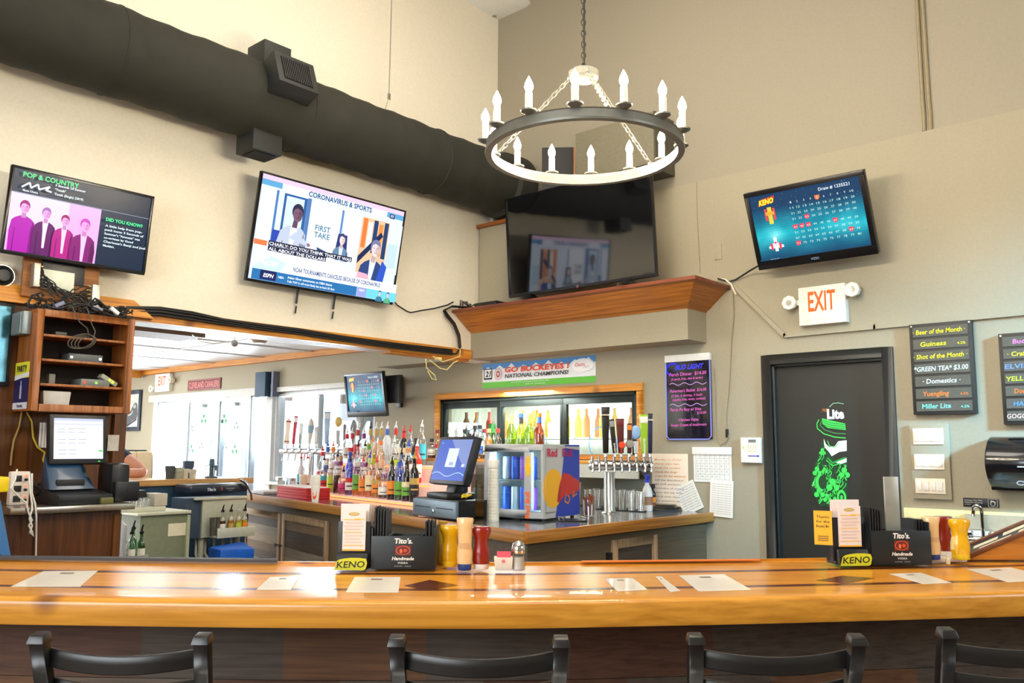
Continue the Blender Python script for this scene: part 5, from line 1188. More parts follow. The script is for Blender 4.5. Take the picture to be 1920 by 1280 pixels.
# bottles on the ledge before the cooler (px x, kind...)
LEDG = [(809, 'short', 'clear', 'brown', .4, 'white', None, 'black', False, 'small white label, black cap, left end of the cooler ledge'), (819, 'std', 'clear', 'amber', .5, 'white', 'red', 'maroon', False, 'maroon cap and white label near the ledge left end'),
 (828, 'short', 'clear', 'amber', .8, 'white', None, 'cork', False, 'amber spirit in a squat bottle with cork on the cooler ledge'), (843, 'std', 'clear', None, 0, 'cream', None, 'silver', False, 'clear bottle with cream label on the cooler ledge'),
 (861, 'short', 'clear', 'brown', .5, 'red', 'white', 'black', False, 'low dark bottle with red label on the cooler ledge'), (871, 'std', 'green', None, 0, 'gold', None, 'black', False, 'green glass with gold label and black cap on the cooler ledge'),
 (880, 'cone', 'green', 'green', .6, None, None, 'black', False, 'bright green broad-based bottle on the cooler ledge'), (890, 'tall', 'dark', None, 0, 'white', 'red', 'black', False, 'tall dark bottle beside the bright green one'),
 (899, 'tall', 'clear', None, 0, 'blue', 'white', 'black', False, 'tall bottle with blue label on the cooler ledge'), (908, 'std', 'clear', 'brown', .5, 'cream', None, 'maroon', False, 'cream label and maroon cap on the cooler ledge'),
 (916, 'std', 'clear', 'amber', .7, 'orange', None, 'cork', False, 'orange label with cork stopper on the cooler ledge'), (925, 'std', 'green', None, 0, 'white', None, 'green', False, 'green glass, white label and green cap on the cooler ledge'),
 (933, 'std', 'clear', None, 0, 'white', 'green', 'red', False, 'white and green label with red cap on the cooler ledge')]
for i, (px, kind, glass, liq, lev, lab, lab2, cap, pour, wd) in enumerate(LEDG):
    p = onX(px if px < 945 else 943, 850, 5.03 + .085 * (i % 2 if px < 945 else 0)); bottle((p.x, p.y, LEDGE_Z), kind, glass, liq, lev, lab, lab2, cap, pour, wd, 'spirits on the cooler ledge', .84, RZV)
for i, (px, cp) in enumerate(((957, 'cork'), (975, 'blue'), (991, 'cork'), (1009, 'orange'))):
    p = onX(px + 2, 850, 5.10); bottle((p.x, p.y, LEDGE_Z), 'wine', 'lime' if i != 3 else 'amber', 'yellow' if i == 3 else None, .55, None, None, cp, False,
        ['yellow-green wine bottle with brown cork foil, first of the four on the ledge', 'yellow-green wine bottle with blue foil, second of the four on the ledge', 'pale green wine bottle with tan foil, third of the four on the ledge', 'golden wine bottle with orange foil, last of the four on the ledge'][i], 'wine bottles on the cooler ledge', 1.12, RZV, neck=('gold', 'black', 'lime', 'blue')[i])

# ------------------------------------------------------------------ red boxes, cups, first tap tower
p = run1(548, 938, .12, CTR_Z + .0005); rb = T('coaster_boxes', 'stack of flat red boxes at the left end of the counter', 'box', p, rz1); 
p0, p1 = on_run(519, 930, C0, C1, .1)[0], on_run(574, 935, C0, C1, .1)[0]; q = C0 + dr1 * p0 + n1 * .1; del_ = rb; 
bpy.data.objects.remove(rb)
REDB = M('red_carton', (196, 36, 40), .5)
for i in range(4):
    o = C0 + dr1 * (p0 + .004 * (i % 2)) + n1 * .1
    G('red_box', MB().box(0, p1 - p0, 0, .2, 0, .0215), REDB, ['flat red box at the bottom of the stack on the counter end', 'flat red box second from the bottom of the stack', 'flat red box third from the bottom of the stack', 'flat red box on top of the stack, pale lid'][i], 'box', (o.x, o.y, CTR_Z + .0006 + .0222 * i), rz1, 'red boxes stacked on the counter', .002)
o = C0 + dr1 * (p0 + .002) + n1 * .102; G('napkin_pack', MB().box(0, p1 - p0 - .01, 0, .19, 0, .006), M('napkin_white', (236, 226, 222), .7), 'pale napkins lying on the stack of red boxes', 'napkins', (o.x, o.y, CTR_Z + .0006 + .0222 * 4), rz1)
p = run1(502, 925, .15, CTR_Z + .0005); G('bar_towel', MB().box(-.16, .14, -.09, .12, 0, .03), M('towel_grey', (190, 186, 184), .9, bump=.5), 'folded grey towel on the left end of the counter', 'towel', p, rz1, bevel=.012)
def cups(px, py, off, z, n, label, col, logo=None, h0=.11, r=.034):
    p = run1(px, py, off, z); t = T('cup_stack', label, 'cups', p, RZV); mb = MB()
    mb.lathe([(0, 0), (r * .75, 0), (r, h0), (r * 1.06, h0), (r * 1.06, h0 + .006)] + sum([[(r * 1.0, h0 + .007 + .012 * i), (r * 1.06, h0 + .014 + .012 * i), (r * 1.06, h0 + .018 + .012 * i)] for i in range(n)], []) + [(r * .9, h0 + .018 + .012 * n), (r * .8, h0 * .5)], 20); P('cups', mb, col, t)
    if logo:
        k = Ink(.0004, -r * .98); k.disc(0, h0 * .5, r * .5, h0 * .36, (232, 90, 30)); k.text(logo, 0, h0 * .38, h0 * .22, (250, 245, 240), w=r * .8, bold=.03, shear=.25, rot=.2); PI_('logo', k, PM, t, (0, 0, 0), rx=rad(-4))
    return t
WCUP = M('cup_white', (240, 236, 226), .5)
cups(591, 936, .08, CTR_Z + .0005, 6, 'stack of white cups with orange logo in front of the red-capped mixers', WCUP, 'Coors')
cups(568, 912, .37, CTR_Z + .0005, 4, 'stack of cream cups behind the red boxes', M('cup_cream', (232, 214, 190), .5))
p = run1(538, 915, .42, CTR_Z + .0005); nd = T('napkin_dispenser', 'chrome glass rack behind the red boxes', 'rack', p, rz1)
mb = MB(); mb.box(-.11, .09, -.05, .05, 0, .13); P('rack_body', mb, CHROME, nd, .006); mb = MB(); mb.box(-.095, .075, -.054, -.05, .02, .11); P('rack_front', mb, M('rack_facets', (200, 204, 214), .1, .8, noise=.5, scale=60), nd)

def tap_handle(parent, kind, x, y, z0, h, cols, text=None, lean=0.0, turn=0.0):
    e = bpy.data.objects.new('tap_handle', None); COL.objects.link(e); e.parent = parent; e.location = (x, y, z0); e.rotation_euler = (0, lean, turn)
    c0, c1 = cols; A = M('tap_%d_%d_%d' % c0, c0, .3, coat=.4); B = M('tap_%d_%d_%d' % c1, c1, .3, coat=.4)
    mb = MB(); mb.lathe([(0, 0), (.010, 0), (.012, .01), (.008, .022), (.009, .03), (0, .03)], 12); P('ferrule', mb, CHROME, e)
    mb = MB()
    if kind == 'paddle': mb.hexa([(-.017, -.012, .03), (.017, -.012, .03), (.017, .012, .03), (-.017, .012, .03)], [(-.028, -.016, h), (.028, -.016, h), (.028, .016, h), (-.028, .016, h)])
    elif kind == 'slim': mb.hexa([(-.013, -.012, .03), (.013, -.012, .03), (.013, .012, .03), (-.013, .012, .03)], [(-.018, -.014, h), (.018, -.014, h), (.018, .014, h), (-.018, .014, h)])
    elif kind == 'cone': mb.lathe([(0, .03), (.012, .03), (.03, h * .55), (.033, h * .75), (.02, h * .92), (.002, h), (0, h)], 18)
    elif kind == 'oval': mb.hexa([(-.011, -.010, .03), (.011, -.010, .03), (.011, .010, .03), (-.011, .010, .03)], [(-.014, -.01, h * .5), (.014, -.01, h * .5), (.014, .01, h * .5), (-.014, .01, h * .5)])
    elif kind == 'waist': mb.prism([(-.03, .03), (.03, .03), (.02, h * .45), (.024, h * .8), (.034, h * .92), (.02, h * .93), (0, h), (-.02, h * .93), (-.034, h * .92), (-.024, h * .8), (-.02, h * .45)], -.012, .012, 'y')
    P('handle_body', mb, A, e, .004 if kind in ('paddle', 'slim') else 0)
    mb = MB()
    if kind == 'oval': mb.lathe([(0, -.016), (.026, -.013), (.034, -.004), (.034, .004), (.026, .013), (0, .016)], 24, (0, 0, h * .76), 'y'); mb.v = [(v[0], v[1], h * .76 + (v[2] - h * .76) * 1.35) for v in mb.v]
    elif kind == 'cone': mb.lathe([(.0255, h * .45), (.0315, h * .56), (.0345, h * .70), (.0345, h * .74)], 18)
    elif kind == 'waist': mb.box(-.022, .022, -.0135, .0135, h * .86, h * .91); mb.box(-.027, .027, -.0135, .0135, .05, .06)
    else: mb.box(-.024 if kind == 'paddle' else -.014, .024 if kind == 'paddle' else .014, -.0175, .0, h * .8, h * .95)
    P('badge', mb, B, e, .002)
    if text:
        s, col, vert, sz, zz = text; k = Ink(.0005, -.019)
        k.text(s, 0.006 if vert else 0, zz, sz, col, bold=.03, rot=pi / 2 if vert else 0); PI_('lettering', k, PM, e)
    return e
# first tower, by the window
tp = onX(583, 850, 5.02); tp.z = CTR_Z + .0005; tw = T('tap_tower', 'chrome beer tower by the window with pale and gold handles', 'beer tower', tp, RZR)
dpx = lambda px: tp.y - onX(px, 840, tp.x).y
zpx = lambda py, d=(tp - CO).dot(FW): CAM_H + (CO + ray(583, py) * d).z - CAM_H - tp.z
mb = MB(); mb.cyl((0, 0, 0), .06, .01, 24); mb.cyl((0, 0, .01), .03, zpx(846) - .03, 20); P('column', mb, CHROME, tw)
mb = MB(); mb.cyl((dpx(528), 0, zpx(846)), .028, dpx(655) - dpx(528), 18, 0, 'x'); P('cross_bar', mb, CHROME, tw)
for px, kd, yt, cols, tx, ln in ((542, 'waist', 782, ((238, 226, 204), (150, 40, 60)), None, .06), (554, 'slim', 778, ((190, 40, 64), (240, 240, 240)), None, .08), (567, 'slim', 792, ((236, 238, 240), (230, 232, 236)), ('SMITHWICK\'S', (30, 30, 30), True, .016, .06), .04),
                             (584, 'cone', 783, ((226, 216, 196), (150, 176, 196)), None, .05), (597, 'slim', 800, ((240, 236, 226), (230, 220, 200)), None, .0), (617, 'paddle', 772, ((170, 200, 236), (240, 244, 250)), None, 0), (638, 'oval', 777, ((170, 176, 180), (222, 190, 96)), None, 0)):
    x = dpx(px); tap_handle(tw, kd, x, -.03, zpx(838), zpx(yt) - zpx(838), cols, tx, ln, rad(41))
    mb = MB(); mb.lathe([(0, 0), (.012, 0), (.012, .03), (.009, .05)], 10, (x, -.03, zpx(846) - .005)); mb.tube([(x, -.03, zpx(846)), (x, -.075, zpx(850)), (x, -.085, zpx(864))], .007, 8); P('faucet', mb, CHROME, tw)

# ------------------------------------------------------------------ register, dispenser, little fridge
s0 = on_run(775, 960, C0, C1, .03)[0]; s1 = on_run(858, 968, C0, C1, .03)[0]; o = C0 + dr1 * s0 + n1 * .03; w = s1 - s0
rgd = T('cash_drawer', 'black cash drawer with grey front under the register screen', 'cash drawer', (o.x, o.y, CTR_Z + .0005), rz1)
mb = MB(); mb.box(0, w - .01, .01, .21, 0.006, .115); P('drawer_case', mb, BLKPL, rgd, .004)
mb = MB(); mb.box(.008, w - .008, -.008, .012, .014, .108); fp = P('drawer_front', mb, M('drawer_grey_blue', (112, 132, 146), .35, .3), rgd, .004)
mb = MB(); mb.box(.04, w * .42, -.010, -.006, .062, .068); mb2 = MB(); mb2.box(w * .56, w - .04, -.010, -.006, .062, .068); P('slot', mb, BLACK, fp); P('slot', mb2, BLACK, fp)
mb = MB(); mb.lathe([(0, -.016), (.011, -.014), (.012, -.008), (0, -.006)], 14, (w * .5, 0, .045), 'y'); P('lock', mb, CHROME, fp)
def scr_pos(k, X, Z, w, h):
    k.rect(X(0), X(1), Z(0), Z(1), (64, 92, 180)); k.poly([(X(.35), Z(1)), (X(1), Z(1)), (X(1), Z(.3)), (X(.8), Z(.45))], (120, 136, 190)); k.rect(X(.34), X(.66), Z(.32), Z(.78), (206, 222, 240)); k.rect(X(.46), X(.58), Z(.36), Z(.44), (150, 160, 210)); k.rect(X(.85), X(.94), Z(.33), Z(.40), (196, 210, 236))
    k.line([(X(i / 12), Z(.14 + .05 * sin(i * .8))) for i in range(13)], .006, (150, 180, 230)); k.text('logo', X(.1), Z(.9), .03 * h, (200, 210, 240))
o = C0 + dr1 * (s0 + w * .5) + n1 * .17; ps = T('register_screen', 'black touch-screen cash register showing a blue desktop', 'cash register', (o.x, o.y, CTR_Z + .1165), rz1)
mb = MB(); mb.box(-.12, .12, -.13, .07, 0, .035); P('base', mb, BLKPL, ps, .012); mb = MB(); mb.hexa([(-.05, -.04, .03), (.05, -.04, .03), (.05, .06, .03), (-.05, .06, .03)], [(-.05, -.0, .14), (.05, -.0, .14), (.05, .06, .14), (-.05, .06, .14)]); P('stand', mb, BLKPL, ps, .006)
hd = bpy.data.objects.new('screen_head', None); COL.objects.link(hd); hd.parent = ps; hd.location = (0, -.07, .085); hd.rotation_euler = (rad(-17), 0, 0)
mb = MB(); mb.box(-.2, .2, 0, .05, 0, .295); P('head_case', mb, BLKPL, hd, .008)
k = Ink(.0005, -.001); scr_pos(k, lambda u: (u - .5) * .36, lambda v: .022 + v * .252, .36, .252); PI_('screen', k, SCREEN, hd)
# loose cables and receipt printer behind the register
o = C0 + dr1 * (s0 + w * .35) + n1 * .50; pr_ = T('receipt_printer', 'black receipt printer behind the register screen', 'printer', (o.x, o.y, CTR_Z + .0005), rz1)
mb = MB(); mb.box(-.09, .09, -.1, .1, 0, .17); P('case', mb, BLKPL, pr_, .02); mb = MB(); mb.box(-.06, .06, -.09, -.02, .17, .19); P('lid', mb, BLKPL, pr_, .008)
o = C0 + dr1 * (s0 + w * .88) + n1 * .12; random.seed(2)
pts = [(-.04, 0, .02)] + [(.011 * i, -.02 + .03 * sin(i * 1.7), .012 + .02 * abs(sin(i))) for i in range(1, 8)]
G('yellow_cable', MB().tube(pts, .005, 8), M('cable_yellow', (230, 200, 30), .5), 'yellow network cable lying on the cash drawer', 'cable', (o.x, o.y, CTR_Z + .118), rz1)
# acrylic box and tall stack of clear cups
p = onZ(899, 980, CTR_Z + .0005); ab = T('acrylic_box', 'tall clear acrylic box standing left of the energy drink fridge', 'box', p, RZV)
mb = MB(); mb.box(-.022, .022, -.03, .06, 0, .005)
for b in ((-.024, -.020, -.03, .06), (.020, .024, -.03, .06), (-.02, .02, .056, .06)): mb.box(*b, .005, .32)
P('walls', mb, GLASS('acrylic', (190, 200, 206), .7, .12), ab); mb = MB(); mb.box(-.024, .024, -.032, -.03, 0, .3); P('front_edge', mb, GLASS('acrylic', (190, 200, 206)), ab)
p = onZ(924, 977, CTR_Z + .0005); cs = T('clear_cup_stack', 'tall stack of clear plastic cups topped by a white one beside the fridge', 'cups', p, RZV)
mb = MB(); prof = [(0, 0), (.036, 0)]
for i in range(16): prof += [(.036 - .0004 * i, .004 + .018 * i), (.0375 - .0004 * i, .012 + .018 * i), (.0375 - .0004 * i, .016 + .018 * i)]
mb.lathe(prof + [(.028, .30), (0, .30)], 20); P('cups', mb, M('milky_plastic', (214, 214, 204), .25, coat=.4), cs); mb = MB(); mb.lathe([(0, .30), (.031, .30), (.038, .345), (.034, .345), (.0, .31)], 20); P('top_cup', mb, WCUP, cs)
# energy drink fridge
fo = onZ(1018, 978, CTR_Z + .0005); frz = rad(-80)     # local x along the front to the viewer's right, y into the fridge
FW_, FD, FH = .40, .46, .437; GREYP = M('fridge_grey', (186, 190, 196), .35, .2)
fr = T('drinks_fridge', 'small silver and blue energy drink fridge with lit glass door', 'fridge', fo, frz)
mb = MB()
for b in ((-FW_, 0, .03, FD, 0.012, .05), (-FW_, 0, .03, FD, FH - .03, FH), (-FW_, -FW_ + .03, .03, FD, .05, FH - .03), (-.012, 0, .03, FD, .05, FH - .03), (-FW_ + .03, -.012, FD - .03, FD, .05, FH - .03)): mb.box(*b)
P('cabinet', mb, GREYP, fr, .004)
mb = MB(); mb.box(-FW_ + .03, -.012, .05, FD - .03, .05, .052); mb.box(-FW_ + .03, -.012, FD - .034, FD - .03, .05, FH - .03); P('liner', mb, ICE, fr)
mb = MB(); mb.box(-FW_ + .035, -.02, .06, FD - .04, .225, .23); P('wire_shelf', mb, STEEL, fr)
mb = MB(); mb.tube([(-FW_ + .045, .05, .06), (-FW_ + .045, .05, FH - .045)], .006, 8); P('light_tube', mb, LAMP('fridge_tube', (190, 236, 255), 34), fr)
mb = MB(); mb.tube([(-.03, .05, .06), (-.03, .05, FH - .045)], .006, 8); P('light_tube', mb, LAMP('fridge_tube', (190, 236, 255), 34), fr)
dr = bpy.data.objects.new('door', None); COL.objects.link(dr); dr.parent = fr
mb = MB(); q = .03
for b in ((-FW_, -.10, 0, .028, .015, .06), (-FW_, -.10, 0, .028, FH - .045, FH - .002), (-FW_, -FW_ + q, 0, .028, .06, FH - .045), (-.125, -.075, 0, .028, .06, FH - .045), (-.10, 0, 0, .028, .015, .05), (-.10, 0, 0, .028, FH - .035, FH - .002), (-.016, 0, 0, .028, .05, FH - .035)): mb.box(*b)
P('door_frame', mb, GREYP, dr, .003)
mb = MB(); mb.box(-FW_ + q, -.125, .010, .014, .06, FH - .045); P('pane', mb, PANE, dr); mb = MB(); mb.box(-.075, -.016, .010, .014, .05, FH - .035); P('pane', mb, PANE, dr)
k = Ink(.0004, -.0005); k.text('Red Bull', -.088, .09, .030, (240, 110, 40), bold=.04, rot=pi / 2, w=.15)
k.disc(-.10, .305, .018, .034, (250, 220, 40)); k.poly([(-.116, .25), (-.108, .275), (-.12, .30), (-.11, .34), (-.118, .375), (-.10, .355), (-.088, .378), (-.084, .35), (-.09, .32), (-.08, .29), (-.088, .265), (-.082, .245), (-.098, .26)], (245, 190, 30)); PI_('door_logo', k, PM, dr)
mb = MB(); mb.box(-.2, -.17, .03, .06, -.0, .012); P('foot', mb, BLACK, fr)
for x, y in ((-FW_ + .03, .06), (-.03, FD - .04), (-FW_ + .03, FD - .04), (-.03, .06)):
    mb = MB(); mb.cyl((x, y, 0), .012, .013, 10); P('foot', mb, BLACK, fr)
# printed right side of the fridge
k = Ink(.0004, 0); k.rect(0, FD, .015, FH - .002, (196, 200, 206)); k.poly([(FD * .32, .015), (FD, .015), (FD, FH - .002), (FD * .58, FH - .002), (FD * .50, FH * .6)], (36, 66, 190)); k.disc(FD * .26, FH * .42, FD * .27, FH * .255, (250, 190, 40), n=40)
k.rect(-.0, .0, .1, .2, (250, 190, 40)); bull = [(.55, .63), (.62, .60), (.70, .60), (.80, .55), (.90, .53), (.97, .50), (1.0, .43), (.97, .36), (.86, .34), (.80, .30), (.72, .33), (.66, .29), (.60, .33), (.50, .27), (.42, .22), (.36, .24), (.38, .33), (.42, .45), (.48, .55)]
k.poly([(FD * a, FH * b) for a, b in bull], (200, 44, 36)); k.line([(FD * a, FH * b) for a, b in ((.62, .33), (.56, .24), (.66, .20), (.72, .26), (.66, .31))], .010, (220, 130, 40)); k.line([(FD * a, FH * b) for a, b in ((.84, .36), (.78, .28), (.92, .32))], .008, (220, 130, 40)); k.line([(FD * a, FH * b) for a, b in ((.45, .24), (.41, .32), (.46, .44))], .006, (120, 20, 30))
k.text('Red', FD * .10, FH * .84, .045, (206, 40, 90), align='l', bold=.03, w=.12); k.text('Bull', FD * .50, FH * .84, .045, (170, 40, 110), align='l', bold=.03, w=.13)
me = k.mesh('side_print', PM)
for v in me.vertices: v.co = (-v.co.y + .0006, v.co.x, v.co.z)
P('side_print', me, None, fr)
CANB = M('can_energy_blue', (40, 80, 190), .3, .4); CANS = M('can_energy_silver', (206, 214, 224), .3, .4); CANP = M('can_energy_purple', (150, 70, 190), .3)
for lev, z in ((0, .0525), (1, .2305)):
    for i in range(4):
        x, y = -FW_ + .085 + .06 * i, .12
        m = (CANB, CANS, CANB, CANP)[(i + lev) % 4]
        cn = MB(); cn.lathe([(0, 0), (.022, 0), (.026, .006), (.026, .124), (.022, .134), (0, .134)], 14)
        wp = fr.matrix_world; P_ = Mx.Translation(fo) @ Mx.Rotation(frz, 4, 'Z') @ Ve((x, y, z))
        G('energy_can', cn, m, f'slim {["blue", "silver", "blue", "purple"][(i + lev) % 4]} can on the {"lower" if lev == 0 else "upper"} fridge shelf, {["leftmost", "second", "third", "rightmost"][i]} of four', 'can', P_, frz, 'cans in the small fridge')

# ------------------------------------------------------------------ beer tower, straws, glasses, trays, spray bottle
tp = onZ(1143, 962, CTR_Z + .0005); dd = (tp - CO).dot(FW); tw = T('tap_tower', 'chrome T-shaped beer tower with tall dark, blue and green handles', 'beer tower', tp, RZV)
dpx = lambda px: (px - 1143) / FPX * dd
zpx = lambda py: (CO + ray(1143, py) * dd).z - tp.z
mb = MB(); mb.lathe([(0, 0), (.055, 0), (.055, .006), (.04, .012), (.036, .02), (.036, zpx(885)), (0, zpx(885))], 28); P('column', mb, STEEL, tw)
mb = MB(); mb.lathe([(0, dpx(1104)), (.022, dpx(1104)), (.030, dpx(1106)), (.034, dpx(1112)), (.034, dpx(1219)), (.03, dpx(1224)), (0, dpx(1225))], 24, (0, 0, zpx(872)), 'x'); P('cross_bar', mb, CHROME, tw)
HND = [(1135, 'paddle', 762, ((22, 22, 22), (30, 30, 30)), ('GUINNESS', (236, 226, 200), False, .010, .27), .0), (1153, 'slim', 785, ((30, 28, 26), (150, 150, 150)), ('Smithwick', (220, 220, 220), True, .012, .06), -.10), (1164, 'paddle', 784, ((86, 26, 30), (110, 34, 36)), ('Yuengling', (190, 80, 50), True, .014, .06), -.03),
       (1179, 'slim', 793, ((70, 40, 30), (226, 130, 50)), None, .02), (1192, 'oval', 795, ((190, 196, 200), (140, 180, 226)), None, 0), (1207, 'paddle', 776, ((150, 190, 40), (236, 236, 230)), ('HEADHUNTER', (240, 244, 230), True, .012, .07), 0), (1218, 'slim', 774, ((30, 40, 70), (36, 40, 46)), ('LAKES', (240, 240, 240), False, .010, .24), .01)]
for px, kd, yt, cols, tx, ln in HND:
    x = dpx(px); z0 = zpx(858); hh = zpx(yt) - z0; tap_handle(tw, kd, x, -.05, z0, hh, cols, tx, ln)
for px in (1110, 1122, 1135, 1150, 1164, 1178, 1192, 1207, 1219):
    x = dpx(px); mb = MB(); mb.lathe([(0, -.072), (.013, -.07), (.014, -.03), (.010, -.02)], 12, (x, 0, zpx(868)), 'y'); mb.tube([(x, -.05, zpx(866)), (x, -.075, zpx(872)), (x, -.088, zpx(884))], .0085, 8); mb.cyl((x, -.05, zpx(866)), .010, .035, 10); P('faucet', mb, CHROME, tw)
# medallion of the dark red handle
mb = MB(); mb.lathe([(0, -.072), (.02, -.070), (.024, -.06), (0, -.055)], 20, (dpx(1165), 0, zpx(834)), 'y'); P('medallion', mb, M('medallion_orange', (226, 70, 40), .35), tw)
mb = MB(); mb.lathe([(0, -.076), (.022, -.074), (.028, -.06), (0, -.055)], 20, (dpx(1180), 0, zpx(832)), 'y'); P('medallion', mb, M('medallion_silver', (180, 176, 170), .3, .6), tw)
PINT = [(0, .004), (.019, .004), (.0255, .125), (.0275, .125), (.0215, 0), (0, 0)]
def pint(px, py, z, label, grp, at=None):
    p = at; mb = mesh_cache('pint', lambda: mesh_of('pint_glass', MB().lathe(PINT, 18), [GLASS('glassware', (244, 248, 244), .3, .16)]))
    o = P('pint_glass', mb, None); o.location = (p.x, p.y, z); tag(o, label, 'glass', grp)
p0, p1 = onZ(1150, 958, CTR_Z), onZ(1210, 950, CTR_Z)
GLR = ((4.90, (1102, 1120, 1166, 1184, 1202), 'front'), (4.97, (1110, 1128, 1158, 1176, 1194), 'middle'), (5.10, (1118, 1136, 1150, 1168, 1186), 'back'))
for gx, xs, nm in GLR:
    for px in xs:
        p = onX(px, 945, gx); side_ = 'left' if px < 1143 else 'right'
        pint(0, 0, CTR_Z + .0055, f'clear glass in the {nm} row {side_} of the beer tower column', f'{nm} row glasses {side_} of the tower', at=p)
q = [onX(a, 945, b) for a, b in ((1098, 4.88), (1210, 4.88), (1216, 5.14), (1088, 5.14))]; o = q[0]
G('glass_mat', MB().prism([(v.x - o.x, v.y - o.y) for v in q], .0005, .005), M('rubber_black', (30, 32, 30), .7), 'black rubber mat under the clear glasses by the beer tower', 'mat', (o.x, o.y, CTR_Z))
p = onZ(1105, 967, CTR_Z + .0005); st = T('stirrer_cup', 'clear cup of brown stirrers beside the fridge', 'cup', p, RZV)
mb = MB(); mb.lathe([(0, .004), (.034, .004), (.042, .10), (.044, .10), (.036, 0), (0, 0)], 20); P('cup', mb, GLASS('glassware', (236, 242, 236)), st)
random.seed(8)
for i in range(22):
    a, r = random.random() * 6.28, .028 * random.random(); mb = MB(); mb.tube([(r * cos(a), r * sin(a), .006), (1.25 * r * cos(a + .3), 1.25 * r * sin(a + .3), .105 + .03 * random.random())], .0035, 6); P('stirrer', mb, M('stirrer_brown', (130, 60, 36), .5), st)
p = onZ(1077, 977, CTR_Z + .0005); tg = T('bar_tray', 'small black tray with two chrome handles in front of the fridge', 'tray', p, RZV)
mb = MB(); mb.box(-.09, .07, -.03, .09, 0, .008); P('tray_base', mb, BLKPL, tg, .003)
for x in (-.075, .055):
    mb = MB(); mb.tube([(x - .012, -.028, .008), (x - .02, -.032, .03), (x + .01, -.032, .02), (x + .012, -.028, .008)], .004, 6); P('handle', mb, CHROME, tg)
tr = onZ(1247, 957, CTR_Z + .0005)
for i in range(3):
    mb = MB(); r = .10 - .012 * i; mb.lathe([(0, .003), (r - .015, .003), (r, .014), (r + .003, .014), (r - .012, 0), (0, 0)], 32)
    G('round_tray', mb, STEEL, ['round steel tray at the bottom of the stack by the right wall', 'round steel tray in the middle of the stack by the right wall', 'smallest round steel tray on top of the stack by the right wall'][i], 'tray', (tr.x, tr.y, tr.z + .0145 * i), 0, 'steel trays stacked by the wall')
p = onX(1214, 950, 5.0); p.z = CTR_Z + .0008; sb = T('spray_bottle', 'white spray bottle with blue nozzle right of the beer tower', 'spray bottle', p, RZV)
mb = MB(); mb.lathe([(0, 0), (.034, 0), (.036, .01), (.036, .11), (.028, .15), (.014, .175), (.014, .19), (0, .19)], 20); P('body', mb, M('spray_translucent', (226, 222, 214), .3), sb)
mb = MB(); mb.lathe([(.0366, .04), (.0366, .095)], 20); P('label', mb, M('spray_label_brown', (150, 110, 80), .5), sb)
mb = MB(); mb.lathe([(0, .188), (.017, .188), (.017, .21), (.01, .215), (0, .215)], 14); mb.hexa([(-.012, -.045, .215), (.012, -.045, .215), (.012, .02, .21), (-.012, .02, .21)], [(-.01, -.05, .235), (.01, -.05, .235), (.01, .02, .245), (-.01, .02, .245)]); P('trigger_head', mb, M('nozzle_blue', (50, 70, 200), .35), sb)
p = onX(1224, 935, 5.15); p.z = CTR_Z + .0008; bottle((p.x, p.y, p.z), 'std', 'dark', None, 0, 'orange', None, 'black', False, 'small brown bottle behind the glasses right of the beer tower', None, .6)
p = onX(1074, 938, 5.04); p.z = CTR_Z + .0008; G('white_tub', MB().lathe([(0, 0), (.05, 0), (.06, .16), (.063, .16), (.063, .17), (0, .172)], 24), M('tub_white', (238, 238, 230), .4), 'white plastic tub behind the clear glasses next to the fridge', 'tub', p)
# ------------------------------------------------------------------ things standing on the front bar
def TB(name, label, cat, px, py, rz=RZV, group=None, z=BAR_Z + .0085):
    p = onZ(px, py, z); t = T(name, label, cat, p, rz, group); return t, (p - CO).dot(FW) / FPX
def squeeze(px, py, h_px, kind, label, group):
    """inverted squeeze bottle: waist, cap at the bottom"""
    t, m = TB('squeeze_bottle', label, 'condiment bottle', px, py, RZV, group); H_ = h_px * m
    body, capc, wide = {'mustard': ((232, 176, 12), (236, 196, 40), 17.5), 'ketchup': ((140, 26, 14), (236, 232, 226), 16.5), 'mayo': ((236, 196, 140), (40, 66, 130), 15)}[kind]
    w = wide * m; A = M('sauce_' + kind, body, .25, coat=.5); B = M('sauce_cap_' + kind, capc, .35); k = .12
    mb = MB(); mb.lathe([(0, 0), (w * .80, 0), (w * .86, .003), (w * .86, H_ * k), (0, H_ * k)], 20); P('cap', mb, B, t)
    mb = MB()
    if kind == 'mayo': q = [(0, H_ * k), (w * .95, H_ * k), (w * 1.0, H_ * .3), (w * .86, H_ * .5), (w * .92, H_ * .8), (w * 1.08, H_ * .97), (w * .98, H_), (0, H_)]
    else: q = [(0, H_ * k), (w * .9, H_ * k), (w * .98, H_ * .22), (w * .95, H_ * .42), (w * .78, H_ * .58), (w * .82, H_ * .72), (w * 1.08, H_ * .86), (w * 1.12, H_ * .94), (w * .95, H_), (0, H_)]
    mb.lathe(q, 22); mb.v = [(v[0], v[1] * .72, v[2]) for v in mb.v]; P('bottle_body', mb, A, t)
    if kind == 'mustard':
        q2 = MB(); q2.lathe([(w * .99, H_ * .24), (w * .97, H_ * .40), (w * .82, H_ * .56)], 16, a0=rad(150), a1=rad(215)); q2.v = [(v[0], v[1] * .74, v[2]) for v in q2.v]; P('label', q2, M('mustard_label', (226, 206, 130), .5), t)
    if kind == 'mayo':
        mb = MB(); mb.lathe([(w * 1.005, H_ * .42), (w * .93, H_ * .52)], 16, a0=rad(230), a1=rad(310)); mb.v = [(v[0], v[1] * .73, v[2]) for v in mb.v]; P('label', mb, M('mayo_label', (206, 160, 110), .5), t)
    return t
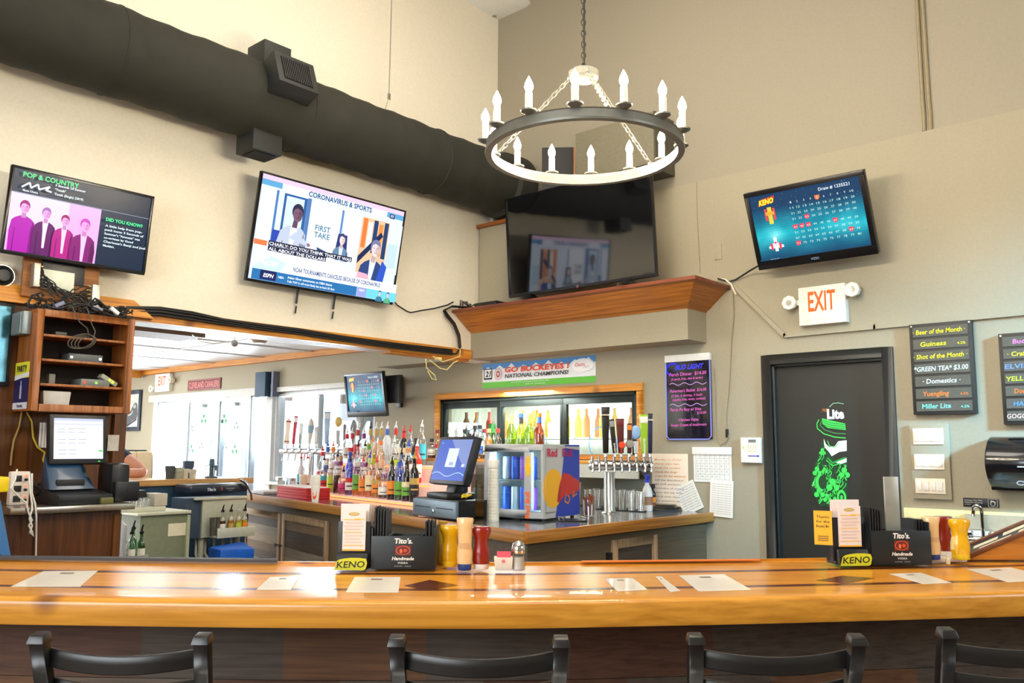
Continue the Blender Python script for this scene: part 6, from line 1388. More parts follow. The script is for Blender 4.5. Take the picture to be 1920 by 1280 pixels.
def keno_stand(px, py, tw, label, side):
    t, m = TB('leaflet_holder', label, 'leaflet holder', px, py, RZV + tw)
    w, hh = 62 * m, 96 * m
    mb = MB(); mb.box(-w / 2, w / 2, 0, .07, 0, .012); mb.box(-w / 2, w / 2, .012, .018, .012, hh * .9); mb.box(-w / 2, -w / 2 + .004, .018, .07, .012, hh * .8); mb.box(w / 2 - .004, w / 2, .018, .07, .012, hh * .8); mb.box(-w / 2 + .004, w / 2 - .004, .064, .07, .012, hh * .8); P('holder_case', mb, BLKPL, t, .002)
    mb = MB(); mb.hexa([(-w * .47, -.03, 0), (w * .47, -.03, 0), (w * .47, 0, 0), (-w * .47, 0, 0)], [(-w * .47, -.012, hh * .3), (w * .47, -.012, hh * .3), (w * .47, 0, hh * .3), (-w * .47, 0, hh * .3)]); P('logo_foot', mb, BLKPL, t, .002)
    k = Ink(.0005, -.034); pts = [(-.5, .0), (-.42, .17), (-.34, .20), (-.2, .22), (0, .235), (.25, .235), (.46, .22), (.5, .14), (.46, .03), (.4, .0)]
    k.poly([(w * a, hh * b) for a, b in pts], (206, 206, 30)); k.text('KENO', 0, hh * .05, hh * .12, (24, 24, 20), w=w * .84, bold=.015, shear=.15, rot=.03); PI_('logo', k, PM, t)
    for i in range(4):
        mb = MB(); dx = -.004 + .003 * i; mb.box(-w * .42 + dx, w * .46 + dx, .026 + .009 * i, .031 + .009 * i, .014, hh * (1.24 - .012 * i)); P('leaflet', mb, M('leaflet_white', (240, 226, 220), .6, noise=.02), t)
    mb = MB(); mb.box(-w * .34, w * .36, .003, .011, hh * .34, hh * 1.12); P('front_leaflet', mb, M('leaflet_white', (240, 226, 220), .6), t)
    k = Ink(.0004, .0025); k.rect(-w * .34, w * .36, hh * .34, hh * .37, (244, 180, 40)); k.disc(0, hh * 1.05, w * .17, hh * .035, (196, 170, 120)); k.text('KENO', 0, hh * 1.035, hh * .035, (236, 210, 90), bold=.03)
    for i in range(9): k.rect(-w * (.30 - .04 * (i % 2)), w * (.30 - .05 * (i % 3)), hh * (.44 + .062 * i), hh * (.455 + .062 * i), ((244, 186, 70) if i % 4 == 0 else (222, 186, 160)))
    k.rect(w * .02, w * .33, hh * .95, hh * .965, (244, 190, 50)); PI_('front_print', k, PM, t)
    if side:
        k = Ink(.0005, 0); mb = MB(); mb.box(-.062, -.0, -.002, .002, hh * .36, hh * 1.02)
        fl = P('side_card', mb, M('card_yellow', (246, 186, 20), .5), t); fl.location = (-w / 2, .016, 0); fl.rotation_euler = (0, 0, rad(-32))
        for i, s in enumerate(('Thanks', 'for the', 'luck')): k.text(s, -.031, hh * (.88 - .09 * i), hh * .05, (60, 40, 20), w=.045, bold=.01)
        for i in range(3): k.rect(-.05, -.014, hh * (.44 + .04 * i), hh * (.455 + .04 * i), (110, 80, 20))
        c = PI_('card_print', k, PM, t, (-w / 2 - .002 * sin(rad(32)), .0135, 0)); c.rotation_euler = (0, 0, rad(-32))
    return t
MENU_K = M('menu_black', (26, 26, 28), .5)
def caddy(px, py, w_px, h_px, label, tall, tw=0.0, foil=False):
    t, m = TB('napkin_caddy', label, 'caddy', px, py, RZV + tw); w, h = w_px * m, h_px * m; D = .15
    mb = MB(); mb.box(-w / 2, w / 2, 0, .006, 0, h); mb.box(-w / 2, w / 2, D, D + .005, 0, h * .95); mb.box(-w / 2, w / 2, .006, D, 0, .006); mb.box(-w / 2, -w / 2 + .005, .006, D, .006, h * 1.25); mb.box(w / 2 - .005, w / 2, .006, D, .006, h * 1.25); mb.box(-w * .26, -w * .24, .006, D, .006, h); mb.box(w * .27, w * .29, .006, D, .006, h)
    P('caddy_body', mb, M('caddy_black', (20, 28, 32), .4), t, .0015)
    n = 5
    for i in range(n):
        mb = MB(); x = -w * .48 + w * .22 * (i + .5) / n; mb.box(x - .0025, x + .0025, .02, D - .02, .008, h * tall * (1 - .015 * i)); P('menu_card', mb, MENU_K, t)
    for i in range(3):
        mb = MB(); x = w * .31 + w * .16 * (i + .5) / 3; mb.box(x - .003, x + .003, .03, D - .02, .008, h * (1.42 if not foil else 1.3)); P('menu_card', mb, MENU_K, t)
    if foil:
        mb = MB(); mb.box(-w * .10, w * .145, .06, .068, .008, h * 2.58); P('foil_sleeve', mb, M('foil_silver', (176, 176, 166), .35, .6, noise=.15, scale=14, bump=.3), t, .001)
    k = Ink(.0004, -.0005); k.text("Tito's.", 0, h * .78, h * .15, (240, 236, 230), w=w * .29, bold=.035, shear=.15); k.rect(-w * .12, w * .12, h * .42, h * .72, (110, 36, 22)); k.disc(0, h * .57, w * .115, h * .14, (206, 90, 50)); k.disc(0, h * .57, w * .10, h * .12, (110, 30, 20)); k.disc(-w * .03, h * .55, w * .022, h * .07, (222, 110, 60)); k.disc(w * .035, h * .57, w * .03, h * .05, (196, 80, 44))
    k.text('Handmade', 0, h * .28, h * .10, (240, 236, 230), w=w * .34, bold=.03, shear=.2); k.text('VODKA', 0, h * .17, h * .055, (226, 226, 222), w=w * .16, bold=.02); k.text('AUSTIN · TEXAS', 0, h * .08, h * .04, (170, 170, 166), w=w * .26); PI_('logo', k, PM, t)
    return t
keno_stand(661, 1066, -.03, 'black leaflet holder with yellow game logo left of the mustard bottle caddy', False)
caddy(755, 1067, 121, 61, 'black vodka napkin caddy holding menus, left set on the bar', 1.85)
squeeze(843, 1061, 76, 'mustard', 'yellow mustard squeeze bottle beside the left vodka caddy', 'left condiments')
squeeze(871, 1068, 96, 'mayo', 'tan mayonnaise bottle with blue cap in front of the back counter', 'left condiments')
squeeze(902, 1066, 78, 'ketchup', 'dark red ketchup bottle beside the sugar packets', 'left condiments')
t, m = TB('jar', 'glass jar of yellow pepper rings tucked behind the mustard', 'jar', 829, 1054)
mb = MB(); mb.lathe([(0, 0), (9 * m, 0), (9.5 * m, .004), (9.5 * m, 60 * m), (7.5 * m, 68 * m), (0, 68 * m)], 18); P('jar_body', mb, M('jar_yellow', (216, 190, 80), .2, coat=.5), t); mb = MB(); mb.lathe([(0, 67 * m), (9 * m, 67 * m), (9 * m, 76 * m), (0, 76 * m)], 18); P('lid', mb, CAPM['gold'], t)
t, m = TB('sugar_caddy', 'white caddy of pink sweetener packets beside the salt shaker', 'caddy', 944, 1068)
w, h = 36 * m, 24 * m; mb = MB()
b = [(-w * .42, -.018, 0), (w * .42, -.018, 0), (w * .42, .018, 0), (-w * .42, .018, 0)]
mb.hexa(b, [(-w / 2, -.022, h), (w / 2, -.022, h), (w / 2, .022, h), (-w / 2, .022, h)]); P('tray', mb, M('caddy_white', (232, 224, 210), .35), t, .002)
for i in range(6):
    mb = MB(); mb.box(-w * .34, w * .38, -.016 + .0055 * i, -.013 + .0055 * i, h * .9, h * (1.45 - .02 * i)); P('sweetener_packet', mb, M('packet_pink', (226, 90, 110), .5) if i < 4 else M('packet_white', (240, 236, 232), .6), t)
k = Ink(.0004, -.0225); k.disc(0, h * .72, .006, .006, (226, 120, 130)); PI_('mark', k, PM, t)
t, m = TB('salt_shaker', 'glass salt shaker with chrome dome at the right of the left set', 'shaker', 972, 1068)
r = 13 * m; mb = MB(); mb.lathe([(0, 0), (r, 0), (r * 1.02, .003), (r * .92, 20 * m), (r * .86, 32 * m), (0, 32 * m)], 10); P('glass', mb, CLEAR, t); mb = MB(); mb.lathe([(0, .003), (r * .85, .003), (r * .8, 24 * m), (0, 24 * m)], 10); P('salt', mb, M('salt_white', (240, 234, 222), .8), t)
mb = MB(); mb.lathe([(r * .98, 31 * m), (r * 1.02, 34 * m), (r * 1.0, 42 * m), (r * .8, 49 * m), (r * .4, 53 * m), (0, 54 * m)], 20); P('dome_cap', mb, CHROME, t)
# right set
keno_stand(1597, 1058, .10, 'black leaflet holder with yellow side card in front of the black door', True)
caddy(1692, 1059, 116, 63, 'black vodka napkin caddy with a silver sleeve, right set on the bar', 1.68, .06, True)
t, m = TB('condiment_tray', 'white tray under the condiment bottles at the right set', 'tray', 1778, 1053)
mb = MB(); mb.box(-36 * m, 36 * m, 0, .09, 0, .012); P('tray_body', mb, M('tray_white', (226, 222, 220), .4), t, .003)
ZT = BAR_Z + .0085 + .0125
def onTray(px, h, kind, label, dy):
    p = onZ(px, 1049 - dy, ZT); o = squeeze(px, 1049 - dy, h, kind, label, 'right condiments'); o.location = p; return o
onTray(1749, 76, 'mayo', 'tan bottle half hidden behind the right vodka caddy', 1)
onTray(1771, 70, 'ketchup', 'dark red ketchup bottle in front of the sink', 8)
onTray(1802, 72, 'mustard', 'yellow mustard bottle left of the faucet', 1)
t, m = TB('mini_bottle', 'tiny cream shaker in front of the right condiment tray', 'shaker', 1778, 1057)
mb = MB(); mb.lathe([(0, 0), (4 * m, 0), (4.2 * m, 9 * m), (2.6 * m, 11 * m), (3 * m, 16 * m), (0, 17 * m)], 14); P('body', mb, M('mini_cream', (226, 206, 160), .3), t)
# sloping sign board on a wooden wedge at the right end
p0 = onZ(1808, 1049, BAR_Z + .0085); wz = T('sloped_menu_stand', 'sloping wood-framed dark drinks menu on a wooden wedge at the right end of the bar', 'menu stand', p0, RZV); m = (p0 - CO).dot(FW) / FPX
WED = WOOD('wedge_oak', (160, 96, 26), (206, 136, 52), 'x', 5, .3, coat=.3)
L_ = 190 * m; mb = MB(); mb.prism([(0.01, 0), (L_, 0), (L_, L_ * .40)], .0, .12, 'y'); P('wedge', mb, WED, wz, .002)
a = atan2(.40, 1); R = Mx.Rotation(-a, 3, 'Y'); FRM = WOOD('frame_walnut', (90, 50, 30), (130, 80, 52), 'x', 6, .4); LL = L_ * 1.12
def sl(x, y, z): return R @ Ve((x, 0, z)) + Ve((0, y, 0))
mb = MB()
for x0, x1, y0, y1 in ((0, LL, -.01, .008), (0, LL, .105, .125), (0, .018, .008, .105)):
    mb.hexa([sl(x0, y0, .001), sl(x1, y0, .001), sl(x1, y1, .001), sl(x0, y1, .001)], [sl(x0, y0, .014), sl(x1, y0, .014), sl(x1, y1, .014), sl(x0, y1, .014)])
P('frame', mb, FRM, wz, .002)
mb = MB(); mb.hexa([sl(.018, .008, .001), sl(LL, .008, .001), sl(LL, .105, .001), sl(.018, .105, .001)], [sl(.018, .008, .008), sl(LL, .008, .008), sl(LL, .105, .008), sl(.018, .105, .008)]); P('menu_board', mb, M('board_navy', (34, 44, 62), .3, coat=.4), wz)
mb = MB()
for x0, x1, y0, y1 in ((.07, .17, .05, .075), (.07, .20, .02, .035), (.20, .32, .06, .09), (.24, .36, .025, .045)):
    mb.hexa([sl(x0, y0, .008), sl(x1, y0, .008), sl(x1 + .02, y1, .008), sl(x0 + .02, y1, .008)], [sl(x0, y0, .009), sl(x1, y0, .009), sl(x1 + .02, y1, .009), sl(x0 + .02, y1, .009)])
P('price_strip', mb, M('strip_cream', (222, 214, 190), .5), wz)
# ------------------------------------------------------------------ left station: media cabinet, register, cables
CABW = WOOD('cabinet_wood', (120, 66, 26), (176, 108, 50), 'z', 5, .4)
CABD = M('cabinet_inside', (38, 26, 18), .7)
cx0, cx1, cyf, cz0_, cz1_ = 1.598, 2.088, 4.545, 1.65, 2.155
mc = T('media_cabinet', 'open wooden media cabinet with three shelves under the band television', 'cabinet', ((cx0 + cx1) / 2, cyf, cz0_))
W, Hc, D = cx1 - cx0, cz1_ - cz0_, V0 - .03 - cyf
for nm, b in (('side_panel', (-W / 2, -W / 2 + .018, 0, D, 0, Hc)), ('side_panel', (W / 2 - .018, W / 2, 0, D, 0, Hc)), ('top_panel', (-W / 2 + .018, W / 2 - .018, 0, D, Hc - .018, Hc)), ('bottom_panel', (-W / 2 + .018, W / 2 - .018, 0, D, 0, .018))): P(nm, MB().box(*b), CABW, mc, .001)
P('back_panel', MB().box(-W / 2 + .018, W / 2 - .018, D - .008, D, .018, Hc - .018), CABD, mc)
mb = MB(); f = .035
for b in ((-W / 2, -W / 2 + f, -.018, 0, 0, Hc), (W / 2 - f, W / 2, -.018, 0, 0, Hc), (-W / 2 + f, W / 2 - f, -.018, 0, Hc - .035, Hc), (-W / 2 + f, W / 2 - f, -.018, 0, 0, .035)): mb.box(*b)
P('face_frame', mb, CABW, mc, .002)
SHZ = [onY(155, y, cyf).z - cz0_ for y in (632, 677, 722)]
for z in SHZ: P('shelf', MB().box(-W / 2 + .018, W / 2 - .018, .004, D - .01, z - .012, z), CABW, mc, .001)
def inC(px, py): 
    p = onY(px, py, cyf + .05); return p.x, p.z
def dev(name, label, cat, px0, px1, shelf, h, col, d=.13, tilt=0.0, lights=()):
    z = cz0_ + (SHZ[shelf] if shelf < 3 else .0185) + .0008; x0, x1 = inC(px0, 650)[0], inC(px1, 650)[0]
    t = T(name, label, cat, ((x0 + x1) / 2, cyf + .035, z)); w = x1 - x0
    mb = MB(); R = Mx.Rotation(tilt, 3, 'Y'); hh = h / 2 + abs(sin(tilt)) * w / 2
    mb.cbox((0, d / 2, hh), (w, d, h), R); P('case', mb, M('dev_%d_%d_%d' % col, col, .45, noise=.1), t, .004)
    for lx, lc in lights:
        mb = MB(); mb.cbox(Ve((0, 0, hh)) + R @ Ve((lx * w, 0, 0)), (.012, .004, .012), R); P('indicator_light', mb, M('led_%d_%d_%d' % lc, lc, .4, emit=1.0), t)
    return t
dev('network_switch', 'dark grey network switch on the second cabinet shelf', 'network switch', 128, 192, 1, .040, (86, 92, 94), lights=((-.42, (220, 230, 230)), (.42, (220, 230, 230))))
dev('cable_box', 'grey cable box with a red button on the third cabinet shelf', 'cable box', 154, 208, 2, .036, (110, 116, 118), lights=((-.38, (240, 60, 40)), (0.02, (120, 200, 60))))
dev('router', 'pale router with lime stripe leaning in the cabinet corner', 'router', 190, 224, 2, .024, (150, 156, 140), .05, rad(30), lights=((.0, (200, 230, 40)), (.2, (200, 230, 40))))
dev('power_adapter', 'small grey adapter on a yellow coil in the media cabinet', 'adapter', 94, 106, 2, .05, (120, 118, 112), .04)
dev('receiver', 'small dark receiver on the uppermost cabinet shelf', 'receiver', 100, 122, 0, .02, (70, 76, 72), .08)
x0, z0 = inC(74, 757); x1, _ = inC(131, 757)
G('plastic_bin', MB().hexa([(-.06, 0, 0), (.06, 0, 0), (.06, .14, 0), (-.06, .14, 0)], [(-.068, -.002, .085), (.068, -.002, .085), (.068, .142, .085), (-.068, .142, .085)]), M('bin_white', (196, 194, 190), .4), 'white plastic bin in the bottom of the media cabinet', 'bin', ((x0 + x1) / 2, cyf + .03, cz0_ + .0188), bevel=.006)
# things on the cabinet's left side
lp = Ve((cx0 - .0005, cyf + .12, 1.66)); sp_ = T('wall_poster', 'small dark bottle poster on the left side of the media cabinet', 'poster', lp, -pi / 2)
k = Ink(.0004, -.001); h = .235; w = .19; k.rect(-w / 2, w / 2, 0, h, (36, 34, 90)); k.rect(-w / 2, w / 2, h * .66, h, (236, 230, 60)); k.poly([(-w / 2, h * .62), (w / 2, h * .70), (w / 2, h * .78), (-w / 2, h * .72)], (240, 240, 240)); k.rect(-w / 2, w / 2, 0, h * .14, (230, 230, 236)); k.rect(-.012, .012, h * .22, h * .5, (190, 196, 220)); k.rect(-.006, .006, h * .5, h * .6, (190, 196, 220)); k.text('Hpnotiq', 0, h * .04, .016, (60, 60, 120), bold=.02); k.text('PARTY', 0, h * .80, .03, (60, 60, 40), bold=.03); PI_('print', k, PM, sp_)
sp_.rotation_euler = (0, 0, -pi / 2)
am = T('amplifier', 'grey ribbed amplifier box mounted on the left side of the media cabinet', 'amplifier', (cx0 - .002, cyf + .13, 2.03), -pi / 2)
P('case', MB().box(-.085, .085, -.04, 0, 0, .115), M('amp_grey', (150, 162, 166), .35, .5), am, .004)
for i in range(7): P('cooling_rib', MB().box(-.07 + .022 * i, -.064 + .022 * i, -.046, -.04, .006, .109), M('amp_grey', (150, 162, 166)), am)
# board with splitters above the cabinet and its cables
bp = onL(118, 560, .03); bd = T('splitter_board', 'wooden board with cable splitters below the band television', 'board', (bp.x, V0 - .072, bp.z))
mx = lambda px: onL(px, 520, .1).x - bp.x
mz = lambda py: onL(118, py, .1).z - bp.z
P('board', MB().box(mx(46), mx(190), 0, .02, mz(562), mz(478)), WOOD('board_wood', (120, 70, 30), (170, 110, 54), 'x', 5, .5), bd, .002)
P('dark_plate', MB().box(mx(80), mx(161), -.01, 0, mz(530), mz(480)), BLKPL, bd, .002)
P('white_plate', MB().box(mx(80), mx(142), -.014, -.002, mz(545), mz(508)), M('plate_pale', (226, 232, 214), .5), bd, .002)
for a, b, c, e in ((60, 72, 545, 502), (172, 187, 572, 526)):
    s_ = P('splitter', MB().box(mx(a), mx(b), -.05, -.002, mz(c), mz(e)), M('splitter_metal', (176, 178, 170), .35, .7), bd, .002)
    for i in range(6):
        z = mz(c) + (mz(e) - mz(c)) * (i + .5) / 6; x = mx(b) if a < 100 else mx(a); sg = 1 if a < 100 else -1
        mb = MB(); mb.cyl((x if sg > 0 else x - .02, -.026, z), .0055, .02, 10, 0, 'x'); P('connector', mb, M('brass', (206, 176, 110), .3, .8), s_)
random.seed(21)
def wander(a, b, n, amp, seed):
    random.seed(seed); pts = []
    for i in range(n + 1):
        t = i / n; e = amp * sin(pi * t); p = Ve(a).lerp(Ve(b), t); pts.append(p + Ve((random.uniform(-e, e), random.uniform(-e * .4, e * .15), random.uniform(-e, e))))
    for _ in range(2): pts = [pts[0]] + [(pts[i - 1] + pts[i] * 2 + pts[i + 1]) / 4 for i in range(1, n)] + [pts[-1]]
    return pts
mb = MB()
for i in range(16):
    a = (mx(76), -.03, mz(506 + 2.4 * i)); b = (mx(92 + 4.5 * i), -.06, mz(556 + (i % 3) * 4)); mb.tube(wander(a, b, 12, .03, i), .0032, 6)
for i in range(10):
    a = (mx(168), -.03, mz(530 + 4 * i)); b = (mx(110 + 6 * i), -.06, mz(560)); mb.tube(wander(a, b, 12, .03, 40 + i), .0032, 6)
o = P('patch_cable', mb, WBLK, bd); o['kind'] = 'stuff'
ZT_ = cz1_ + .004
ct = T('cable_tangle', 'tangle of black cables heaped on top of the media cabinet', 'cables', ((cx0 + cx1) / 2, cyf + .06, ZT_))
mb = MB()
for i in range(34):
    random.seed(100 + i); a = (random.uniform(-.26, .24), random.uniform(-.05, .06), random.uniform(.004, .03)); b = (random.uniform(-.26, .28), random.uniform(-.05, .09), random.uniform(.01, .07)); mb.tube([Ve((p.x, min(.0, max(-.07, p.y)), max(.007, p.z))) for p in wander(a, b, 14, .09, i + 60)], random.choice([.0035, .0045, .006]), 6)
o = P('black_cable', mb, WBLK, ct); o['kind'] = 'stuff'
for x, c in ((-.13, (120, 124, 150)), (.06, (140, 140, 170)), (.15, (230, 230, 232))): P('connector_block', MB().cbox((x, -.03, .035), (.05, .03, .02), Mx.Rotation(x * 4, 3, 'Y')), M('block_%d' % c[0], c, .4), ct, .003)
cc = onY(150, 640, cyf - .05); cl = T('cable_coil', 'loose coil of dark cable hanging over the cabinet front', 'cables', cc)
mb = MB()
for j in range(4):
    mb.tube([(.062 * cos(t) * (1 - .1 * j) + .012 * j, .004 * j - .01, .036 * sin(t) * (1 - .05 * j) + .016 * cos(t)) for t in [2 * pi * i / 24 for i in range(24)]], .0032, 6, 0, True)
P('loops', mb, M('cable_grey', (74, 70, 60), .5), cl)
za = ZT_ - cc.z + .02
mb = MB(); mb.tube([(-.05, .06, za + .01), (-.045, .01, za), (-.01, .0, .10), (.03, -.004, .07), (.045, 0, .02)], .0032, 6); mb.tube([(.03, .06, za + .01), (.03, .01, za), (.05, 0, .10), (.072, 0, .06), (.06, 0, .0)], .0032, 6); P('leads', mb, M('cable_grey', (74, 70, 60)), cl)
# cable run along the header up to the corner shelf
def hdr(px, py, off=.045): return onL(px, py, off)
HP = [(236, 582), (300, 583), (360, 592), (420, 603), (480, 611), (560, 621), (640, 634), (740, 648), (820, 657), (848, 660)]
o = hdr(*HP[0]); cb = T('cable_run', 'bundle of black cables running along the pine header board to the corner', 'cables', o)
mb = MB()
for j in range(6):
    random.seed(j); pts = [hdr(a, b + 2.2 * (j - 2.5) * (1.3 if a < 400 else .8) + random.uniform(-.5, .5), .04 + .006 * (j % 2)) - o for a, b in HP]; mb.tube(pts, .0062, 6)
P('black_cable', mb, WBLK, cb)
mb = MB()
for j in range(4):
    pts = [onL(a - j, b + j, .014 + .010 * j) - o for a, b in ((848, 660), (858, 661), (864, 650), (862, 628), (853, 606), (840, 590), (834, 580))] + [Ve((4.70 - .008 * j, V0 - .03 - .01 * j, 2.585)) - o, Ve((4.80, V0 - .06 - .014 * j, 2.588)) - o]; mb.tube(pts, .006, 6)
P('rising_cable', mb, WBLK, cb)
# white cords knotted below the end of the header
o = onL(822, 672, .06); wc = T('cord_knot', 'knot of white cords hanging below the end of the pine header', 'cords', o)
for i, pts in enumerate((((798, 672), (800, 690), (815, 703), (818, 712), (810, 710), (802, 695)), ((806, 675), (825, 690), (838, 693), (850, 680), (858, 676)), ((812, 668), (830, 678), (850, 672), (862, 668), (863, 655), (856, 652)))):
    P('cord', MB().tube([onL(a, b, .06 + .01 * i) - o for a, b in pts], .0042, 6), M('cord_cream', (232, 220, 150), .5), wc)
P('adapter', MB().cbox((0, 0, .0), (.05, .03, .02)), M('cord_cream', (232, 220, 150)), wc, .004)
# tangle and box on the corner shelf, cable to the sports television
zs = 2.40 + .166
o = onX(872, 570, 4.86); o.z = zs; tg = T('cable_tangle', 'small tangle of cables on the left end of the corner shelf', 'cables', (o.x, o.y, zs))
mb = MB()
for i in range(12):
    random.seed(300 + i); mb.tube([Ve((max(-.10, p.x), min(p.y, .02), max(.006, p.z))) for p in wander((random.uniform(-.08, .1), random.uniform(-.12, 0), .01), (random.uniform(-.08, .1), random.uniform(-.12, .0), .05), 12, .08, 400 + i)], .0035, 6)
P('cables', mb, WBLK, tg)
c = onX(922, 568, 4.84); G('set_top_box', MB().box(-.11, .11, -.07, .07, 0, .035), BLKPL, 'flat black set-top box on the corner shelf left of the screen', 'set-top box', (c.x, c.y, zs), RZR, bevel=.004)
o = onL(735, 562, .06); G('screen_cable', MB().tube([onL(a, b, .03) - o for a, b in ((735, 560), (745, 572), (762, 583), (770, 586), (790, 582), (815, 578), (838, 572), (850, 566))], .0055, 8), WBLK, 'black cable from the sports television to the corner shelf', 'cable', o)
# round speaker and framed poster at the far left
c = onL(3, 517, .01); t = T('wall_speaker', 'round black wall speaker cut off by the left edge', 'speaker', c)
mb = MB(); mb.lathe([(0, -.03), (.03, -.034), (.036, -.02), (.044, -.026), (.052, -.018), (.052, .008), (0, .008)], 28, (0, 0, 0), 'y'); P('cone', mb, BLKPL, t); mb = MB(); mb.torus((0, -.012, 0), .054, .006, 36, 8, 0, 'y'); P('rim', mb, STEEL, t)
c = onL(-25, 722, .03); t = T('framed_mirror', 'dark framed bluish bar mirror at the left edge of the wood panel', 'mirror', c); P('frame', MB().box(-.10, .095, -.02, 0, 0, .42), BLKPL, t, .004); P('mirror_glass', MB().box(-.085, .075, -.024, -.02, .02, .40), M('mirror_blue', (70, 120, 130), .15, .5, noise=.5, scale=14), t)

# ------------------------------------------------------------------ steel-topped register counter
SZ = 1.205; yf = 4.18; xa, xb = onY(20, 948, yf).x, onY(254, 942, yf).x
rc = T('service_counter', 'steel-edged wooden service counter with the register at the left', 'counter', (xa, yf, 0))
P('steel_top', MB().box(0, xb - xa, 0, V0 - .065 - yf, SZ - .030, SZ), M('steel_top', (196, 188, 174), .22, .9, noise=.1), rc, .003)
xr = onY(222, 1000, yf + .05).x
mb = MB(); mb.box(-.015, xr - xa, .05, V0 - .065 - yf, 0, SZ - .031); P('body', mb, WOOD('counter_mahogany', (58, 28, 8), (100, 56, 18), 'z', 5, .35), rc)
mb = MB(); mb.box(xr - xa - .03, xr - xa + .004, .035, .05, 0, SZ - .05); P('end_stile', mb, WOOD('pier_panel', (82, 44, 18), (132, 78, 34)), rc)
# register
p = onZ(140, 938, SZ); po = T('register_screen', 'black cash register with a lit white order screen at the left', 'cash register', (p.x, yf + .10, SZ + .0005))
kx = lambda px, y=yf + .16: onY(px, 830, y).x - p.x
mb = MB(); mb.hexa([(kx(98), -.06, 0), (kx(198), -.06, 0), (kx(192), .24, 0), (kx(92), .24, 0)], [(kx(98), -.06, .045), (kx(198), -.06, .045), (kx(184), .06, .07), (kx(92), .06, .07)]); P('base', mb, BLKPL, po, .006)
BLU = M('register_blue_black', (30, 62, 92), .25, coat=.4)
mb = MB(); mb.hexa([(kx(92), .02, .068), (kx(180), .02, .068), (kx(176), .16, .068), (kx(96), .16, .068)], [(kx(96), .08, .135), (kx(160), .08, .135), (kx(165), .16, .24), (kx(100), .16, .24)]); P('stand', mb, BLU, po, .008)
mb = MB(); mb.box(kx(108), kx(160), .035, .05, .075, .115); P('card_slot', mb, BLACK, po, .003)
hd = bpy.data.objects.new('screen_head', None); COL.objects.link(hd); hd.parent = po
q0, q1 = onY(92, 870, yf + .2), onY(206, 778, yf + .2); hd.location = ((q0.x + q1.x) / 2 - p.x, .10, q0.z - SZ); hd.rotation_euler = (rad(-8), 0, 0); w, h = q1.x - q0.x, q1.z - q0.z
P('head_case', MB().box(-w / 2, w / 2, 0, .045, 0, h), BLKPL, hd, .008)
k = Ink(.0005, -.001); iw, ih = w * .86, h * .82; X = lambda u: (u - .5) * iw; Z = lambda v: h * .1 + v * ih
k.rect(X(0), X(1), Z(0), Z(1), (236, 236, 252)); k.rect(X(0), X(1), Z(.94), Z(1), (190, 200, 240)); k.rect(X(0), X(1), Z(.84), Z(.87), (206, 212, 240))
for r in range(3):
    for c in range(3):
        if r < 2 or c < 2:
            x, z = .06 + .2 * c, .66 - .27 * r
            for e in (0, .085):
                k.rect(X(x), X(x + .07), Z(z + e), Z(z + e + .06), (250, 250, 255)); k.rect(X(x + .085), X(x + .155), Z(z + e), Z(z + e + .06), (250, 250, 255)); k.rect(X(x), X(x + .155), Z(z + e - .012), Z(z + e - .002), (130, 140, 170))
k.rect(X(.86), X(.94), Z(.16), Z(.2), (90, 210, 90)); k.rect(X(.66), X(.96), Z(.40), Z(.405), (200, 205, 225)); PI_('screen', k, PRINT('lit_screen_bright', .25, 1.05), hd)
k = Ink(.0005, -.001); k.disc(w * .36, h * .05, .006, .003, (60, 220, 90)); PI_('status_light', k, SCREEN, hd)
p = onY(235, 940, yf + .10); pr2 = T('receipt_printer', 'two-part black receipt printer at the right end of the service counter', 'printer', (p.x - .005, yf + .12, SZ + .0005))
P('lower_case', MB().box(-.04, .085, 0, .16, 0, .10), BLKPL, pr2, .012); P('upper_case', MB().box(-.05, .05, .03, .2, .0, .19), BLKPL, pr2, .03); P('paper_slot', MB().box(.02, .05, -.003, 0, .05, .062), BLACK, pr2)
p = onY(195, 938, yf + .06); G('card_reader', MB().box(-.03, .03, -.03, .03, 0, .03), M('reader_olive', (96, 96, 50), .4), 'small olive card reader between register and printer', 'card reader', (p.x, yf + .05, SZ + .0005), bevel=.006)
p = onY(40, 925, yf + .18); ps = T('power_strip', 'white power strip standing upright on the left end of the service counter', 'power strip', (p.x, yf + .2, SZ + .0005), 0, None)
w, h = .085, .155; P('case', MB().box(-w / 2, w / 2, 0, .04, 0, h), M('strip_white', (226, 214, 206), .4), ps, .008)
for r in range(3):
    P('socket', MB().box(-w * .32, w * .05, -.003, 0, h * (.1 + .3 * r), h * (.28 + .3 * r)), BLACK, ps, .001); P('small_socket', MB().box(w * .18, w * .36, -.003, 0, h * (.12 + .3 * r), h * (.19 + .3 * r)), BLACK, ps, .001); P('switch_light', MB().box(w * .2, w * .32, -.003, 0, h * (.24 + .3 * r), h * (.29 + .3 * r)), M('led_orange', (240, 120, 80), .4, emit=.8), ps)
WC2 = M('cord_white', (222, 220, 214), .5)
def cordL(label, pts, y, r, mat, n='wall_cable', par=None):
    q = [onY(a, b, yy if yy is not None else y) for a, b, *yy_ in pts for yy in [yy_[0] if yy_ else None]]; o = q[0]
    if par is not None:
        ob = P(n, MB().tube([v - o for v in q], r, 7), mat, par); ob.location = o - Ve(par.location); return ob
    return G(n, MB().tube([v - o for v in q], r, 7), mat, label, 'cable', o)
yc = yf - .012
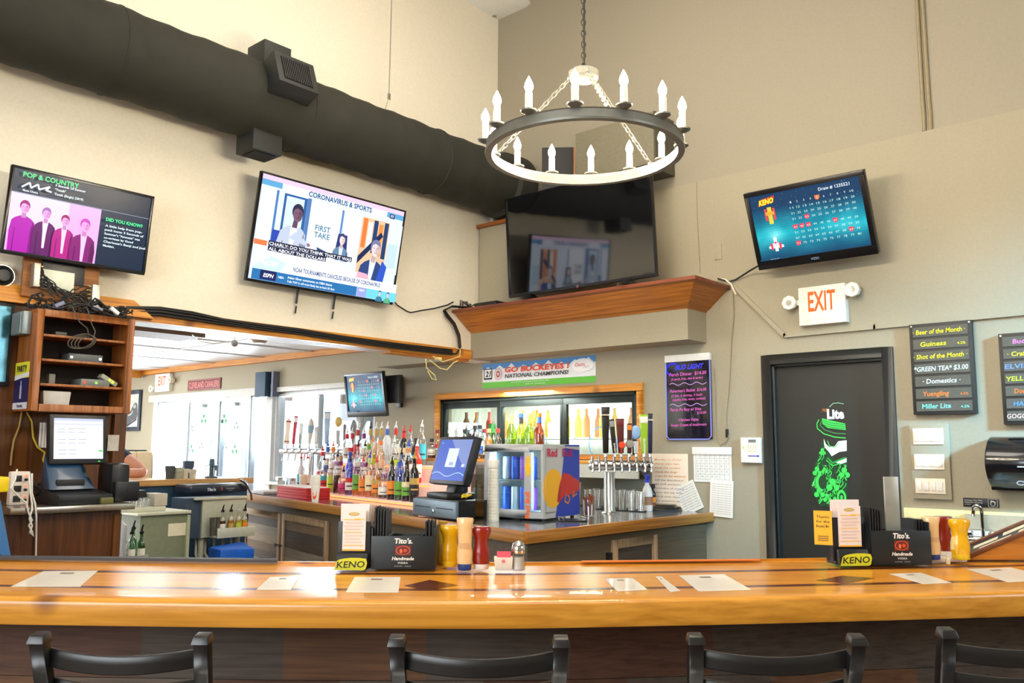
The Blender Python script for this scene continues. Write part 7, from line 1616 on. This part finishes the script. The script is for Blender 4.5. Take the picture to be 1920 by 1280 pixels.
cordL('white cord looping from the power strip over the counter edge, twisted at its end', [(32, 880, yf + .18), (28, 900, yf + .15), (20, 915, yf + .12), (35, 930, yf + .05), (50, 944, yf - .008), (53, 960, yc), (60, 975, yc), (54, 985, yc), (60, 996, yc), (63, 1005, yc), (56, 998, yc), (60, 985, yc), (55, 972, yc), (60, 955, yc), (60, 944, yf - .008), (57, 925, yf + .08), (55, 890, yf + .18)], yc, .0042, WC2, 'power_cord', ps)
cordL('white cord hanging straight down the front of the service counter', [(60, 888, yf + .18), (60, 925, yf + .1), (66, 945, yf - .006), (68, 965, yc), (68, 1000, yf + .035), (67, 1040, yf + .035), (66, 1075, yf + .035)], yc, .0042, WC2, 'power_cord', ps)
cordL('beige cord on the wood panel from the media cabinet to the power strip', [(41, 772, V0 - .035), (36, 800, V0 - .035), (26, 825, V0 - .035), (22, 850, V0 - .035), (20, 872, V0 - .035)], 0, .005, M('cord_beige', (170, 140, 84), .5))
cordL('yellow cord on the wood panel from the media cabinet to the register', [(50, 772, V0 - .035), (60, 790, V0 - .035), (62, 820, V0 - .035), (70, 838, V0 - .035), (84, 848, V0 - .035), (81, 862, V0 - .035), (84, 870, V0 - .035)], 0, .005, M('cord_mustard', (206, 176, 60), .5))
random.seed(31); o = onY(60, 930, yf + .42); mb = MB()
for i in range(9): mb.tube([Ve((p.x, p.y, max(.005, p.z))) for p in wander((random.uniform(-.06, .05), random.uniform(-.05, .05), .02), (random.uniform(-.05, .09), random.uniform(-.05, .05), .09), 10, .06, 500 + i)], .0038, 6)
tc = T('cable_tangle', 'knot of black cords behind the power strip and register', 'cables', (o.x, o.y, SZ + .001)); P('cords', mb, WBLK, tc)
# papers on the post
for px0, py0, px1, py1, lb in ((203, 815, 222, 845, 'crumpled white note taped to the wooden post right of the register'), (75, 792, 90, 839, 'narrow white notice on the wood panel left of the register screen')):
    a, b = onL(px0, py0, .064 if px0 > 100 else .03), onL(px1, py1, .064 if px0 > 100 else .03); w, h = b.x - a.x, a.z - b.z
    mb = MB(); n = 6
    mb.add([(-w / 2 + w * i / n, -.004 * (i % 2), z) for z in (0, h * .5, h) for i in range(n + 1)], [(r * (n + 1) + i, r * (n + 1) + i + 1, (r + 1) * (n + 1) + i + 1, (r + 1) * (n + 1) + i) for r in range(2) for i in range(n)])
    mb.box(-w / 2, w / 2, .0005, .002, 0, h); G('paper_note', mb, M('paper_grey', (214, 208, 200), .7), lb, 'paper', ((a.x + b.x) / 2, a.y, b.z))
# step ladder at the left edge
LADB = M('ladder_blue', (34, 96, 150), .45); yl = 3.96
def lad(px, py, y=yl): return onY(px, py, y)
top = lad(6, 920); t = T('step_ladder', 'blue step ladder with yellow cap and pale step cut off by the left edge', 'ladder', (top.x - .2, yl, 0))
o = Ve(t.location); bt = lad(25, 1050); dd_ = (bt.x - top.x) / (top.z - bt.z); zz = top.z
mb = MB(); w = .02
for s in (1, -1):
    mb = MB(); cx = .2 if s > 0 else -.22
    xt, xbm = cx, cx + s * dd_ * zz
    mb.hexa([(xbm - w, -.03, 0), (xbm + w, -.03, 0), (xbm + w, .03, 0), (xbm - w, .03, 0)], [(xt - w, -.03 + .14, zz), (xt + w, -.03 + .14, zz), (xt + w, .03 + .14, zz), (xt - w, .03 + .14, zz)]); P('front_rail', mb, LADB, t, .004)
    mb = MB(); mb.hexa([(xbm - w, .10, 0), (xbm + w, .10, 0), (xbm + w, .13, 0), (xbm - w, .13, 0)], [(xt - w, .15, zz), (xt + w, .15, zz), (xt + w, .18, zz), (xt - w, .18, zz)]); P('rear_rail', mb, LADB, t, .004)
P('top_cap', MB().box(-.26, .25, .08, .20, zz - .01, zz + .055), M('ladder_yellow', (236, 206, 20), .45), t, .01)
for k_ in range(1, 5):
    z = lad(8, 1022).z - .28 * (k_ - 1)
    if z < .1: break
    xx = .2 + dd_ * (zz - z); P('step', MB().box(-xx + .0, xx - .02, .02 + .14 * z / zz - .05, .02 + .14 * z / zz + .06, z - .02, z + .02), M('step_pale', (190, 176, 140), .4, .3), t, .003)
# ------------------------------------------------------------------ the annex beyond the opening
SILV = M('door_frame_silver', (206, 220, 232), .35, .3)
DAYP = GLASS('door_glass', (236, 246, 250), .6, .006, .02, .12)
y0, y1, z0, z1 = ENT
def ex(px): return onR(px, 800).y
def enframe(name, pa, pb, za, zb, f=.045, parent=None, kind=None):
    a, b = ex(pb), ex(pa); mb = MB(); x0, x1 = U0 + .03, U0 + .09
    for q in ((a, a + f, za, zb), (b - f, b, za, zb), (a + f, b - f, zb - f, zb), (a + f, b - f, za, za + f * 1.6)): mb.box(x0, x1, *q)
    o = S(name, mb, SILV, parent, .003); mb = MB(); mb.box(U0 + .055, U0 + .061, a + f, b - f, za + f * 1.6, zb - f); P('pane', mb, DAYP, o); return o
w1 = enframe('window_1', 288, 340, .02, z1 - .002); w2 = enframe('window_2', 462, 499, .02, z1 - .002)
d2 = enframe('door_2', 345, 398, .02, z1 - .03, .075); d3 = enframe('door_3', 402, 457, .02, z1 - .03, .075)
S('trim_14', MB().box(U0 - .03, U0 + .02, ENT[0] - .10, ENT[1] + .09, z1, z1 + .085), M('door_head_grey', (196, 196, 190), .5), bevel=.004)
mb = MB(); mb.box(U0 - .02, U0 + .1, ex(500) - .12, ex(500), 0, z1); S('trim_15', mb, M('post_grey_white', (206, 208, 206), .5), bevel=.003)
for d_, px in ((d2, 392), (d3, 408)):
    mb = MB(); y = ex(px); mb.tube([(U0 + .03, y, .95), (U0 - .02, y, .97), (U0 - .02, y, 1.25), (U0 + .03, y, 1.27)], .012, 8); P('pull_handle', mb, STEEL, d_)
    yy = ex(372 if d_ is d2 else 432); mb = MB(); mb.box(U0 - .02, U0 + .03, yy - .10, yy + .10, z1 - .10, z1 - .06); mb.tube([(U0 - .01, yy - .08, z1 - .08), (U0 - .06, yy + .1, z1 - .07), (U0 + .02, yy + .22, z1 - .06)], .008, 6); P('door_closer', mb, STEEL, d_)
SG, SGR = (10, 130, 66), (120, 140, 142)
def shamrock(ink, x, z, r, c, c2):
    for a in (90, 200, 340):
        q = rad(a); ink.poly([(x, z), (x + r * .55 * cos(q - .6), z + r * .55 * sin(q - .6)), (x + r * cos(q - .35), z + r * cos(0) * sin(q - .35)), (x + r * .8 * cos(q), z + r * .8 * sin(q)), (x + r * cos(q + .35), z + r * sin(q + .35)), (x + r * .55 * cos(q + .6), z + r * .55 * sin(q + .6))], c, 0)
    ink.poly([(x - r * .08, z), (x + r * .08, z), (x + r * .3, z - r * 1.2), (x + r * .12, z - r * 1.25)], c, 0); ink.disc(x, z, r * .26, r * .3, c2, 1, 12); ink.disc(x, z, r * .1, r * .12, c, 2, 10)
for dd, its in ((d2, ((382, 787, 9, 1), (360, 805, 7, 0), (358.5, 843, 8, 1), (377.5, 837, 7, 0))), (d3, ((420.5, 787, 9, 1), (443, 799, 8, 0), (422, 837, 7, 0), (440, 844, 9, 1)))):
    for px, py, r, g in its:
        p = onX(px, py, U0 + .052); m = (p - CO).dot(FW) / FPX * 1.35; k = Ink(.0004, 0); shamrock(k, 0, 0, r * m, SG if g else SGR, (240, 236, 210)); o = PI_('shamrock_sticker', k, PM, dd, p); o.rotation_euler = (0, 0, RZR)
# window with white frame; brick porch wall outside with an opening
y0, y1, z0, z1 = WIN
WF = M('window_white', (232, 236, 238), .4)
mb = MB(); f = .05
for q in ((y0, y0 + f, z0, z1), (y1 - f, y1, z0, z1), (y0 + f, y1 - f, z1 - f, z1), (y0 + f, y1 - f, z0, z0 + f)): mb.box(U0 + .02, U0 + .10, *q)
mb.box(U0 + .03, U0 + .09, ex(590) - .02, ex(590) + .02, z0 + f, z1 - f)
w3 = S('window_3', mb, WF, None, .003); P('pane', MB().box(U0 + .055, U0 + .060, y0 + f, y1 - f, z0 + f, z1 - f), DAYP, w3)
S('trim_16', MB().box(U0 - .03, U0 + .02, y0 - .06, y1 + .06, z1, z1 + .05).box(U0 - .06, U0 + .02, y0 - .06, y1 + .06, z0 - .03, z0), M('window_trim', (206, 206, 200), .5), bevel=.003)
bm_, bt_, bb_ = nodes('brick_purple_brown'); MATS['brick'] = bm_
br = bt_.nodes.new('ShaderNodeTexBrick'); br.inputs['Color1'].default_value = lin((84, 64, 68)) + (1,); br.inputs['Color2'].default_value = lin((62, 46, 50)) + (1,); br.inputs['Mortar'].default_value = lin((104, 98, 100)) + (1,)
br.inputs['Scale'].default_value = 4.6; br.inputs['Mortar Size'].default_value = .012
tc = bt_.nodes.new('ShaderNodeTexCoord'); mp = bt_.nodes.new('ShaderNodeMapping'); mp.inputs['Rotation'].default_value = (rad(90), 0, rad(90))
bt_.links.new(tc.outputs['Object'], mp.inputs['Vector']); bt_.links.new(mp.outputs['Vector'], br.inputs['Vector']); bt_.links.new(br.outputs['Color'], bb_.inputs['Base Color']); bb_.inputs['Roughness'].default_value = .8
xb_ = 5.95; ha, hb = onX(558, 733, xb_), onX(637, 822, xb_)
w = MB(); wall_boxes(w, xb_, xb_ + .2, ((6.6, 9.55), (0, 3.2)), [(hb.y, ha.y, hb.z - .1, ha.z)]); S('wall_porch', w, bm_)
S('sky_blocker', MB().box(U0 + .14, xb_ + .2, 6.4, 8.5, 2.6, 2.7).box(U0 + .14, xb_ + .2, 6.4, 6.6, 0, 2.6), M('blocker_grey', (120, 116, 112), .8))  # unseen roof and end piece added to keep sky light off the brick
mb = MB()
for q in ((hb.y - .03, hb.y + .04, hb.z - .1, ha.z), (ha.y - .05, ha.y + .06, hb.z - .1, ha.z + .05), (hb.y, ha.y, ha.z - .04, ha.z + .05), (hb.y, ha.y, hb.z - .15, hb.z - .08)): mb.box(xb_ - .03, xb_ + .1, *q)
S('window_4', mb, WF, None, .003)
# things on the annex wall
loc, w, h = boxR(292, 702, 317, 733, .05); loc.x = U0; exit_sign(loc, RZR, w, h, 'white exit sign with lamp heads above the glass doors', w * .5, heads=((-1, .2), (1, .6)))
t, w, h = panelR('team_sign', 'small dark red wooden team name sign above the glass doors', 'sign', 352.5, 713, 413, 728, .012, M('sign_maroon', (96, 22, 26), .6), .001, part='plank')
k = Ink(.0006, -.0125); k.text('CLEVELAND CAVALIERS', 0, h * .22, h * .56, (226, 130, 120), w=w * .93, bold=.01)
for z in (.06, .92): k.rect(-w * .485, w * .485, h * z, h * (z + .03), (214, 130, 120))
PI_('lettering', k, PM, t)
t, w, h = panelR('column_speaker', 'slim dark blue-black column speaker between glass doors and window', 'speaker', 479, 698, 496, 743, .09, M('speaker_blue_black', (34, 62, 84), .6), .03, part='cabinet', bevel=.004)
P('wall_bracket', MB().box(w / 2, w / 2 + .05, -.03, 0, h * .3, h * .5), STEEL, t); P('side_strip', MB().box(w / 2 + .05, w / 2 + .085, -.05, .03, 0, h), M('strip_slate', (96, 100, 120), .5), t)
a_, b_ = onR(228, 745), onR(263.5, 807); loc = Ve((U0 - .001, (a_.y + b_.y) / 2, b_.z)); w, h = a_.y - b_.y, a_.z - b_.z + .08
t = T('framed_picture', 'black-framed black and white sneaker picture on the wall left of the glass doors', 'picture', loc, RZR)
mb = MB(); f = .05
for q in ((-w / 2, -w / 2 + f, 0, h), (w / 2 - f, w / 2, 0, h), (-w / 2 + f, w / 2 - f, 0, f), (-w / 2 + f, w / 2 - f, h - f, h)): mb.box(q[0], q[1], -.025, 0, q[2], q[3])
P('frame', mb, M('frame_blue_black', (30, 42, 58), .4), t, .003)
k = Ink(.0005, -.004); k.rect(-w / 2 + f, w / 2 - f, f, h - f, (214, 214, 206)); sh_ = [(-.42, .20), (-.38, .38), (-.2, .40), (.0, .50), (.12, .66), (.22, .70), (.30, .66), (.34, .40), (.30, .30), (.1, .24), (-.1, .16), (-.36, .14)]
k.poly([(w * a, h * b) for a, b in sh_], (86, 90, 92)); k.poly([(w * a, h * b) for a, b in ((-.42, .2), (-.36, .14), (-.1, .16), (.3, .3), (.3, .26), (-.1, .11), (-.36, .10))], (40, 42, 44)); k.disc(w * .18, h * .6, w * .07, h * .05, (170, 172, 172)); k.line([(w * -.1, h * .38), (w * .05, h * .42), (w * .1, h * .5)], .02, (190, 190, 190)); PI_('print', k, PM, t)
# ceiling odds and ends
p = onZ(300, 620, AZ - .02); G('ceiling_panel', MB().box(-.28, .35, -.2, .22, -.03, .012), M('panel_brown', (96, 70, 52), .7), 'dark brown hatch panel hanging in the white annex ceiling', 'panel', (p.x, p.y + .1, AZ - .02), 0)
p = onZ(440, 641, 2.36); t = T('ceiling_sensor', 'small grey sensor hanging from the annex ceiling on a wire', 'sensor', (p.x, p.y, 2.36)); mb = MB(); mb.ball((0, 0, -.012), .03); P('sensor_body', mb, M('sensor_grey', (170, 160, 156), .5), t); P('drop_wire', MB().tube([(0, 0, .01), (0, 0, AZ - 2.36)], .003, 6), WIRE, t)
q = [onZ(a, b, 2.40) for a, b in ((360, 627), (375, 640), (400, 644), (430, 640))]; G('ceiling_wire', MB().tube([v - q[0] for v in q], .004, 6), WIRE, 'thin wire sagging below the annex ceiling toward the sensor', 'wire', q[0])
p = onZ(487, 637, AZ - .03); mb = MB(); mb.lathe([(0, -.03), (.05, -.03), (.075, 0), (.075, .029), (0, .029)], 20); G('smoke_detector', mb, M('detector_tan', (170, 150, 130), .5), 'round tan smoke detector on the annex ceiling', 'detector', (p.x, p.y, AZ - .03))
for i, (x, y) in enumerate(((2.6, 8.6), (3.6, 7.6), (3.7, 9.8))):
    t = T('ceiling_light', ['square lit panel in the annex ceiling above the booth', 'square lit panel in the annex ceiling nearest the header', 'square lit panel in the annex ceiling near the doors'][i], 'light', (x, y, AZ - .012), 0, 'annex ceiling lights'); P('diffuser', MB().box(-.28, .28, -.28, .28, 0, .006), LAMP('panel_light', (250, 252, 255), 16), t)
    P('frame', MB().box(-.3, .3, -.3, -.28, 0, .012).box(-.3, .3, .28, .3, 0, .012).box(-.3, -.28, -.28, .28, 0, .012).box(.28, .3, -.28, .28, 0, .012), WHITE, t)
# long annex bar with things on it
yb = 6.3; a, b = onY(225, 897, yb), onY(476, 899, yb); AB = (a.z + b.z) / 2
ab = T('annex_bar', 'pale wooden bar ledge in the annex in front of the glass doors', 'bar counter', (a.x, yb, 0)); L_ = b.x - a.x
P('bar_top', MB().box(-.5, L_, 0, .42, AB - .045, AB), WOOD('pale_bar_wood', (190, 138, 76), (226, 180, 116), 'x', 5, .3), ab, .004); P('front_panel', MB().box(-.5, L_ - .04, .03, .36, 0, AB - .046), M('bar_front_blue', (40, 74, 104), .6), ab)
def onA(px, dy=.15): p = onY(px, 898, yb + dy); return Ve((p.x, yb + dy, AB + .0006))
for px, h, r, c, lb in ((318, .10, .038, (64, 70, 78), 'dark cup stack at the left of the cups on the annex bar'), (334, .085, .042, (170, 176, 160), 'greenish glass stack on the annex bar'), (346, .075, .030, (220, 214, 200), 'cream paper cup on the annex bar'), (352, .135, .045, (52, 70, 96), 'tall navy cup stack on the annex bar'), (361, .07, .028, (206, 204, 196), 'pale cup at the right of the cups on the annex bar')):
    mb = MB(); mb.lathe([(0, 0), (r * .8, 0), (r * .9, h * .6), (r, h * .62), (r, h), (r * .85, h), (r * .8, h * .7), (0, h * .7)], 16); G('cup_stack', mb, M('cup_%d' % c[0], c, .4), lb, 'cups', onA(px, .16 if px != 352 else .28))
t = T('draft_tap', 'dark tap fitting on the annex bar in front of the doors', 'tap', onA(396)); mb = MB(); mb.lathe([(0, 0), (.05, 0), (.05, .01), (.016, .02), (.016, .10), (.022, .105), (.02, .15), (0, .155)], 16); P('body', mb, M('tap_dark', (80, 104, 120), .3, .6), t); P('spout', MB().tube([(0, 0, .10), (0, -.06, .095), (0, -.065, .06)], .009, 8), M('tap_dark', (80, 104, 120)), t)
# black rail mat with brand lettering on the near side of that bar
ym = 6.02; a, b = onY(356, 926, ym), onY(466, 905, ym); t = T('ice_bin_cover', 'black padded ice bin cover with white lettering before the annex bar', 'cover', ((a.x + b.x) / 2, ym, a.z)); w, h = b.x - a.x, b.z - a.z
P('cover', MB().box(-w / 2, w / 2, 0, .24, 0, h), M('cover_black', (34, 44, 60), .3, coat=.3), t, .02)
k = Ink(.0005, -.0006); k.text("Tito's", -w * .15, h * .25, h * .32, (226, 232, 240), bold=.03, shear=.2); k.text('Handmade', w * .18, h * .4, h * .16, (200, 206, 214), shear=.15); k.text('VODKA', w * .18, h * .2, h * .1, (200, 206, 214)); k.rect(w * .02, w * .04, h * .3, h * .6, (200, 90, 60)); PI_('lettering', k, PM, t)
p = onY(462, 915, ym); G('bar_gun', MB().tube([(0, 0, 0), (-.03, 0, .05), (-.06, .02, .07)], .014, 10).tube([(0, 0, 0), (.03, .01, -.04), (.05, .03, -.09)], .008, 8), CHROME, 'chrome soda gun clipped at the right end of the black cover', 'soda gun', (p.x, ym - .03, p.z))
# ice bin with speed rail
yi = 5.72; STL = M('bin_steel', (214, 216, 196), .4, .35)
a, b = onY(377, 1008, yi), onY(462, 930, yi); ib = T('ice_bin', 'stainless ice bin with bottle rail below the black cover', 'ice bin', (a.x, yi, 0)); w = b.x - a.x; zb, zt = a.z, b.z; zr = onY(400, 988, yi).z
P('bin_front', MB().box(0, w, 0, .02, zb, zt), STL, ib); P('bin_body', MB().box(-.12, w, .02, .22, zb, zt + .001), M('bin_side_blue', (56, 72, 92), .5), ib)
P('bottle_rail', MB().box(.05, w, -.13, -.12, zb, zr).box(.05, w, -.12, -.0, zb, zb + .01), STL, ib, .002); P('rim', MB().box(-.06, w, -.02, .03, zt - .012, zt + .004), STL, ib)
for x in (.03, w - .03): P('leg', MB().cyl((x, .05, 0), .02, zb, 12), STL, ib)
for i, (px, kd, g_, lq, lb_, cp) in enumerate(((416, 'std', 'clear', 'brown', 'white', 'black'), (431.5, 'std', 'clear', 'amber', 'gold', 'black'), (446, 'std', 'clear', 'yellow', 'lime', 'silver'), (457.5, 'std', 'clear', 'yellow', 'orange', 'black'))):
    p = onY(px, 985, yi - .055); bottle((p.x, yi - .06, zb + .0105), kd, g_, lq, .62, lb_, None, cp, True, ['bottle of brown liquor in the ice bin rail, first from the left', 'amber bottle in the ice bin rail, second from the left', 'pale yellow bottle in the ice bin rail, third from the left', 'yellow bottle at the right end of the ice bin rail'][i], 'bottles in the ice bin rail', .6, 0)
for px, lb in ((399, 'steel shaker tin at the left end of the ice bin rail'), (409.5, 'steel shaker tin next to the bottles in the ice bin rail')):
    p = onY(px, 985, yi - .055); mb = MB(); mb.lathe([(0, 0), (.014, 0), (.019, .13), (.0195, .132), (.018, .132), (.013, .02), (0, .02)], 18); G('shaker_tin', mb, STEEL, lb, 'shaker', (p.x - .01, yi - .06 + .0, zb + .0105), 0, 'shaker tins')
for i in range(7): P('drain_hose', MB().tube([(-.12 + .07 * i, .1, zb - .005), (-.13 + .07 * i, .08, zb - .12), (-.10 + .085 * i, .05, zb - .25), (-.02 + .07 * i, .07, max(.02, zb - .5)), (.02 + .06 * i, 0, .01)], .010, 8), M('hose_pale', (196, 200, 190), .4), ib)
p = onY(432, 1052, 5.5); G('blue_bin', MB().hexa([(-.10, -.08, 0), (.10, -.08, 0), (.10, .08, 0), (-.10, .08, 0)], [(-.14, -.10, p.z + .10), (.13, -.10, p.z + .085), (.15, .10, p.z + .12), (-.12, .10, p.z + .10)]), M('bin_blue', (20, 96, 206), .4), 'bright blue plastic bin on the floor below the ice bin', 'bin', (p.x, 5.5, 0.001), bevel=.02)
# grey under-bar fridge with steel top, glass rack, tray
yg = 5.38; a, b = onY(262, 1000, yg), onY(355, 956, yg); t = T('underbar_fridge', 'grey-green under-bar fridge with a steel top', 'fridge', (a.x, yg, 0)); w = b.x - a.x; zt = b.z
P('cabinet', MB().box(0, w, 0, .5, 0, zt - .02), M('fridge_grey_green', (116, 124, 100), .5, noise=.08), t, .004); P('top', MB().box(-.03, w + .005, -.02, .5, zt - .02, zt), STL, t, .003); P('door_edge', MB().box(w - .02, w, -.02, 0, .1, zt - .03), M('fridge_edge', (170, 176, 150), .5), t); P('sticker', MB().box(w - .14, w - .01, -.003, 0, zt - .16, zt - .08), M('sticker_white', (226, 220, 196), .6), t)
a2 = onY(290, 950, yg); gr = T('glass_rack', 'black rack of small upturned glasses on the under-bar fridge', 'glass rack', (a2.x - .02, yg + .05, zt + .0006)); P('tray', MB().box(-.19, .12, 0, .2, 0, .03), STL, gr, .003)
g1 = mesh_cache('shotg', lambda: mesh_of('rack_glass', MB().lathe([(.022, 0), (.018, .05), (0, .052)], 14), [GLASS('glassware', (236, 242, 236))]))
for i in range(5):
    for j in range(2): o = P('rack_glass', g1, None, gr); o.location = (-.15 + .047 * i, .04 + .06 * j, .031)
P('grey_box', MB().box(.05, .14, .02, .18, .031, .11), M('box_grey', (190, 184, 170), .6), gr, .006); P('black_lid', MB().hexa([(-.17, .1, .085), (.04, .1, .085), (.04, .2, .085), (-.17, .2, .085)], [(-.10, .12, .13), (.04, .12, .13), (.04, .2, .13), (-.14, .2, .13)]), BLKPL, gr, .004)
# bottle well at the end of the service counter
yw = 4.86; a, b = onY(226, 1045, yw), onY(269, 1045, yw); zc = onY(245, 1040, yw).z; wl = T('bottle_well', 'grey bottle well hanging at the end of the wooden service counter', 'bottle well', (a.x, yw, zc)); w = b.x - a.x
P('well_tray', MB().box(0, w, -.06, -.05, -.06, 0).box(0, w, .05, .06, -.06, 0).box(0, w, -.05, .05, -.06, -.05), M('well_grey', (150, 152, 146), .45), wl, .002); P('side_plate', MB().hexa([(-.012, -.06, -.5), (0.0, -.06, -.5), (0.0, .06, -.5), (-.012, .06, -.5)], [(-.012, -.06, .17), (0.0, -.06, .17), (0.0, .06, .21), (-.012, .06, .21)]), M('well_plate', (176, 178, 184), .4), wl)
P('wall_hook', MB().box(0, w, .06, .5, -.055, -.045), M('well_grey', (150, 152, 146)), wl)
for px, dy, g_, lb_, wd, kd in ((.028, .024, 'clear', 'white', 'clear bottle with white label at the left of the bottle well', 'short'), (.045, -.024, 'clear', 'white', 'clear bottle with broad white label in front in the bottle well', 'std'), (.075, .024, 'green', None, 'green bottle without label in the bottle well', 'tall'), (.100, -.024, 'green', 'white', 'green bottle with white label at the right of the bottle well', 'std')):
    bottle((a.x + px * w / .13, yw + dy, zc - .0485), kd, g_, None, 0, lb_, None, 'black', True, wd, 'bottles in the bottle well', .6, 0)
# booth and guest
yo = 7.6; a, b = onY(225, 900, yo), onY(287, 846, yo); bo = T('booth_seat', 'cream channel-backed booth with black piping behind the guest', 'booth', ((a.x + b.x) / 2 - .2, yo, 0)); w = b.x - a.x; zt = b.z; CRM = M('booth_cream', (226, 202, 160), .45)
mb = MB(); n = 5; x0 = -w / 2 - .25; x1 = w / 2 + .2
for i in range(n):
    c0, c1 = x0 + (x1 - x0) * i / n, x0 + (x1 - x0) * (i + 1) / n; mb.hexa([(c0 + .002, -.05, .45), (c1 - .002, -.05, .45), (c1 - .002, .08, .45), (c0 + .002, .08, .45)], [(c0 + .002, 0, zt), (c1 - .002, 0, zt), (c1 - .002, .10, zt), (c0 + .002, .10, zt)])
P('back_cushion', mb, CRM, bo, .015); P('seat_cushion', MB().box(x0, x1, -.5, .02, .35, .47), CRM, bo, .03); P('base', MB().box(x0, x1, -.45, .08, 0, .35), BLACK, bo)
P('piping', MB().tube([(x0, .04, zt + .005), (x1 - .05, .04, zt + .005), (x1, .02, zt - .03), (x1 + .004, -.03, .6)], .010, 8), BLACK, bo)
# guest leaning on the annex bar; only the arm shows past the post
SKIN = M('skin_tan', (206, 146, 122), .5, noise=.04); SHIRT = M('shirt_dark_blue', (30, 40, 58), .8)
el = onY(271, 893, yb + .30); el.z = AB + .042; sh0 = onY(226, 846, yb + .52)
G0 = Ve((sh0.x - .19, yb + .68, 0)); gp = T('person', 'person in a dark shirt leaning an elbow on the annex bar behind the post', 'person', G0)
def skin_body(name, verts, edges, radii, mat, parent, root=0, sub=2):
    me = bpy.data.meshes.new(name); me.from_pydata([tuple(v) for v in verts], edges, []); o = bpy.data.objects.new(name, me); COL.objects.link(o); o.parent = parent
    m = o.modifiers.new('skin', 'SKIN'); m.use_smooth_shade = True
    for i, r in enumerate(radii): me.skin_vertices[0].data[i].radius = (r, r) if not isinstance(r, tuple) else r
    me.skin_vertices[0].data[root].use_root = True
    s_ = o.modifiers.new('sub', 'SUBSURF'); s_.levels = sub; s_.render_levels = sub
    me.materials.append(mat); return o
E_ = el - G0; S_ = sh0 - G0
H1 = Ve((E_.x - .26, E_.y - .02, AB + .05))
hz_ = S_.z
vs = [(0, .05, .62), (0, .04, .85), (0, .01, hz_ - .18), (0, 0, hz_ - .03), (0, -.01, hz_ + .07), (0, -.02, hz_ + .15), (0, -.03, hz_ + .25), (0, -.02, hz_ + .31),
      (S_.x - .03, S_.y, hz_ - .03), tuple(S_.lerp(E_, .5)), tuple(E_), tuple(E_.lerp(H1, .5)), tuple(H1),
      (-S_.x + .03, .0, hz_ - .03), (-S_.x - .04, -.06, hz_ - .2), (-S_.x + .02, -.24, AB + .05), (-.02, -.26, AB + .05),
      (.10, .02, .58), (.13, -.16, .56), (.13, -.20, .12), (-.10, .02, .58), (-.13, -.16, .56), (-.13, -.20, .12)]
ed = [(0, 1), (1, 2), (2, 3), (3, 4), (4, 5), (5, 6), (6, 7), (3, 8), (8, 9), (9, 10), (10, 11), (11, 12), (3, 13), (13, 14), (14, 15), (15, 16), (0, 17), (17, 18), (18, 19), (0, 20), (20, 21), (21, 22)]
rr = [(.15, .12), (.14, .11), (.16, .12), (.10, .09), .055, (.07, .08), (.075, .09), (.05, .06), .065, .052, .042, .040, .028, .065, .052, .042, .028, .085, .075, .05, .085, .075, .05]
skin_body('body', vs, ed, rr, SKIN, gp)
tv_ = [(0, .05, .60), (0, .04, .85), (0, .01, hz_ - .18), (0, 0, hz_ - .03), (0, -.01, hz_ + .02), (S_.x - .02, S_.y, hz_ - .03), tuple(S_.lerp(E_, .48)), (-S_.x + .02, 0, hz_ - .03), (-S_.x - .03, -.05, hz_ - .16)]
skin_body('shirt', tv_, [(0, 1), (1, 2), (2, 3), (3, 4), (3, 5), (5, 6), (3, 7), (7, 8)], [(.165, .135), (.155, .125), (.175, .135), (.12, .105), .07, .082, .070, .082, .072], SHIRT, gp)
mb = MB(); mb.lathe([(.0, .10), (.05, .09), (.082, .04), (.092, -.01), (.085, -.05), (.07, -.08)], 18, (0, -.005, hz_ + .27)); P('hair', mb, M('hair_brown', (70, 46, 30), .7), gp)
for s in (-1, 1): P('eye', MB().ball((s * .03, -.112, hz_ + .22), .010), M('eye_dark', (40, 30, 26), .3), gp)
mb = MB(); mb.hexa([(-.014, -.125, hz_ + .165), (.014, -.125, hz_ + .165), (.012, -.09, hz_ + .165), (-.012, -.09, hz_ + .165)], [(-.006, -.112, hz_ + .22), (.006, -.112, hz_ + .22), (.006, -.09, hz_ + .22), (-.006, -.09, hz_ + .22)]); P('nose', mb, SKIN, gp, .004)
P('mouth', MB().box(-.025, .025, -.112, -.09, hz_ + .135, hz_ + .145), M('lips', (160, 84, 80), .5), gp, .002)
for q, sg in ((H1, -1), (Ve((-.02, -.26, AB + .05)), 1)):
    for i in range(4):
        b = q + Ve((sg * .03 if sg < 0 else .03, -.022 + .016 * i, 0)); e = b + Ve(((-.075 if sg < 0 else .075) * (1 - .1 * abs(i - 1.5)), -.01, -.012)); P('finger', MB().tube([b, b.lerp(e, .5) + Ve((0, 0, .01)), e], [.0095, .009, .007], 8), SKIN, gp)
    P('thumb', MB().tube([q + Ve((0, -.02, 0)), q + Ve((sg * .03, -.05, .004)), q + Ve((sg * .055, -.055, 0))], [.011, .010, .007], 8), SKIN, gp)
